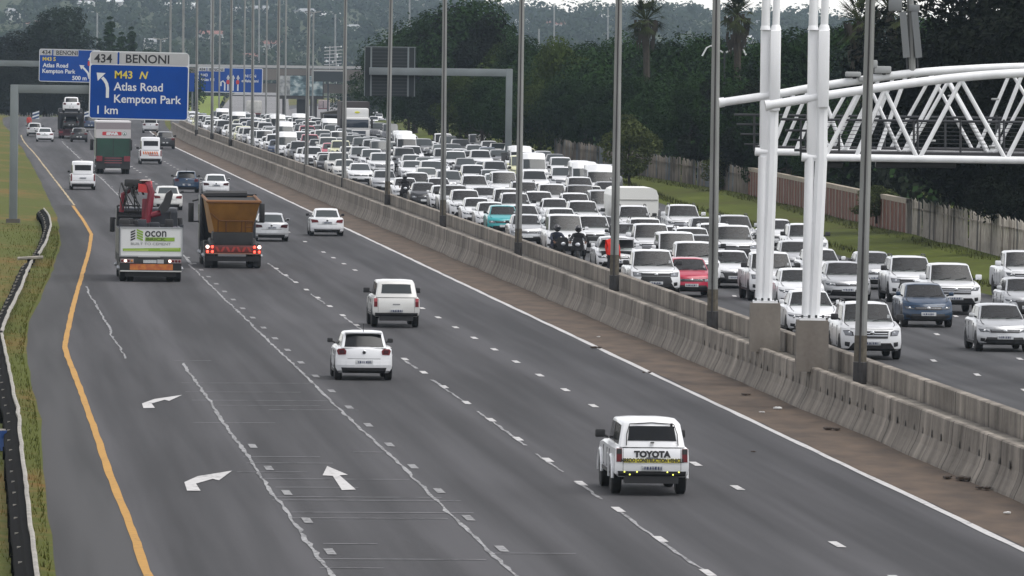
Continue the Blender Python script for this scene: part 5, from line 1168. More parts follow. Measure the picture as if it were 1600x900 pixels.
# labels for the queue: colour, kind, lane, lamp posts
NM = ['first', 'second', 'third', 'fourth', 'fifth', 'sixth', 'seventh', 'eighth', 'ninth', 'tenth', 'eleventh', 'twelfth', 'thirteenth']
def proj(p):
    d = p-Vector((0, 0, HC)); c, s = math.cos(PITCH), math.sin(PITCH); f = d.y*c-d.z*s; v = d.y*s+d.z*c
    u2 = FPX*d.x/f; v2 = -FPX*v/f; c, s = math.cos(ROLL), math.sin(ROLL); return 800+u2*c-v2*s, 450+u2*s+v2*c
cells = {}
for o, k, pa, p, lb in JAM:
    if lb: continue
    x, y = proj(p); n = sum(1 for q in POLES if q[0] > x); off = p.x-XE(p.y); ln = next(t for a, t in LANES if off < a)
    where = 'right of the first lamp post' if n == 0 else (f'left of the {NM[n-1]} lamp post' if n >= 13 else f'between the {NM[n-1]} and {NM[n]} lamp posts')
    col = {'offwhite': 'off-white'}.get(pa, pa)
    cells.setdefault((col, NICE[k], ln, where), []).append((p.y, o))
for (col, k, ln, where), L_ in cells.items():
    L_.sort(key=lambda t: t[0])
    for i, (_, o) in enumerate(L_):
        pre = '' if len(L_) == 1 else (('nearest', 'second nearest', 'third nearest', 'fourth nearest', 'fifth nearest', 'sixth nearest', 'seventh nearest', 'eighth nearest')[min(7, i)]+' ')
        o['label'] = f'{pre}{col} {k}, {ln}, {where}'
# ------------------------------------------------------------------ lorries; local +y points the way the lorry drives, origin under the rear axle (rear view) or front axle (front view)
def truck(name, p, label, cat='truck', flip=False):
    return tag(empty(name, p, heading(p.y)+(math.pi if flip else 0)), label, cat)
def twheels(root, ys_, W, r, dual=True, rim=True):
    for y in ys_:
        for sg in (-1, 1):
            m = MB(RUB)
            for d in ((0, .29) if dual else (0,)):
                x1 = sg*(W-d); x0 = sg*(W-d-.26); m.wheel(min(x0, x1), max(x0, x1), y, r, r, RUB, 20)
            w = m.build('wheel', root); h = MB(RIM); k = 12; xo = sg*(W+.004)
            vs = [(xo, y+math.cos(2*math.pi*j/k)*r*.55, r+math.sin(2*math.pi*j/k)*r*.55) for j in range(k)]; h.add(vs, [tuple(range(k)) if sg > 0 else tuple(reversed(range(k)))], RIM); h.ball((xo, y, r), r*.2, RIM, 8); h.build('rim', w)
GRY = M('truck_chassis', (.022, .022, .023), .7, noise=.4, nscale=2); DKP = M('truck_dark_paint', (.02, .024, .032), .45, noise=.3, nscale=1.5); ORG = M('tipper_orange', (.36, .165, .025), .6, noise=.45, nscale=1.3, stretch=(1, 1, .5)); ORGD = M('tipper_edge', (.17, .07, .018), .65)
STOP = M('brake_lamp_lit', (1, .05, .03), .4, emit=3.0); STOPC = M('brake_lamp_core', (1, .72, .62), .4, emit=3.0); REDR = M('red_reflector', (.33, .03, .02), .4); REFL = M('chevron_reflective', (.5, .17, .02), .4, col2=(.32, .06, .02), nscale=5.)
# yellow tipper
p = P(363, 418.5, 0); t = truck('tipper_truck', p, 'dark tipper truck with a yellow flared load bin and lit brake lamps')
twheels(t, (0, 1.4), 1.17, .50); twheels(t, (5.2, 7.0), 1.17, .50, False)
mb = MB(GRY); mb.box(-.45, .45, -1.0, 8.6, .62, .92, GRY); mb.box(-1.12, 1.12, 3.0, 4.4, .5, 1.05, GRY, .04); mb.box(-.85, .85, -.4, 1.6, .75, 1.5, GRY, .06); mb.box(.6, .9, -.3, 1.4, .5, 1.0, GRY)
mb.build('chassis', t)
mb = MB(GRY)
for sg in (-1, 1):
    mb.tube([(sg*.88, -.75, .42), (sg*.88, -.72, .95), (sg*.88, -.2, 1.12), (sg*.88, 1.7, 1.12), (sg*.88, 2.1, .9)], .12, GRY, 6); mb.box(sg*1.16-.30 if sg > 0 else -1.16, 1.16 if sg > 0 else -1.16+.30, -.80, -.74, .10, .62, RUB)
mb.build('mudguard', t)
b = MB(ORG); fl = MB(ORGD)
zt, zb = 2.78, 1.36                                            # bin: floor narrow, rim flared, tail sloping out over the bumper
A = [(-.74, -.15, zb), (.74, -.15, zb), (1.10, -.95, zt), (-1.10, -.95, zt)]; B_ = [(-.84, 5.6, zb), (.84, 5.6, zb), (1.10, 6.1, zt+.12), (-1.10, 6.1, zt+.12)]
b.add(A+B_, [(0, 1, 2, 3), (5, 4, 7, 6), (1, 5, 6, 2), (4, 0, 3, 7), (4, 5, 1, 0)], ORG)
b.add([(.08, -.16, zb+.05), (.70, -.16, zb+.05), (.70, -.36, zb+.48), (.08, -.36, zb+.48)], [(0, 1, 2, 3)], ORG)
b.build('load_bin', t)
mid = 1.98
for pts in ([(-1.10, -.97, zt), (1.10, -.97, zt)], [(-1.10, -.97, zt), (-1.10, 6.1, zt+.12)], [(1.10, -.97, zt), (1.10, 6.1, zt+.12)]): fl.tube(pts, .065, ORGD, 6)
for pts in ([(-.95, -.70, 2.3), (-.58, -.52, mid)], [(-.58, -.55, mid), (.84, -.55, mid)], [(-.62, -.50, mid), (-.62, -.2, 1.42)], [(-.3, -.5, mid), (-.3, -.24, 1.5)], [(-.28, -.5, mid-.02), (-.28, -.22, 1.45)], [(.36, -.5, mid), (.36, -.2, 1.42)], [(.52, -.5, mid), (.52, -.2, 1.42)], [(.84, -.5, mid), (.80, -.2, 1.42)], [(-.74, -.18, zb), (.74, -.18, zb)], [(.56, -.48, 1.9), (.78, -.48, 1.9)], [(.56, -.4, 1.72), (.78, -.4, 1.72)]): fl.tube(pts, .028, ORGD, 5)
fl.build('bin_frame', t)
mb = MB(TRIM); mb.add([(-1.03, -.8, zt-.04), (1.03, -.8, zt-.04), (1.04, 6.0, zt+.10), (-1.04, 6.0, zt+.10)], [(0, 1, 2, 3)], M('tipper_load', (.02, .02, .02), .95)); mb.tube([(-1.1, 5.0, zt+.18), (.75, 5.0, zt+.22)], .16, TRIM, 8); mb.build('tarpaulin_roll', t)
mb = MB(DKP); mb.box(-1.20, 1.20, 6.5, 8.7, .55, 2.95, DKP, .10); mb.box(-1.22, -1.05, 5.9, 6.5, 1.0, 2.9, DKP, .05); mb.box(-1.21, 1.21, 6.45, 6.6, 2.4, 2.98, TRIM); cabp = mb.build('cab', t)
mb = MB(DGLASS); mb.box(-1.215, -1.20, 7.2, 8.2, 1.7, 2.5, DGLASS); mb.build('side_window', t)
for sg in (-1, 1):
    mb = MB(TRIM); mb.box(sg*1.52-.12, sg*1.52+.12, 8.3, 8.42, 1.72, 2.55, TRIM, .04); mb.tube([(sg*1.15, 8.5, 2.70), (sg*1.46, 8.42, 2.62)], .035, TRIM, 6); mb.tube([(sg*1.15, 8.5, 1.75), (sg*1.46, 8.42, 1.75)], .03, TRIM, 6); mb.build('wing_mirror', t)
    for dx, dz, mt in ((-.10, .10, STOPC), (.10, .10, STOP), (-.10, -.10, STOP), (.10, -.10, STOP)): mb = MB(mt); mb.ball((sg*.98+dx*(-sg if sg < 0 else -sg), -1.13, .80+dz), .07 if mt is STOPC else .055, mt, 10, (1, .4, 1)); mb.build('brake_light', t)
mb = MB(REDR); mb.box(-1.16, 1.16, -1.1, -1.0, .64, .96, M('tail_plate_red_lit', (.10, .018, .014), .5), .015)  # plate's dark red holds the glow of the brake lamps
for k in range(7): x = -.66+k*.22; mb.add([(x-.1, -1.112, .70), (x, -1.112, .70), (x+.1, -1.112, .90), (x, -1.112, .90)] if k % 2 else [(x, -1.112, .70), (x+.1, -1.112, .70), (x, -1.112, .90), (x-.1, -1.112, .90)], [(0, 1, 2, 3)], REDR)
mb.box(-1.16, 1.16, -1.12, -1.0, .60, .64, M('bumper_edge', (.25, .14, .10), .5)); mb.box(-1.1, 1.1, -.95, -.8, .30, .5, GRY); mb.build('tail_board', t)
# crane truck with the brick maker's board
p = P(234.5, 439.5, 0); t = truck('crane_truck', p, 'brick delivery truck with a folded red crane and ocon board on its tail')
twheels(t, (0, 1.4), 1.20, .50); twheels(t, (6.2,), 1.20, .50, False)
mb = MB(GRY); mb.box(-.45, .45, -.9, 8.2, .6, .9, GRY); mb.box(-1.2, 1.2, 1.9, 5.2, .45, .95, GRY, .05); mb.box(-1.2, 1.2, -.9, 6.4, .92, 1.06, GRY); mb.build('chassis', t)
mb = MB(DKP)
for sg in (-1, 1): mb.box(sg*1.22-.04, sg*1.22+.04, -.85, 6.2, 1.06, 2.05, DKP); mb.box(sg*1.20-.06, sg*1.20+.06, -.92, -.80, 1.0, 2.25, DKP)
mb.box(-1.2, 1.2, 5.9, 6.0, 1.0, 2.6, DKP); mb.box(-1.15, 1.15, .4, 5.6, 1.06, 2.05, M('brick_load', (.06, .05, .07), .9, noise=.4, nscale=3)); mb.build('load_body', t)
mb = MB(SG); mb.box(-1.18, 1.20, -.93, -.88, 1.02, 2.12, M('board_white', (.60, .61, .60), .5)); bo = mb.build('tail_board', t)
mb = MB(SG)
for x0, x1, z0, z1 in ((-1.22, 1.24, 2.10, 2.15), (-1.22, 1.24, .98, 1.03), (-1.23, -1.18, .98, 2.15), (1.20, 1.25, .98, 2.15)): mb.box(x0, x1, -.96, -.9, z0, z1, M('board_frame', (.30, .31, .32), .4, .5))
mb.build('board_frame', t)
GRN = M('logo_green', (.20, .34, .03), .5); y = -.945
mb = MB(TRIM); put_text(mb, 'ocon', .33, -.25, y, 1.775, TRIM, .006, sx=.90)
put_text(mb, 'BUILT TO CEMENT', .10, -.80, y, 1.44, M('slogan_grey', (.16, .17, .17), .6), 0., sx=1.30)
for k in range(4):                                             # stacked-brick emblem
    z = 1.62+k*.10
    mb.add([(-.80, y, z-.02), (-.62, y, z+.06), (-.62, y, z+.12), (-.80, y, z+.04)], [(0, 1, 2, 3)], TRIM)
    mb.add([(-.56, y, z+.08), (-.32, y, z-.02), (-.32, y, z+.05), (-.56, y, z+.15)], [(0, 1, 2, 3)], GRN)
mb.add([(-.23, y, 1.60), (.92, y, 1.60), (.92, y, 1.745), (-.23, y, 1.745)], [(0, 1, 2, 3)], GRN)
put_text(mb, 'BRICK', .10, -.20, y-.004, 1.622, M('logo_dark_green', (.07, .12, .015), .5), .006, sx=1.9)
mb.add([(-1.10, y, 1.20), (1.16, y, 1.20), (1.16, y, 1.35), (-1.10, y, 1.30)], [(0, 1, 2, 3)], GRN); mb.add([(-1.05, y-.002, 1.21), (-.1, y-.002, 1.21), (-.1, y-.002, 1.27), (-1.05, y-.002, 1.25)], [(0, 1, 2, 3)], M('logo_pale_green', (.36, .46, .12), .5)); mb.add([(.35, y-.002, 1.27), (1.1, y-.002, 1.29), (1.1, y-.002, 1.33), (.35, y-.002, 1.31)], [(0, 1, 2, 3)], MATS['logo_pale_green']); mb.build('board_lettering', bo)
mb = MB(GRY); mb.box(-1.2, 1.2, -1.0, -.85, .42, .96, GRY, .02); mb.box(-1.2, 1.2, -1.05, -.95, .40, .45, M('bumper_white', (.45, .45, .43), .5)); mb.box(-1.0, 1.0, -.85, -.7, .2, .42, GRY); mb.build('rear_bumper', t)
mb = MB(REFL); mb.box(-.82, .86, -1.03, -1.0, .47, .70, REFL); mb.build('reflective_board', t)
mb = MB(PLT); mb.box(-.30, .22, -1.03, -1.0, .74, .86, PLT); mb.box(.25, .5, -1.02, -1.0, .73, .88, SG); mb.box(-.5, .36, -1.02, -.98, .97, 1.01, SG); mb.build('number_plate', t)
for sg in (-1, 1):
    mb = MB(TAIL); mb.box(sg*.93-.26, sg*.93+.26, -1.03, -1.0, .74, .90, M('lamp_cluster', (.25, .20, .20), .4))
    for k in range(4): mb.ball((sg*.93-.19+k*.125, -1.04, .82), .05, (TAIL, STOPC, TAIL, M('amber_lamp', (.5, .2, .05), .3))[k] if sg < 0 else (STOPC, TAIL, TAIL, TAIL)[k], 8, (1, .4, 1))
    mb.build('tail_light', t)
mb = MB(DKP); mb.box(-1.22, 1.22, 6.4, 8.4, .6, 2.75, DKP, .10); mb.build('cab', t)
for sg in (-1, 1):
    mb = MB(TRIM); mb.box(sg*1.36-.10, sg*1.36+.10, 7.7, 7.82, 1.75, 2.35, TRIM, .04); mb.tube([(sg*1.1, 7.8, 2.30), (sg*1.36, 7.8, 2.3)], .03, TRIM, 6); mb.build('wing_mirror', t)
CRN = M('crane_red', (.22, .012, .03), .5, noise=.4, nscale=2.); CRT = M('crane_bright_red', (.42, .03, .03), .5)
cr = MB(CRN); cy = 5.2
cr.box(-.24, .06, cy-.2, cy+.2, 1.9, 3.15, CRN, .05); cr.box(-.32, .12, cy-.28, cy+.25, 2.02, 2.35, CRN, .04); cr.tube([(-.08, cy-.25, 2.0), (.02, cy-.3, 2.6), (.12, cy-.3, 3.4), (-.05, cy-.2, 3.78)], .15, CRN, 8); cr.tube([(-.10, cy, 3.72), (-.6, cy-.1, 3.55), (-1.0, cy, 3.30), (-1.05, cy, 2.6)], .10, CRN, 8)
cr.build('crane_boom', t)
mb = MB(CRT); mb.add([(-.40, cy-.35, 3.74), (.16, cy-.35, 3.64), (.16, cy+.4, 3.84), (-.40, cy+.4, 3.92), (-.40, cy-.35, 3.42), (.16, cy-.35, 3.36), (.16, cy+.4, 3.5), (-.40, cy+.4, 3.5)], [(0, 1, 2, 3), (4, 5, 1, 0), (5, 6, 2, 1), (7, 4, 0, 3), (6, 7, 3, 2)], CRT)
mb.box(-.34, .10, cy-.34, cy+.36, 3.86, 3.895, M('crane_pale_top', (.62, .5, .47), .5)); mb.build('crane_knuckle', t)
hb = MB(TRIM); rr = random.Random(3)
for k in range(11):
    x = -1.05+rr.random()*.75; x2 = -1.1+rr.random()*.8; z = 2.5+rr.random()*.4; hb.tube([(x, cy-.2, z), ((x+x2)/2-.12, cy-.35, 3.2+rr.random()*.4), (x2, cy-.25, 3.75+rr.random()*.1), (x2+.2, cy-.2, 3.3)], .022, TRIM, 5)
hb.box(-.95, -.25, cy-.3, cy+.1, 3.62, 3.92, TRIM, .05); hb.build('hydraulic_hose', t)
mb = MB(TRIM)
for z in (2.42, 2.62): mb.tube([(-1.2, 5.6, z), (-.1, 5.6, z)], .05, TRIM, 6)
for x in (-1.2, -.75, -.2, .9): mb.tube([(x, 5.6, 2.0), (x, 5.6, 2.85 if x < -1 else 2.65)], .04, TRIM, 6)
mb.tube([(-1.2, 5.6, 2.85), (-.3, 5.6, 2.85)], .035, TRIM, 6); mb.build('headboard_frame', t)
mb = MB(TRIM); rr = random.Random(8)
for k in range(14): x = rr.uniform(-1.05, .9); y = rr.uniform(.6, 5.2); w = rr.uniform(.12, .3); mb.box(x-w, x+w, y-w, y+w, 2.05, 2.12+rr.random()*.28, (TRIM, GRY, DKP)[k % 3], .02)
mb.build('load_clutter', t)['kind'] = 'stuff'
mb = MB(TRIM); mb.prism([(.38, 2.75), (.62, 2.55), (.85, 2.8), (.98, 3.35), (.90, 3.52), (.72, 3.38), (.60, 3.05)], cy-.6, cy+.1, TRIM); mb.tube([(.1, cy-.3, 2.5), (.5, cy-.3, 2.6)], .12, CRN, 8); mb.build('brick_grab', t)
# green and white supermarket truck
p = P(176, 271.5, 0); t = truck('box_truck', p, 'tall green and white supermarket truck right below the large blue sign')
twheels(t, (0, 1.35), 1.20, .50); twheels(t, (5.8,), 1.2, .5, False)
TG = M('truck_green', (.006, .05, .03), .4, noise=.35, nscale=.8); TW = M('truck_white', (.52, .50, .50), .5, noise=.12, nscale=1.); TP = M('truck_roof_grey', (.25, .22, .23), .5)
mb = MB(TG); mb.box(-1.25, 1.25, -1.4, 6.2, 1.25, 2.58, TG); mb.box(-1.25, 1.25, -1.4, 6.2, 2.582, 3.22, TW); mb.box(-1.25, 1.25, -1.4, 6.2, 3.222, 3.70, TP); mb.box(-1.26, 1.26, -1.41, 6.2, 3.70, 3.80, M('roof_edge', (.62, .60, .6), .5)); mb.build('box_body', t)
mb = MB(GRY)
for x in (-1.2, 1.2): mb.box(x-.03, x+.03, -1.42, -1.40, 1.25, 2.58, GRY)
mb.box(-.02, .02, -1.42, -1.40, 1.3, 2.56, GRY); mb.build('door_gap', t)
mb = MB(SR); y = -1.405; poly2(mb, rrect(-.80, .58, 2.78, 3.04, .06), y, SR); put_text(mb, 'SPAR', .17, -.50, y-.006, 2.825, SW, .022, sx=1.5)
ring = [(.80+.15*math.cos(a), 2.91+.15*math.sin(a)) for a in [math.pi*2*k/16 for k in range(16)]]; poly2(mb, ring, y, M('logo_green_dark', (.03, .10, .06), .5)); poly2(mb, [(.80+.12*math.cos(a), 2.91+.12*math.sin(a)) for a in [math.pi*2*k/16 for k in range(16)]], y-.003, SW); poly2(mb, [(.72, 2.83), (.88, 2.83), (.80, 3.0)], y-.006, MATS['logo_green_dark']); mb.build('logo', t)
mb = MB(GRY); mb.box(-1.22, 1.22, -1.38, -1.0, .35, 1.25, GRY); mb.box(-.5, .5, -1.40, -1.38, .55, 1.25, DKP); mb.box(-.4, .4, -1, 7, .6, .9, GRY); mb.build('chassis', t)
mb = MB(REDR)
for z in (.78, .95, 1.12): mb.box(-.62, .62, -1.42, -1.40, z, z+.06, M('stripe_pink', (.20, .05, .055), .5))
mb.box(-.55, .55, -1.44, -1.42, .28, .42, M('ramp_white', (.45, .45, .45), .5)); mb.build('tail_lift', t)
for sg in (-1, 1):
    mb = MB(TAIL); mb.box(sg*1.0-.22, sg*1.0+.22, -1.43, -1.39, .92, 1.30, M('truck_lamp_red', (.17, .012, .022), .3)); mb.build('tail_light', t)
    mb = MB(TRIM); mb.box(sg*1.42-.12, sg*1.42+.12, 7.0, 7.1, 1.6, 2.4, TRIM, .03); mb.tube([(sg*1.1, 7, 2.3), (sg*1.4, 7.05, 2.3)], .03, TRIM, 6); mb.build('wing_mirror', t)
mb = MB(TW); mb.box(-1.2, 1.2, 6.3, 8.2, .6, 2.9, TW, .1); mb.build('cab', t)
# car carrier
p = P(111, 216.5, 0); t = truck('car_carrier', p, 'dark car carrier trailer loaded with cars on two decks in the left lane')
twheels(t, (0, 1.3, 2.6), 1.22, .45)
MAR = M('carrier_maroon', (.05, .012, .02), .5)
mb = MB(MAR); mb.box(-1.25, 1.25, -1.6, 12, .55, .85, MAR); mb.box(-1.25, 1.25, -1.6, -1.4, .3, .9, MAR); mb.build('lower_deck', t)
mb = MB(GRY)
for sg in (-1, 1):
    for y in (-1.2, 2.2, 6, 10, 12): mb.box(sg*1.2-.07, sg*1.2+.07, y-.1, y+.1, .85, 2.55, GRY)
    mb.box(sg*1.2-.05, sg*1.2+.05, -1.4, 12, 1.9, 2.05, GRY)
mb.box(-1.2, 1.2, -1.3, 12, 2.40, 2.52, GRY); mb.build('upper_deck', t)
for sg in (-1, 1): mb = MB(TAIL); mb.box(sg*1.02-.2, sg*1.02+.2, -1.64, -1.6, .55, .75, MATS['truck_lamp_red']); mb.build('tail_light', t)
mb = MB(DKP); mb.box(-1.2, 1.2, 12.6, 14.6, .6, 2.9, DKP, .1); mb.build('cab', t)
hd = heading(p.y); Rz = Matrix.Rotation(hd, 3, 'Z')
o = car('suv', 'white', p+Rz @ Vector((0, .2, 2.53)), True, 1, 2, 'white suv standing on the upper deck of the car carrier'); o.rotation_euler = (0, 0, hd)
o = car('hatch', 'black', p+Rz @ Vector((0, .2, .86)), True, 1, 2, 'black car on the lower deck of the car carrier'); o.rotation_euler = (0, 0, hd)
# large lorry in the jam, facing the camera (local +y towards camera)
q = P(556, 228, zr(720)); q = Vector((q.x, q.y, zr(q.y))); t = truck('lorry', q, 'white cab lorry with yellow roof sign towering over the queue', flip=True)
LW = M('lorry_white', (.66, .66, .65), .4)
twheels(t, (0, -4.2, -5.6), 1.15, .5, False)
mb = MB(LW); mb.box(-1.15, 1.15, -1.1, 1.2, .55, 1.45, LW, .06); mb.box(-1.15, 1.15, -1.1, 1.1, 1.45, 2.55, LW, .12); mb.box(-1.08, 1.08, -1.1, .7, 2.5, 3.35, LW, .14); mb.build('cab', t)
mb = MB(DGLASS); mb.box(-1.05, 1.05, 1.06, 1.13, 1.62, 2.35, M('lorry_screen', (.03, .04, .055), .1), .02); mb.build('windscreen', t)
mb = MB(DKP); mb.box(-.8, .8, 1.2, 1.24, .85, 1.35, M('lorry_grille', (.05, .06, .08), .5)); mb.box(-1.1, 1.1, 1.19, 1.25, .5, .72, TRIM); mb.build('grille', t)
mb = MB(YEL); mb.ball((-.05, .72, 2.98), .2, M('roof_sign_yellow', (.55, .55, .04), .5), 10, (1.2, .2, .5)); mb.build('roof_sign', t)
for sg in (-1, 1):
    mb = MB(LAMP); mb.ball((sg*.95, 1.2, .75), .13, LAMP, 8, (1.2, .4, .8)); mb.build('headlight', t)
    mb = MB(TRIM); mb.box(sg*1.34-.1, sg*1.34+.1, .9, 1.0, 1.6, 2.4, TRIM, .03); mb.build('wing_mirror', t)
mb = MB(GRY); mb.box(-.4, .4, -9, 1, .6, .9, GRY); mb.build('chassis', t)
mb = MB(DKP); mb.box(-1.25, 1.25, -9.5, -1.6, 1.0, 3.9, M('trailer_brown', (.05, .042, .04), .7, noise=.2, nscale=.6)); mb.build('trailer_box', t)
# dark tipper beside it
q = P(532, 238, zr(700)); q = PY(531, 238, 690); q = Vector((q.x, 690, zr(690))); q.x -= .0
t = truck('tipper_truck', Vector((PY(524, 200, 790).x, 790, zr(790))), 'dark tipper truck left of the white cab lorry in the jam', flip=True)
mb = MB(GRY); mb.prism([(-1.2, 2.9), (1.2, 2.5), (1.1, .9), (-1.1, .9)], -6, -1, M('tipper_dark', (.05, .048, .04), .8, noise=.3, nscale=1.)); mb.build('load_bin', t)
mb = MB(DKP); mb.box(-1.15, 1.15, -1.0, 1.0, .5, 2.4, DKP, .1); mb.build('cab', t); mb = MB(DGLASS); mb.box(-1.0, 1.0, .97, 1.03, 1.5, 2.2, DGLASS); mb.build('windscreen', t); twheels(t, (0, -4), 1.15, .5, False)
# caravan towed by an suv on the verge side
q = P(985, 367, ZR); q = Vector((PY(990, 367, q.y).x, q.y, zr(q.y))); t = truck('caravan', q, 'white caravan with rounded roof beside the grass bank', 'caravan', True)
CV = M('caravan_white', (.78, .78, .74), .4); mb = MB(CV)
prof = [(-1.05, .55), (1.05, .55), (1.10, 1.2), (1.10, 1.85), (1.0, 2.12), (.8, 2.22), (-.8, 2.22), (-1.0, 2.12), (-1.10, 1.85), (-1.10, 1.2)]
mb.prism(prof, -4.2, .6, CV); mb.build('shell', t); mb = MB(TRIM); mb.box(-.7, .7, .6, .63, .75, 1.05, M('caravan_window', (.05, .055, .06), .15)); mb.box(-1.06, 1.06, .6, .62, 1.62, 1.68, M('caravan_grey', (.3, .3, .28), .5)); mb.build('window', t); twheels(t, (-2.0,), 1.05, .33, False)
jam('suv', 'white', 992, 376, 3, 'white suv towing the caravan behind the third lamp post')
# far lorries on the road beyond the bridge
for px, py, y, w, h, col, lb in ((505, 177, 1900, 2.3, 3.0, (.35, .28, .28), 'small pink tailed truck on the road beyond the overpass'), (396, 187, 1460, 2.6, 3.3, (.5, .49, .46), 'white concrete mixer like truck waiting under the overpass'), (545, 163, 2150, 2.5, 2.0, (.08, .08, .09), 'dark truck far beyond the overpass on the bright road')):
    a = PY(px, py, y); o = truck('far_truck', Vector((a.x, y, a.z)), lb); m_ = M('far_truck_%d' % px, col, .6, noise=.3, nscale=1.5)
    mb = MB(m_); mb.box(-w/2, w/2, 0, 5, .9, h, m_, .15); mb.build('body', o); mb = MB(TRIM); mb.box(-w/2+.1, w/2-.1, -.05, 4, .35, .9, TRIM); mb.build('chassis', o)
    mb = MB(TAIL); mb.box(-w/2, w/2, -.06, 0, .95, 1.15, TAIL); mb.box(-.08, .08, -.05, 0, 1.2, h-.2, TRIM); mb.build('tail_board', o)
for i, (px, py, y, k, pa) in enumerate(((553, 168, 2050, 'suv', 'black'), (566, 170, 2000, 'suv', 'white'), (578, 175, 1850, 'hatch', 'white'), (583, 182, 1640, 'sedan', 'white'), (572, 181, 1660, 'suv', 'white'), (592, 190, 1450, 'hatch', 'white'), (584, 197, 1330, 'suv', 'white'), (597, 200, 1250, 'sedan', 'silver'), (590, 208, 1120, 'suv', 'white'), (603, 205, 1150, 'hatch', 'white'), (598, 214, 1030, 'hatch', 'white'))):
    a = PY(px, py, y); car(k, pa, Vector((a.x, y, a.z)), False, 1, 3, f'{["farthest","second farthest","third farthest","fourth farthest","fifth farthest","sixth farthest","sixth nearest","fifth nearest","fourth nearest","third nearest","nearest"][min(10,i)]} of the cars strung along the bend right of the lorry', group='cars on the bend beyond the lorry')
# ------------------------------------------------------------------ people
def figure(verts, edges, radii, mat, name, parent=None, root=0):
    me = bpy.data.meshes.new(name); me.from_pydata(verts, edges, []); me.update(); o = bpy.data.objects.new(name, me); COL.objects.link(o)
    m = o.modifiers.new('s', 'SKIN'); m.use_smooth_shade = True
    for i, r in enumerate(radii): me.skin_vertices[0].data[i].radius = (r, r*.85) if isinstance(r, float) else r
    me.skin_vertices[0].data[root].use_root = True
    u = o.modifiers.new('u', 'SUBSURF'); u.levels = 1; u.render_levels = 1
    dg = bpy.context.evaluated_depsgraph_get(); n = bpy.data.meshes.new_from_object(o.evaluated_get(dg)); n.materials.clear(); n.materials.append(mat)
    for p_ in n.polygons: p_.use_smooth = True
    q = bpy.data.objects.new(name, n); COL.objects.link(q); bpy.data.objects.remove(o); bpy.data.meshes.remove(me)
    if parent: q.parent = parent
    return q
SKIN = M('skin', (.16, .09, .06), .6); REDC = M('red_jacket', (.85, .035, .02), .7); NAVY = M('navy_jacket', (.02, .025, .045), .8); BLK = M('black_clothes', (.012, .012, .014), .8); HELM = M('helmet', (.05, .05, .055), .25); DEN = M('dark_trousers', (.02, .02, .025), .85); HAIR = M('dark_hair', (.01, .009, .008), .9)
def head(root, x, y, z, r=.105, helmet=False):
    mb = MB(SKIN); mb.ball((x, y, z), r, SKIN, 12, (.85, .95, 1.15)); mb.ball((x, y-r*.95, z-.01), r*.18, SKIN, 6); mb.ball((x-r*.85, y, z), r*.2, SKIN, 6, (.4, .8, 1.2)); mb.ball((x+r*.85, y, z), r*.2, SKIN, 6, (.4, .8, 1.2))
    for sg in (-1, 1): mb.ball((x+sg*r*.35, y-r*.84, z+.02), r*.1, TRIM, 6)
    mb.box(x-.025, x+.025, y-r*.9, y-r*.8, z-.065, z-.055, M('lips', (.10, .04, .035), .6)); mb.build('head', root)
    if helmet: mb = MB(HELM); mb.ball((x, y+.01, z+.01), r*1.38, HELM, 14, (.95, 1.1, 1.05)); mb.box(x-r*.85, x+r*.85, y-r*1.45, y-r*1.1, z-.02, z+.06, DGLASS, .02); mb.build('helmet', root)
    else: mb = MB(HAIR); mb.ball((x, y+.02, z+.035), r*1.04, HAIR, 10, (.9, .95, 1.05)); mb.build('hair', root)
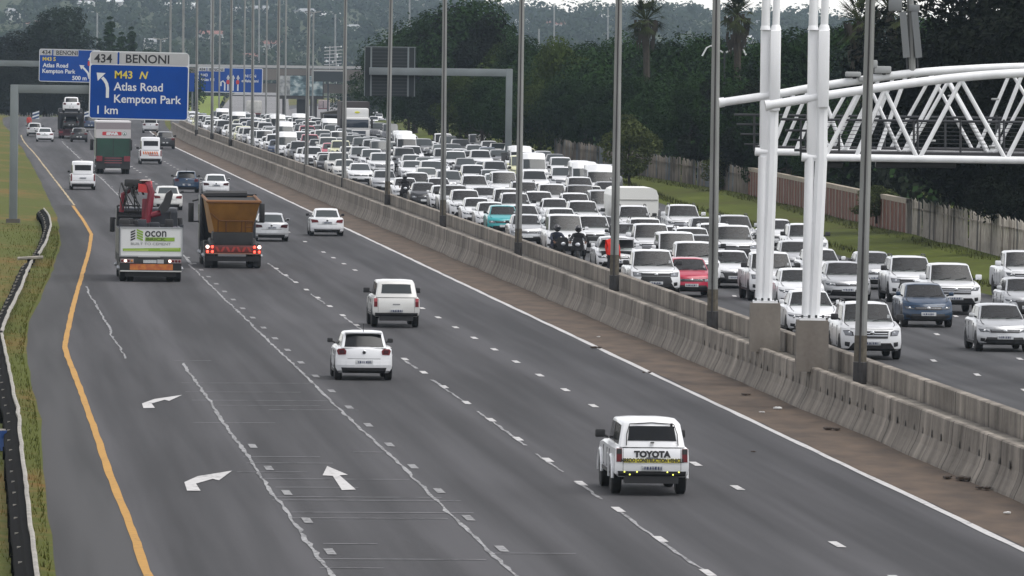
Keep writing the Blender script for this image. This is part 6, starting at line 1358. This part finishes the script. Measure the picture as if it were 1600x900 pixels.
def person(p, rz, label, top, bottom, pose='stand', helmet=False, h=1.0):
    root = tag(empty('person', p, rz), label, 'person')
    if pose == 'stand':
        V_ = [(0, 0, .94), (0, .0, 1.15), (0, 0, 1.38), (0, -.01, 1.50), (-.19, 0, 1.40), (-.25, -.03, 1.14), (-.24, -.12, .92), (-.235, -.15, .82), (.19, 0, 1.40), (.26, -.02, 1.15), (.25, -.10, .93), (.245, -.13, .83), (-.10, 0, .86), (-.11, -.02, .48), (-.11, .03, .08), (-.12, -.10, .04), (.10, 0, .86), (.12, .02, .48), (.13, .06, .08), (.14, -.07, .04)]
        R = [.155, .15, .165, .055, .075, .058, .045, .04, .075, .058, .045, .04, .105, .07, .05, .045, .105, .07, .05, .045]
    else:                                                       # astride a motorcycle
        V_ = [(0, .22, .86), (0, .15, 1.06), (0, .03, 1.28), (0, -.02, 1.40), (-.20, .02, 1.30), (-.30, -.16, 1.10), (-.30, -.40, 1.02), (-.30, -.46, 1.0), (.20, .02, 1.30), (.30, -.16, 1.10), (.30, -.40, 1.02), (.30, -.46, 1.0), (-.13, .16, .84), (-.22, -.18, .66), (-.24, .05, .30), (-.25, -.08, .24), (.13, .16, .84), (.22, -.18, .66), (.24, .05, .30), (.25, -.08, .24)]
        R = [.16, .155, .17, .06, .08, .06, .048, .045, .08, .06, .048, .045, .10, .075, .055, .05, .10, .075, .055, .05]
    E_ = [(0, 1), (1, 2), (2, 3), (2, 4), (4, 5), (5, 6), (6, 7), (2, 8), (8, 9), (9, 10), (10, 11), (0, 12), (12, 13), (13, 14), (14, 15), (0, 16), (16, 17), (17, 18), (18, 19)]
    R = [float(r) for r in R]
    b = figure(V_, E_, R, top, 'body', root)
    b.data.materials.append(bottom); b.data.materials.append(SKIN)
    for pl_ in b.data.polygons:
        c = sum((b.data.vertices[i].co for i in pl_.vertices), Vector())/len(pl_.vertices)
        if (pose == 'stand' and c.z < .90 and abs(c.x) < .20) or (pose != 'stand' and (c.z < .80 or (c.z < .9 and abs(c.x) < .12))): pl_.material_index = 1
    for sg in (-1, 1):                                         # hands with five fingers
        i = 7 if sg < 0 else 11; w = Vector(V_[i]); d = (w-Vector(V_[i-1])).normalized(); hm = MB(SKIN); hm.tube([w-d*.01, w+d*.085], .034, SKIN, 8, r2=.04)
        sd = Vector((0, 1, 0)) if pose == 'stand' else Vector((1, 0, 0)); pn = d.cross(sd).normalized()
        for k, ln in enumerate((.066, .078, .073, .056)):
            a = w+d*.08+sd*(-.030+.02*k); hm.tube([a, a+d*ln*.6-pn*.012, a+d*ln*.85-pn*.04], .0095, SKIN, 6, r2=.007)
        hm.tube([w+d*.02+sd*.035, w+d*.055+sd*.065, w+d*.09+sd*.06-pn*.015], .011, SKIN, 6, r2=.008); hm.build('hand', root)
    hz = 1.64 if pose == 'stand' else 1.54
    head(root, 0, -.02 if pose == 'stand' else -.06, hz, .105, helmet); root.scale = (h, h, h*.95); return root
def bike(p, rz, label):
    root = tag(empty('motorcycle', p, rz), label, 'motorcycle')
    for y, nm in ((-.72, 'wheel'), (.68, 'wheel')): m = MB(RUB); m.wheel(-.06, .06, y, .31, .31, RUB, 18); w = m.build(nm, root); h = MB(RIM); h.wheel(-.045, .045, y, .31, .17, RIM, 12); h.build('rim', w)
    mb = MB(BLK); mb.box(-.15, .15, -.35, .35, .38, .66, BLK, .06); mb.ball((0, -.12, .84), .22, BLK, 10, (.75, 1.3, .6)); mb.box(-.14, .14, .1, .75, .74, .83, BLK, .04); mb.build('body', root)
    mb = MB(BLK); mb.prism([(-.2, .62), (.2, .62), (.24, .9), (.16, 1.12), (-.16, 1.12), (-.24, .9)], -.72, -.55, BLK); mb.build('fairing', root)
    mb = MB(LAMP); mb.ball((0, -.73, .86), .085, LAMP, 10, (1.2, .5, .9)); mb.build('headlight', root)
    mb = MB(CHR); mb.tube([(-.36, -.42, 1.0), (-.12, -.55, 1.02), (.12, -.55, 1.02), (.36, -.42, 1.0)], .017, TRIM, 6); mb.build('handlebar', root)
    for sg in (-1, 1): mb = MB(TRIM); mb.tube([(sg*.28, -.5, 1.02), (sg*.34, -.52, 1.18)], .01, TRIM, 5); mb.ball((sg*.35, -.52, 1.2), .05, TRIM, 8, (1.2, .4, .8)); mb.build('wing_mirror', root)
    mb = MB(GREY)
    for sg in (-1, 1): mb.tube([(sg*.08, -.52, 1.0), (sg*.08, -.72, .31)], .028, GREY, 6)
    mb.build('fork', root); return root
def onR(px, py, dy=0.):
    p = P(px, py, ZR); return Vector((p.x, p.y+dy, zr(p.y)))
q = onR(883, 414); person(q+Vector((-.35, .1, 0)), heading(q.y)+.3, 'rider in navy jacket and helmet astride the left motorcycle before the van', NAVY, DEN, 'ride', True)
bike(q+Vector((-.35, .1, 0)), heading(q.y)+.3, 'dark motorcycle at the barrier in front of the white van')
q = onR(903, 415); bike(q, heading(q.y)-.1, 'second dark motorcycle just right of the one at the barrier'); person(q, heading(q.y)-.1, 'rider in black astride the right motorcycle before the van', BLK, BLK, 'ride', True)
q = onR(632, 318); bike(q, heading(q.y), 'motorcycle between the cars right of the sixth lamp post'); person(q, heading(q.y), 'rider in black between cars right of the sixth lamp post', BLK, BLK, 'ride', True)
q = onR(956, 434); person(q, heading(q.y)+2.6, 'person in a bright red jacket standing behind the third lamp post', REDC, DEN, 'stand', False, 1.05)
q = PY(45, 206, 900); person(Vector((q.x, q.y, 0)), .4, 'tiny figure in red at the far left beside the chevron board', M('red_top', (.4, .04, .03), .7), DEN)
# broken down saloon with its bonnet up
q = onR(963, 424); o = car('sedan', 'white', q, False, 0, 1, 'white broken down saloon with its bonnet raised beside the red jacketed person', key='bonnet', top=[(0, .70), (.3, .74), (1.15, .82), (1.3, .96), (3.6, .98), (4.5, .96)])
mb = MB(PAINT['white']); mb.add([(-.72, .30, .96), (.72, .30, .96), (.62, -.55, 1.30), (-.62, -.55, 1.30), (-.70, .30, .91), (.70, .30, .91), (.60, -.55, 1.25), (-.60, -.55, 1.25)], [(0, 1, 2, 3), (4, 7, 6, 5), (3, 2, 6, 7), (0, 3, 7, 4), (1, 5, 6, 2)], PAINT['white']); mb.add([(-.69, .29, .905), (.69, .29, .905), (.59, -.54, 1.245), (-.59, -.54, 1.245)], [(3, 2, 1, 0)], TRIM); mb.build('bonnet', o)
mb = MB(TRIM); mb.box(-.62, .62, -.5, .28, .62, .79, TRIM); mb.build('engine_bay', o)
# ------------------------------------------------------------------ trees
def leaf_mat(name, lo, hi, sc=.35):
    m, t, b = nodes_mat(name); tc = t.nodes.new('ShaderNodeTexCoord'); oi = t.nodes.new('ShaderNodeObjectInfo')
    n = nnoise(t, tc.outputs['Object'], sc, 3); n2 = nnoise(t, tc.outputs['Object'], 3.5, 2)
    f = nmath(t, 'ADD', nmath(t, 'MULTIPLY', n, .6), nmath(t, 'MULTIPLY', n2, .4)); f = nmath(t, 'ADD', f, nmath(t, 'MULTIPLY', nmath(t, 'SUBTRACT', oi.outputs['Random'], .5), .16))
    t.links.new(nramp(t, f, (.36, lo), (.66, hi)), b.inputs['Base Color']); b.inputs['Roughness'].default_value = .85; b.inputs['Specular IOR Level'].default_value = .06
    return m
LF = [leaf_mat('foliage_dark', (.008, .018, .007), (.024, .052, .014)), leaf_mat('foliage_olive', (.018, .030, .007), (.055, .080, .016)), leaf_mat('foliage_blue_green', (.009, .017, .012), (.024, .037, .024)), leaf_mat('foliage_black', (.004, .006, .004), (.010, .014, .008)), leaf_mat('foliage_light', (.045, .058, .020), (.10, .12, .045))]
BARK = M('bark', (.045, .035, .028), .95, noise=.5, nscale=3, stretch=(1, 1, .2))
def crown(seed, mat, w, h, n=5200, leaf=.42, lobes=16, low=.18, shape='round'):
    r = random.Random(seed); L = []
    for i in range(lobes):
        a = r.random()*6.283; q = r.random()**.5; z = r.random()
        if shape == 'cone': rad = (1-z)**.9*.5+.04; L.append((math.cos(a)*q*w*rad*.6, math.sin(a)*q*w*rad*.6, h*(low+(1-low)*z*.97), w*(.05+.15*(1-z))))
        else:
            rad = math.sqrt(max(.05, 1-(2*z-.85)**2))*.36; L.append((math.cos(a)*q*w*rad, math.sin(a)*q*w*rad, h*(low+(1-low)*(.14+.72*z)), w*r.uniform(.13, .24)))
    mb = MB(mat); tot = sum(l[3]**2 for l in L)
    for (x, y, z, R) in L:
        k = int(n*R*R/tot)
        for j in range(k):
            u = r.gauss(0, 1); v = r.gauss(0, 1); t = r.gauss(0, 1); d = math.sqrt(u*u+v*v+t*t)+1e-6; u, v, t = u/d, v/d, t/d
            rr = R*(1-abs(r.gauss(0, .16)))*(1.18 if r.random() < .06 else 1)
            c = Vector((x+u*rr, y+v*rr, z+t*rr*.82)); nn = Vector((u, v, t+.35))+Vector((r.uniform(-1, 1), r.uniform(-1, 1), r.uniform(-1, 1)))*.75
            nn.normalize(); a = nn.orthogonal().normalized(); a = (Matrix.Rotation(r.random()*6.28, 3, nn) @ a); b = nn.cross(a); s = leaf*r.uniform(.55, 1.25)
            mb.add([c-a*s*.5, c-b*s*.28+nn*.05, c+a*s*.5, c+b*s*.28+nn*.05], [(0, 1, 2, 3)], mat)
    return mb.mesh('crown'), L
def trunk(seed, h, L, r0):
    r = random.Random(seed); mb = MB(BARK); top = Vector((0, 0, h*.62)); mb.tube([(0, 0, -.6), (r.uniform(-.1, .1), r.uniform(-.1, .1), h*.25), top], r0, BARK, 8, r2=r0*.45)
    for l in L[:8]:
        e = Vector(l[:3]); s = Vector((0, 0, h*r.uniform(.22, .5))); mb.tube([s, (s+e)/2+Vector((0, 0, -.15*h*.2)), e], r0*.42, BARK, 6, r2=r0*.10)
    return mb.mesh('trunk')
TP_ = {}
def tree_proto(kind):
    if kind in TP_: return TP_[kind]
    spec = {'d1': (1, LF[0], 10, 11, 11000, .36, 20, .05, 'round'), 'd2': (2, LF[0], 12, 10, 11500, .38, 22, .02, 'round'), 'o1': (3, LF[1], 9, 10, 10500, .34, 18, .05, 'round'), 'b1': (4, LF[2], 10, 12, 11000, .36, 20, .05, 'round'), 'k1': (5, LF[3], 13, 14, 17000, .42, 24, .10, 'round'), 'k2': (9, LF[3], 11, 15, 15000, .40, 24, .03, 'round'),
            'c1': (6, LF[0], 3.4, 12, 5200, .34, 46, .04, 'cone'), 's1': (7, LF[4], 4.2, 4.6, 3800, .24, 16, .0, 'round'), 'u1': (8, LF[1], 3.2, 2.4, 2200, .20, 12, -.05, 'round'), 'w1': (12, LF[2], 7, 12, 4500, .42, 24, .05, 'round')}[kind]
    me, L = crown(*spec); tr = trunk(spec[0], spec[3], L, .30 if spec[2] > 5 else .1); TP_[kind] = (me, tr); return TP_[kind]
def tree(kind, p, sc, label, group=None, rz=None, sx=1., name='tree'):
    me, tr = tree_proto(kind); o = tag(empty(name, p, random.random()*6.28 if rz is None else rz), label, 'tree' if name != 'shrub' else 'shrub', group); o.scale = (sc*sx, sc*sx, sc)
    for nm, d in (('crown', me), ('trunk', tr)): c = bpy.data.objects.new(nm, d); COL.objects.link(c); c.parent = o
    return o
HT = {'d1': 11, 'd2': 10, 'o1': 10, 'b1': 12, 'k1': 14, 'k2': 15, 'c1': 12, 's1': 4.6, 'u1': 2.4, 'w1': 12}
def tree_px(kind, px, ytop, Y, label, group=None, base=1.2, **k):
    t = PY(px, ytop, Y); z = base if Y < 1050 else zprof(Y)-.2; tree(kind, Vector((t.x, Y, z)), max(.2, (t.z-z)/(HT[kind]*.97)), label, group, **k)
DK = 'trees massed behind the palisade fence'
# front row right behind the fence, then taller rows; photo column, skyline row, distance
R1 = [('d1',560,128,1560),('d2',580,92,1500),('o1',600,72,1440),('d1',628,48,1010),('d2',650,38,830),('d1',676,20,800),('k2',700,2,760),('d2',735,-6,760),('k2',765,14,740),('o1',790,70,720),('d1',812,60,700),('d2',840,82,690),('o1',870,76,660),('d2',905,78,650),('d1',930,70,640),('d2',968,60,620),('d1',1005,66,620),('b1',1040,62,600),('d2',1075,62,580),('d1',1100,58,560),('b1',1135,62,560),('d2',1165,70,540),('d1',1195,66,520),('b1',1225,60,510),('d1',1255,50,500),('b1',1290,36,520),('d1',1320,40,500),('w1',1345,36,480),('w1',1385,30,470),('d1',1420,60,460),('d1',1450,30,450)]
for i, (k, px, yt, Y) in enumerate(R1): tree_px(k, px, yt, Y+30, None, DK, sx=1.0)
R2 = [('d2',638,150,900),('d1',640,130,760),('k2',680,120,720),('k1',720,115,690),('k1',755,120,660),('k2',790,130,640),('o1',845,128,640),('d2',880,120,625),('k1',915,130,615),('k2',955,125,600),('k1',1000,120,580),('k2',1040,125,560),('k1',1080,130,540),('k2',1120,120,520),('d1',1150,125,505),('k1',1190,130,485),('d2',1235,140,470),('d1',1280,150,450),('d2',1330,160,440),('k1',1380,150,430),('k1',1430,120,420)]
for i, (k, px, yt, Y) in enumerate(R2): tree_px({'k1': ('d1', 'o1')[i % 2], 'k2': ('b1', 'd2')[i % 2]}.get(k, k) if Y > 530 else k, px, yt, Y+14, None, DK, sx=1.05)
tr_all = [o for o in bpy.data.objects if o.get('group') == DK]
# labels for the tree mass by what stands in front of them
used = {}
for o in tr_all:
    x, y = proj(o.matrix_basis.translation); x = int(x); tl = 'tall' if o.scale.z*12 > 11 else 'low'
    n = sum(1 for q in POLES if q[0] > x)
    ref = 'right of the nearest lamp post' if n == 0 else ('between the nearest and second lamp posts' if n == 1 else f'between the {NM[n-1]} and {NM[min(12, n)]} lamp posts')
    used.setdefault((tl, ref), []).append((x, o))
for (tl, ref), L_ in used.items():
    L_.sort(key=lambda t: t[0])
    for i, (x, o) in enumerate(L_):
        o['label'] = f'{tl} dark tree seen {ref}' if len(L_) == 1 else f'{tl} dark tree, {("leftmost", "second from left", "third from left", "fourth from left", "fifth from left", "sixth from left", "seventh from left", "eighth from left", "ninth from left")[min(8, i)]}, seen {ref}'
# big black-green trees at the right edge, hanging over the fence
tree_px('k1', 1535, -60, 385, 'huge dark tree overhanging the palisade fence at the right edge', None, 1.2, sx=1.0, rz=1.2)
tree_px('k2', 1600, -90, 372, 'huge dark tree cut off by the right edge behind the gantry', None, 1.2, sx=1.25, rz=.4)
tree_px('k1', 1700, -60, 360, 'dark tree outside the right edge', None, 1.2, sx=1.1, rz=3.)
tree_px('k1', 1490, 60, 440, 'dark tree behind the middle of the gantry arch', None, 1.2, sx=1.1, rz=2.)
tree_px('k2', 1585, 140, 346, 'dark bushy tree with low boughs hanging in front of the fence at right', None, 1.35, sx=1.0, rz=2.2)
tree_px('s1', 985, 176, 522, 'round paler green bush with sprouting twigs in front of the dark trees', None, 1.1, name='shrub', sx=1.05)
tree_px('s1', 1125, 238, 500, 'light green bush behind the palisade fence near the brick wall', None, 1.0, name='shrub', sx=1.6)
tree_px('s1', 1370, 288, 398, 'pale flowering bush above the brick wall', None, 1.4, name='shrub', sx=1.8)
for px, yt, Y, lb in ((590, 212, 800, 'small yellow green bush beside the minibus'), (738, 232, 655, 'bright grassy bush left of the gantry post'), (722, 240, 668, 'small yellow green bush at the left of the gantry foot')): tree_px('u1', px, yt, Y, lb, None, .9, name='shrub', sx=1.5)
tree_px('o1', 872, 60, 660, 'rust tinted tree crown above the dark hedge in the middle', None, 1.2, sx=.8)
# palms
PALM = leaf_mat('palm_green', (.020, .028, .012), (.05, .06, .025)); SKIRT = M('palm_skirt', (.05, .042, .032), .95, noise=.4, nscale=3)
def palm(px, ytop, Y, label, sc=1., skirt=1.6):
    t = PY(px, ytop, Y); z = 1.0; h = t.z-z; o = tag(empty('palm_tree', (t.x, Y, z)), label, 'palm tree'); r = random.Random(px)
    mb = MB(SKIRT); mb.tube([(0, 0, 0), (.1, 0, h*.5), (0, 0, h-1.3*sc)], .28, SKIRT, 8, r2=.24)
    mb.build('trunk', o); hc = h-1.3*sc
    mb = MB(SKIRT)
    for k in range(70):
        a = r.random()*6.28; z0 = hc-r.random()*skirt; R_ = .28+.3*r.random()+(z0-hc+skirt)/skirt*.35; b = Vector((math.cos(a)*R_, math.sin(a)*R_, z0)); mb.add([b+Vector((-.1, 0, 0)), b+Vector((.1, 0, 0)), b*1.0+Vector((0, 0, -.8))], [(0, 1, 2)], SKIRT)
    mb.build('skirt', o); mb = MB(PALM)
    for k in range(46):
        a = r.random()*6.28; el = r.uniform(-.9, 1.35); d = Vector((math.cos(a)*math.cos(el), math.sin(a)*math.cos(el), math.sin(el))); ln = sc*r.uniform(1.0, 1.5); base = Vector((0, 0, hc)); c = base+d*ln*.62; side = d.cross(Vector((0, 0, 1)))
        if side.length < .1: side = Vector((1, 0, 0))
        side.normalize(); mb.tube([base, c], .03, PALM, 4)
        for q in range(13):                                    # fan blades
            b = (q-6)/6*1.35; dd = d*math.cos(b)+side*math.sin(b); e = c+dd*sc*.75*(1-.18*abs(b))+Vector((0, 0, -.22*sc*abs(b)-.15*r.random())); w_ = d.cross(side)*.0+side*.05*sc
            mb.add([c-w_, c+w_, e], [(0, 1, 2)], PALM)
    mb.build('crown', o)
palm(1010, -6, 600, 'fan palm rising above the tree line left of the second lamp post', 1.3, 1.6); palm(1152, -14, 560, 'tall fan palm with thin dark trunk against the pale sky', 1.15, 2.2); palm(1345, -14, 470, 'palm with thick shaggy trunk behind the nearest lamp post', 1.3, 2.5); palm(1392, -30, 470, 'shaggy palm behind the antenna mast', 1.3, 5.)
# left background trees
LG = 'trees across the left background'
for k, px, yt, Y, sx, lb in (('b1',103,8,1180,1.15,'tall broad tree at the left skyline behind the small blue sign'), ('b1',76,30,1190,.8,'rounded tree at the left of the tall broad one'), ('k2',20,44,1170,1.5,'dark tree at the far left edge'), ('d1',50,66,1200,1.2,'low dark tree between the far left tree and the tall one'), ('c1',172,28,1260,1.5,'tallest pointed conifer above the large blue sign'), ('c1',190,52,1250,1.6,'second conifer right of the tallest pointed one'), ('c1',206,44,1270,1.5,'pointed conifer at the right of the conifer group'), ('c1',156,62,1250,1.5,'shorter conifer left of the tallest pointed one'), ('d2',150,92,1240,1.3,'dark tree directly behind the two blue signs'), ('k2',130,100,1190,1.5,'dark tree above the car carrier'), ('k1',15,100,1160,1.6,'dark tree behind the left gantry post'), ('k1',70,104,1165,1.5,'dark tree below the small blue sign'), ('k1',110,120,1150,1.3,'dark tree right behind the loaded car carrier'), ('d1',225,80,1260,1.2,'dark tree behind the right half of the large sign'), ('d2',265,100,1270,1.2,'dark tree at the right edge of the large sign'), ('k1',40,130,1140,1.0,'low dark tree near the chevron board at left'), ('k1',-20,90,1150,1.4,'dark tree cut by the left edge')):
    tree_px(k, px, yt, Y, lb, LG, sx=sx)
tf = MB(TRIM); print('JAMN', len(JAM))                                                   # pale trunks / stakes under the left trees
PLS = M('pale_stake', (.12, .12, .115), .9); o = tag(empty('stake_fence', PY(0, 190, 1130)), 'row of pale fence stakes under the dark trees at the left', 'fence'); b0 = o.location
for k in range(34):
    px = -5+k*4.4+random.uniform(-1, 1)
    a = PY(px, 190, 1130)-b0; tf.box(a.x-.06, a.x+.06, -.05, .05, -.6, random.uniform(.9, 1.3), PLS)
tf.build('stake', o)['kind'] = 'stuff'
# hedges / undergrowth at the foot of the right-hand trees, and grass tufts
def scatter(name, mat, n, gen, leaf, up=1., seed=1):
    r = random.Random(seed); mb = MB(mat)
    for i in range(n):
        c = gen(r); a = r.random()*6.28; s = leaf*r.uniform(.5, 1.3); d = Vector((math.cos(a), math.sin(a), 0)); t = Vector((r.uniform(-.5, .5), r.uniform(-.5, .5), up))*s
        mb.add([c-d*s*.12, c+d*s*.12, c+t], [(0, 1, 2)], mat)
    o = mb.build(name); o['kind'] = 'stuff'; o['category'] = 'vegetation'; return o
def g1(r): y = r.uniform(140, 420); q = r.random()**2; o = offL(y)-.05-q*5; return Vector((XE(y)+o, y, interp(-o+offL(y), [(-1, .0), (0, .01), (.4, .05), (1.6, .12), (6, .35)])))
tag(scatter('grass_tufts', G_L, 9000, g1, .11), 'short rough grass along the left shoulder', kind='stuff')
GT = leaf_mat('tall_grass', (.03, .035, .01), (.07, .075, .022), .2)
def g2(r): y = r.uniform(300, 640); return Vector((XE(y)+offF(y)+r.uniform(-1.4, -.1) if r.random() < .5 else XE(y)+offR(y)+r.uniform(-.2, .6), y, zbank(y)-.1))
tag(scatter('grass_tufts', GT, 6000, g2, .2, 1., 2), 'taller grass at the fence foot and the kerb of the right bank', kind='stuff')
def g3(r):
    y = r.uniform(380, 900); o = offF(y)+r.uniform(1.5, 9); return Vector((XE(y)+o, y, zbank(y)+r.random()**1.5*2.6))
u = MB(LF[3]); rr = random.Random(5)
for i in range(15000):
    c = g3(rr); n = Vector((rr.uniform(-1, 1), rr.uniform(-1, .3), rr.uniform(-.2, 1))).normalized(); a = n.orthogonal().normalized(); b = n.cross(a); s = rr.uniform(.3, .6); u.add([c-a*s*.5, c-b*s*.3, c+a*s*.5, c+b*s*.3], [(0, 1, 2, 3)], LF[3] if rr.random() < .75 else LF[0])
tag(u.build('undergrowth'), 'dark undergrowth below the trees behind the fence', 'vegetation', kind='stuff')
# ------------------------------------------------------------------ hazy hills with scattered houses
HM = leaf_mat('hill_ground', (.03, .04, .02), (.07, .08, .035), .01)
def hz(x, y):
    t = min(1, max(0, (y-2300)/2600)); t = t*t*(3-2*t)
    px = 800+FPX*x/max(y, 1); k = interp(px, [(-300, 1.35), (0, 1.28), (300, 1.18), (600, 1.08), (760, .94), (800, .88), (880, .80), (980, .83), (1080, .89), (1150, .82), (1260, .80), (1320, .74), (1400, .76), (1700, .80), (2200, .8)])
    return zprof(y)-.4+t*(38*k+6*math.sin(x*.006+y*.0017)*.4+2.0*math.sin(x*.017))
hl = MB(HM); hx = list(range(-1500, 1501, 50)); hy = [2300, 2500, 2700, 2900, 3100, 3300, 3500, 3700, 3900, 4100, 4300, 4500, 4700, 4900, 5200, 5600]
hl.v = [(x, y, hz(x, y)) for y in hy for x in hx]; n_ = len(hx)
for i in range(len(hy)-1):
    for k in range(n_-1): hl.f.append((i*n_+k, i*n_+k+1, i*n_+n_+k+1, i*n_+n_+k)); hl.m.append(0); hl.sm.append(True)
tag(hl.build('hills'), kind='structure')
HL = leaf_mat('hill_foliage', (.010, .018, .011), (.024, .036, .016), .015)
wd = MB(HL); rr = random.Random(21)
import numpy as np
def clump(mb, c, w, h, k, r, s):
    for j in range(k):
        u, v, t = r.gauss(0, 1), r.gauss(0, 1), r.gauss(0, 1); d = math.sqrt(u*u+v*v+t*t)+1e-6; q = r.uniform(.75, 1.05); cc = Vector((c.x+u/d*w/2*q, c.y+v/d*w/2*q, c.z+h*.55+t/d*h*.45*q)); n = Vector((u/d, v/d-.4, t/d+.3)).normalized(); a = n.orthogonal().normalized(); a = Matrix.Rotation(r.random()*6.28, 3, n) @ a; b = n.cross(a); z = s*r.uniform(.6, 1.3)
        mb.add([cc-a*z*.5, cc-b*z*.35, cc+a*z*.5, cc+b*z*.35], [(0, 1, 2, 3)], HL)
for i in range(2600):
    y = 2350+(rr.random()**.8)*2500; px = rr.uniform(-80, 1680); x = (px-800)*y/FPX
    if y < 2700 and 490 < px < 600: continue
    h = rr.choice((4, 5, 6, 7, 8, 9, 12)) if y < 4500 else rr.choice((3, 4, 5, 6, 9)); w = h*rr.uniform(.7, 1.5) if rr.random() < .85 else h*.35
    clump(wd, Vector((x, y, hz(x, y))), w, h, 64, rr, 1.9)
tag(wd.build('far_woods'), 'hazy wooded hillside far behind the freeway', 'vegetation', kind='stuff')
mid = MB(LF[2]); rr = random.Random(31)                         # nearer belt between the bridge and the hill
HL = LF[2]
for i in range(520):
    y = 1650+rr.random()*650; px = rr.uniform(-60, 1250); x = (px-800)*y/FPX
    if 335 < px < 600 and y < 2250: continue
    h = rr.choice((5, 6, 7, 8, 10)); clump(mid, Vector((x, y, zprof(y)-.3)), h*rr.uniform(.8, 1.6), h, 70, rr, 1.1)
tag(mid.build('far_woods'), 'belt of trees beyond the overpass at the foot of the hill', 'vegetation', kind='stuff')
HL = MATS['hill_foliage']; wd2 = MB(HL)
HW = M('house_white', (.42, .42, .40), .7); HRF = [M('roof_red', (.20, .09, .07), .8), M('roof_grey', (.25, .26, .27), .7), M('roof_pale', (.55, .56, .56), .6)]
HSE = [(135,8,3600,2,'white'),(180,5,3900,2,'white'),(270,10,3700,2,'white'),(298,11,3650,2,'white'),(375,17,3500,2,'pale'),(412,15,3500,1,'white'),(476,20,3400,1,'white'),(516,25,3400,2,'white'),(240,68,2600,1,'white'),(398,92,2500,0,'red roofed'),(428,72,2700,0,'red roofed'),(550,46,3000,1,'white'),(812,36,3600,1,'pale'),(940,28,3800,2,'white'),(868,40,3500,0,'pale'),(1160,62,2900,2,'pale'),(1180,38,3600,1,'pale'),(60,40,3100,0,'red roofed'),(330,55,2900,0,'pale'),(20,20,3500,1,'white')]
pos_lab = ['farthest left top', 'left top', 'above the large sign', 'above the large sign toward its right corner', 'above the third blue sign', 'upper middle left', 'left of the seventh lamp post', 'at the seventh lamp post', 'small one above the large sign', 'above the overpass', 'right of the overpass sign', 'left of the dark trees', 'just right of the fourth lamp post', 'right of the third lamp post', 'between the third and fourth lamp posts', 'right of the second lamp post', 'near the gantry masts', 'above the small blue sign', 'above the diagram sign', 'at the left edge']
def on_hill(px, py):
    y = 2400
    while y < 4800:
        q = PY(px, py, y)
        if q.z <= hz(q.x, y)+3.2: return Vector((q.x, y, hz(q.x, y)+2.2))
        y += 15
    return None
for (px, py, y, rf, c), pl_ in zip(HSE, pos_lab):
    q = on_hill(px, py)
    if q is None: continue
    o = tag(empty('house', q, random.uniform(-.5, .5)), f'hazy {c} house on the hillside, {pl_}', 'house'); w, d, h = random.uniform(2.6, 5.), 3, 1.6
    mb = MB(HW); mb.box(-w, w, -d, d, -3.5, h, HW); mb.build('wall', o)
    mb = MB(HRF[rf]); mb.prismx([(-d-.4, h-.1), (0, h+1.3), (d+.4, h-.1)], -w-.4, w+.4, HRF[rf]); mb.build('roof', o)
    mb = MB(DGLASS)
    for x in (-w*.55, w*.4): mb.box(x-.5, x+.5, -d-.05, -d, -.2, .9, DGLASS)
    mb.build('window', o)
    for k in range(4): clump(wd2, Vector((q.x+random.uniform(-6, 6), q.y-random.uniform(5, 9), hz(q.x, q.y)-.5)), random.uniform(4, 7), random.uniform(2.6, 3.8), 40, rr, 1.2)
tag(wd2.build('far_woods'), 'bushes in the gardens of the hillside houses', 'vegetation', kind='stuff')
for px, yt, yb, y in ((640, 0, 60, 2900), (405, -5, 60, 2700), (524, 22, 60, 2800), (866, 10, 70, 3000), (842, 45, 85, 2800), (330, -10, 60, 2700), (152, 20, 70, 2900), (950, 12, 60, 3300)):
    a = PY(px, yb, y); b = PY(px, yt, y); o = tag(empty('mast', a), 'thin hazy pole standing up out of the wooded hillside', 'pole', 'thin poles on the hillside'); mb = MB(POLE); mb.tube([(0, 0, -8), b-a], .28, POLE, 6); mb.build('pole', o)
# power line tower by the overpass
a = PY(520, 104, 1900); o = tag(empty('lattice_mast', a), 'small lattice mast with white insulators beside the overpass', 'mast'); b = PY(520, 72, 1900)-a; c = PY(535, 80, 1900)-a
mb = MB(SG)
for dx in (-1, 1): mb.tube([(dx*.9, 0, -8), (dx*.7, 0, b.z)], .10, SG, 5)
for k in range(6): mb.tube([(-2.0, 0, b.z*(k+.5)/6), (2.0, 0, b.z*(k+.9)/6)], .09, SG, 5)
mb.build('lattice', o)
mb = MB(SW); [mb.ball((random.uniform(-2, 2), -.2, b.z*random.random()), .22, SW, 6) for _ in range(9)]; mb.build('insulator', o)
# ------------------------------------------------------------------ the air
hm = bpy.data.materials.new('haze'); hm.use_nodes = True; t = hm.node_tree; t.nodes.clear(); v = t.nodes.new('ShaderNodeVolumePrincipled'); ou = t.nodes.new('ShaderNodeOutputMaterial')
v.inputs['Color'].default_value = (.66, .82, 1.0, 1); v.inputs['Density'].default_value = 5.5e-5; v.inputs['Anisotropy'].default_value = .1
t.links.new(v.outputs[0], ou.inputs['Volume'])
mb = MB(hm); mb.box(-4100, 4100, -300, 5650, -8, 75, hm); h = mb.build('haze'); h['kind'] = 'stuff'
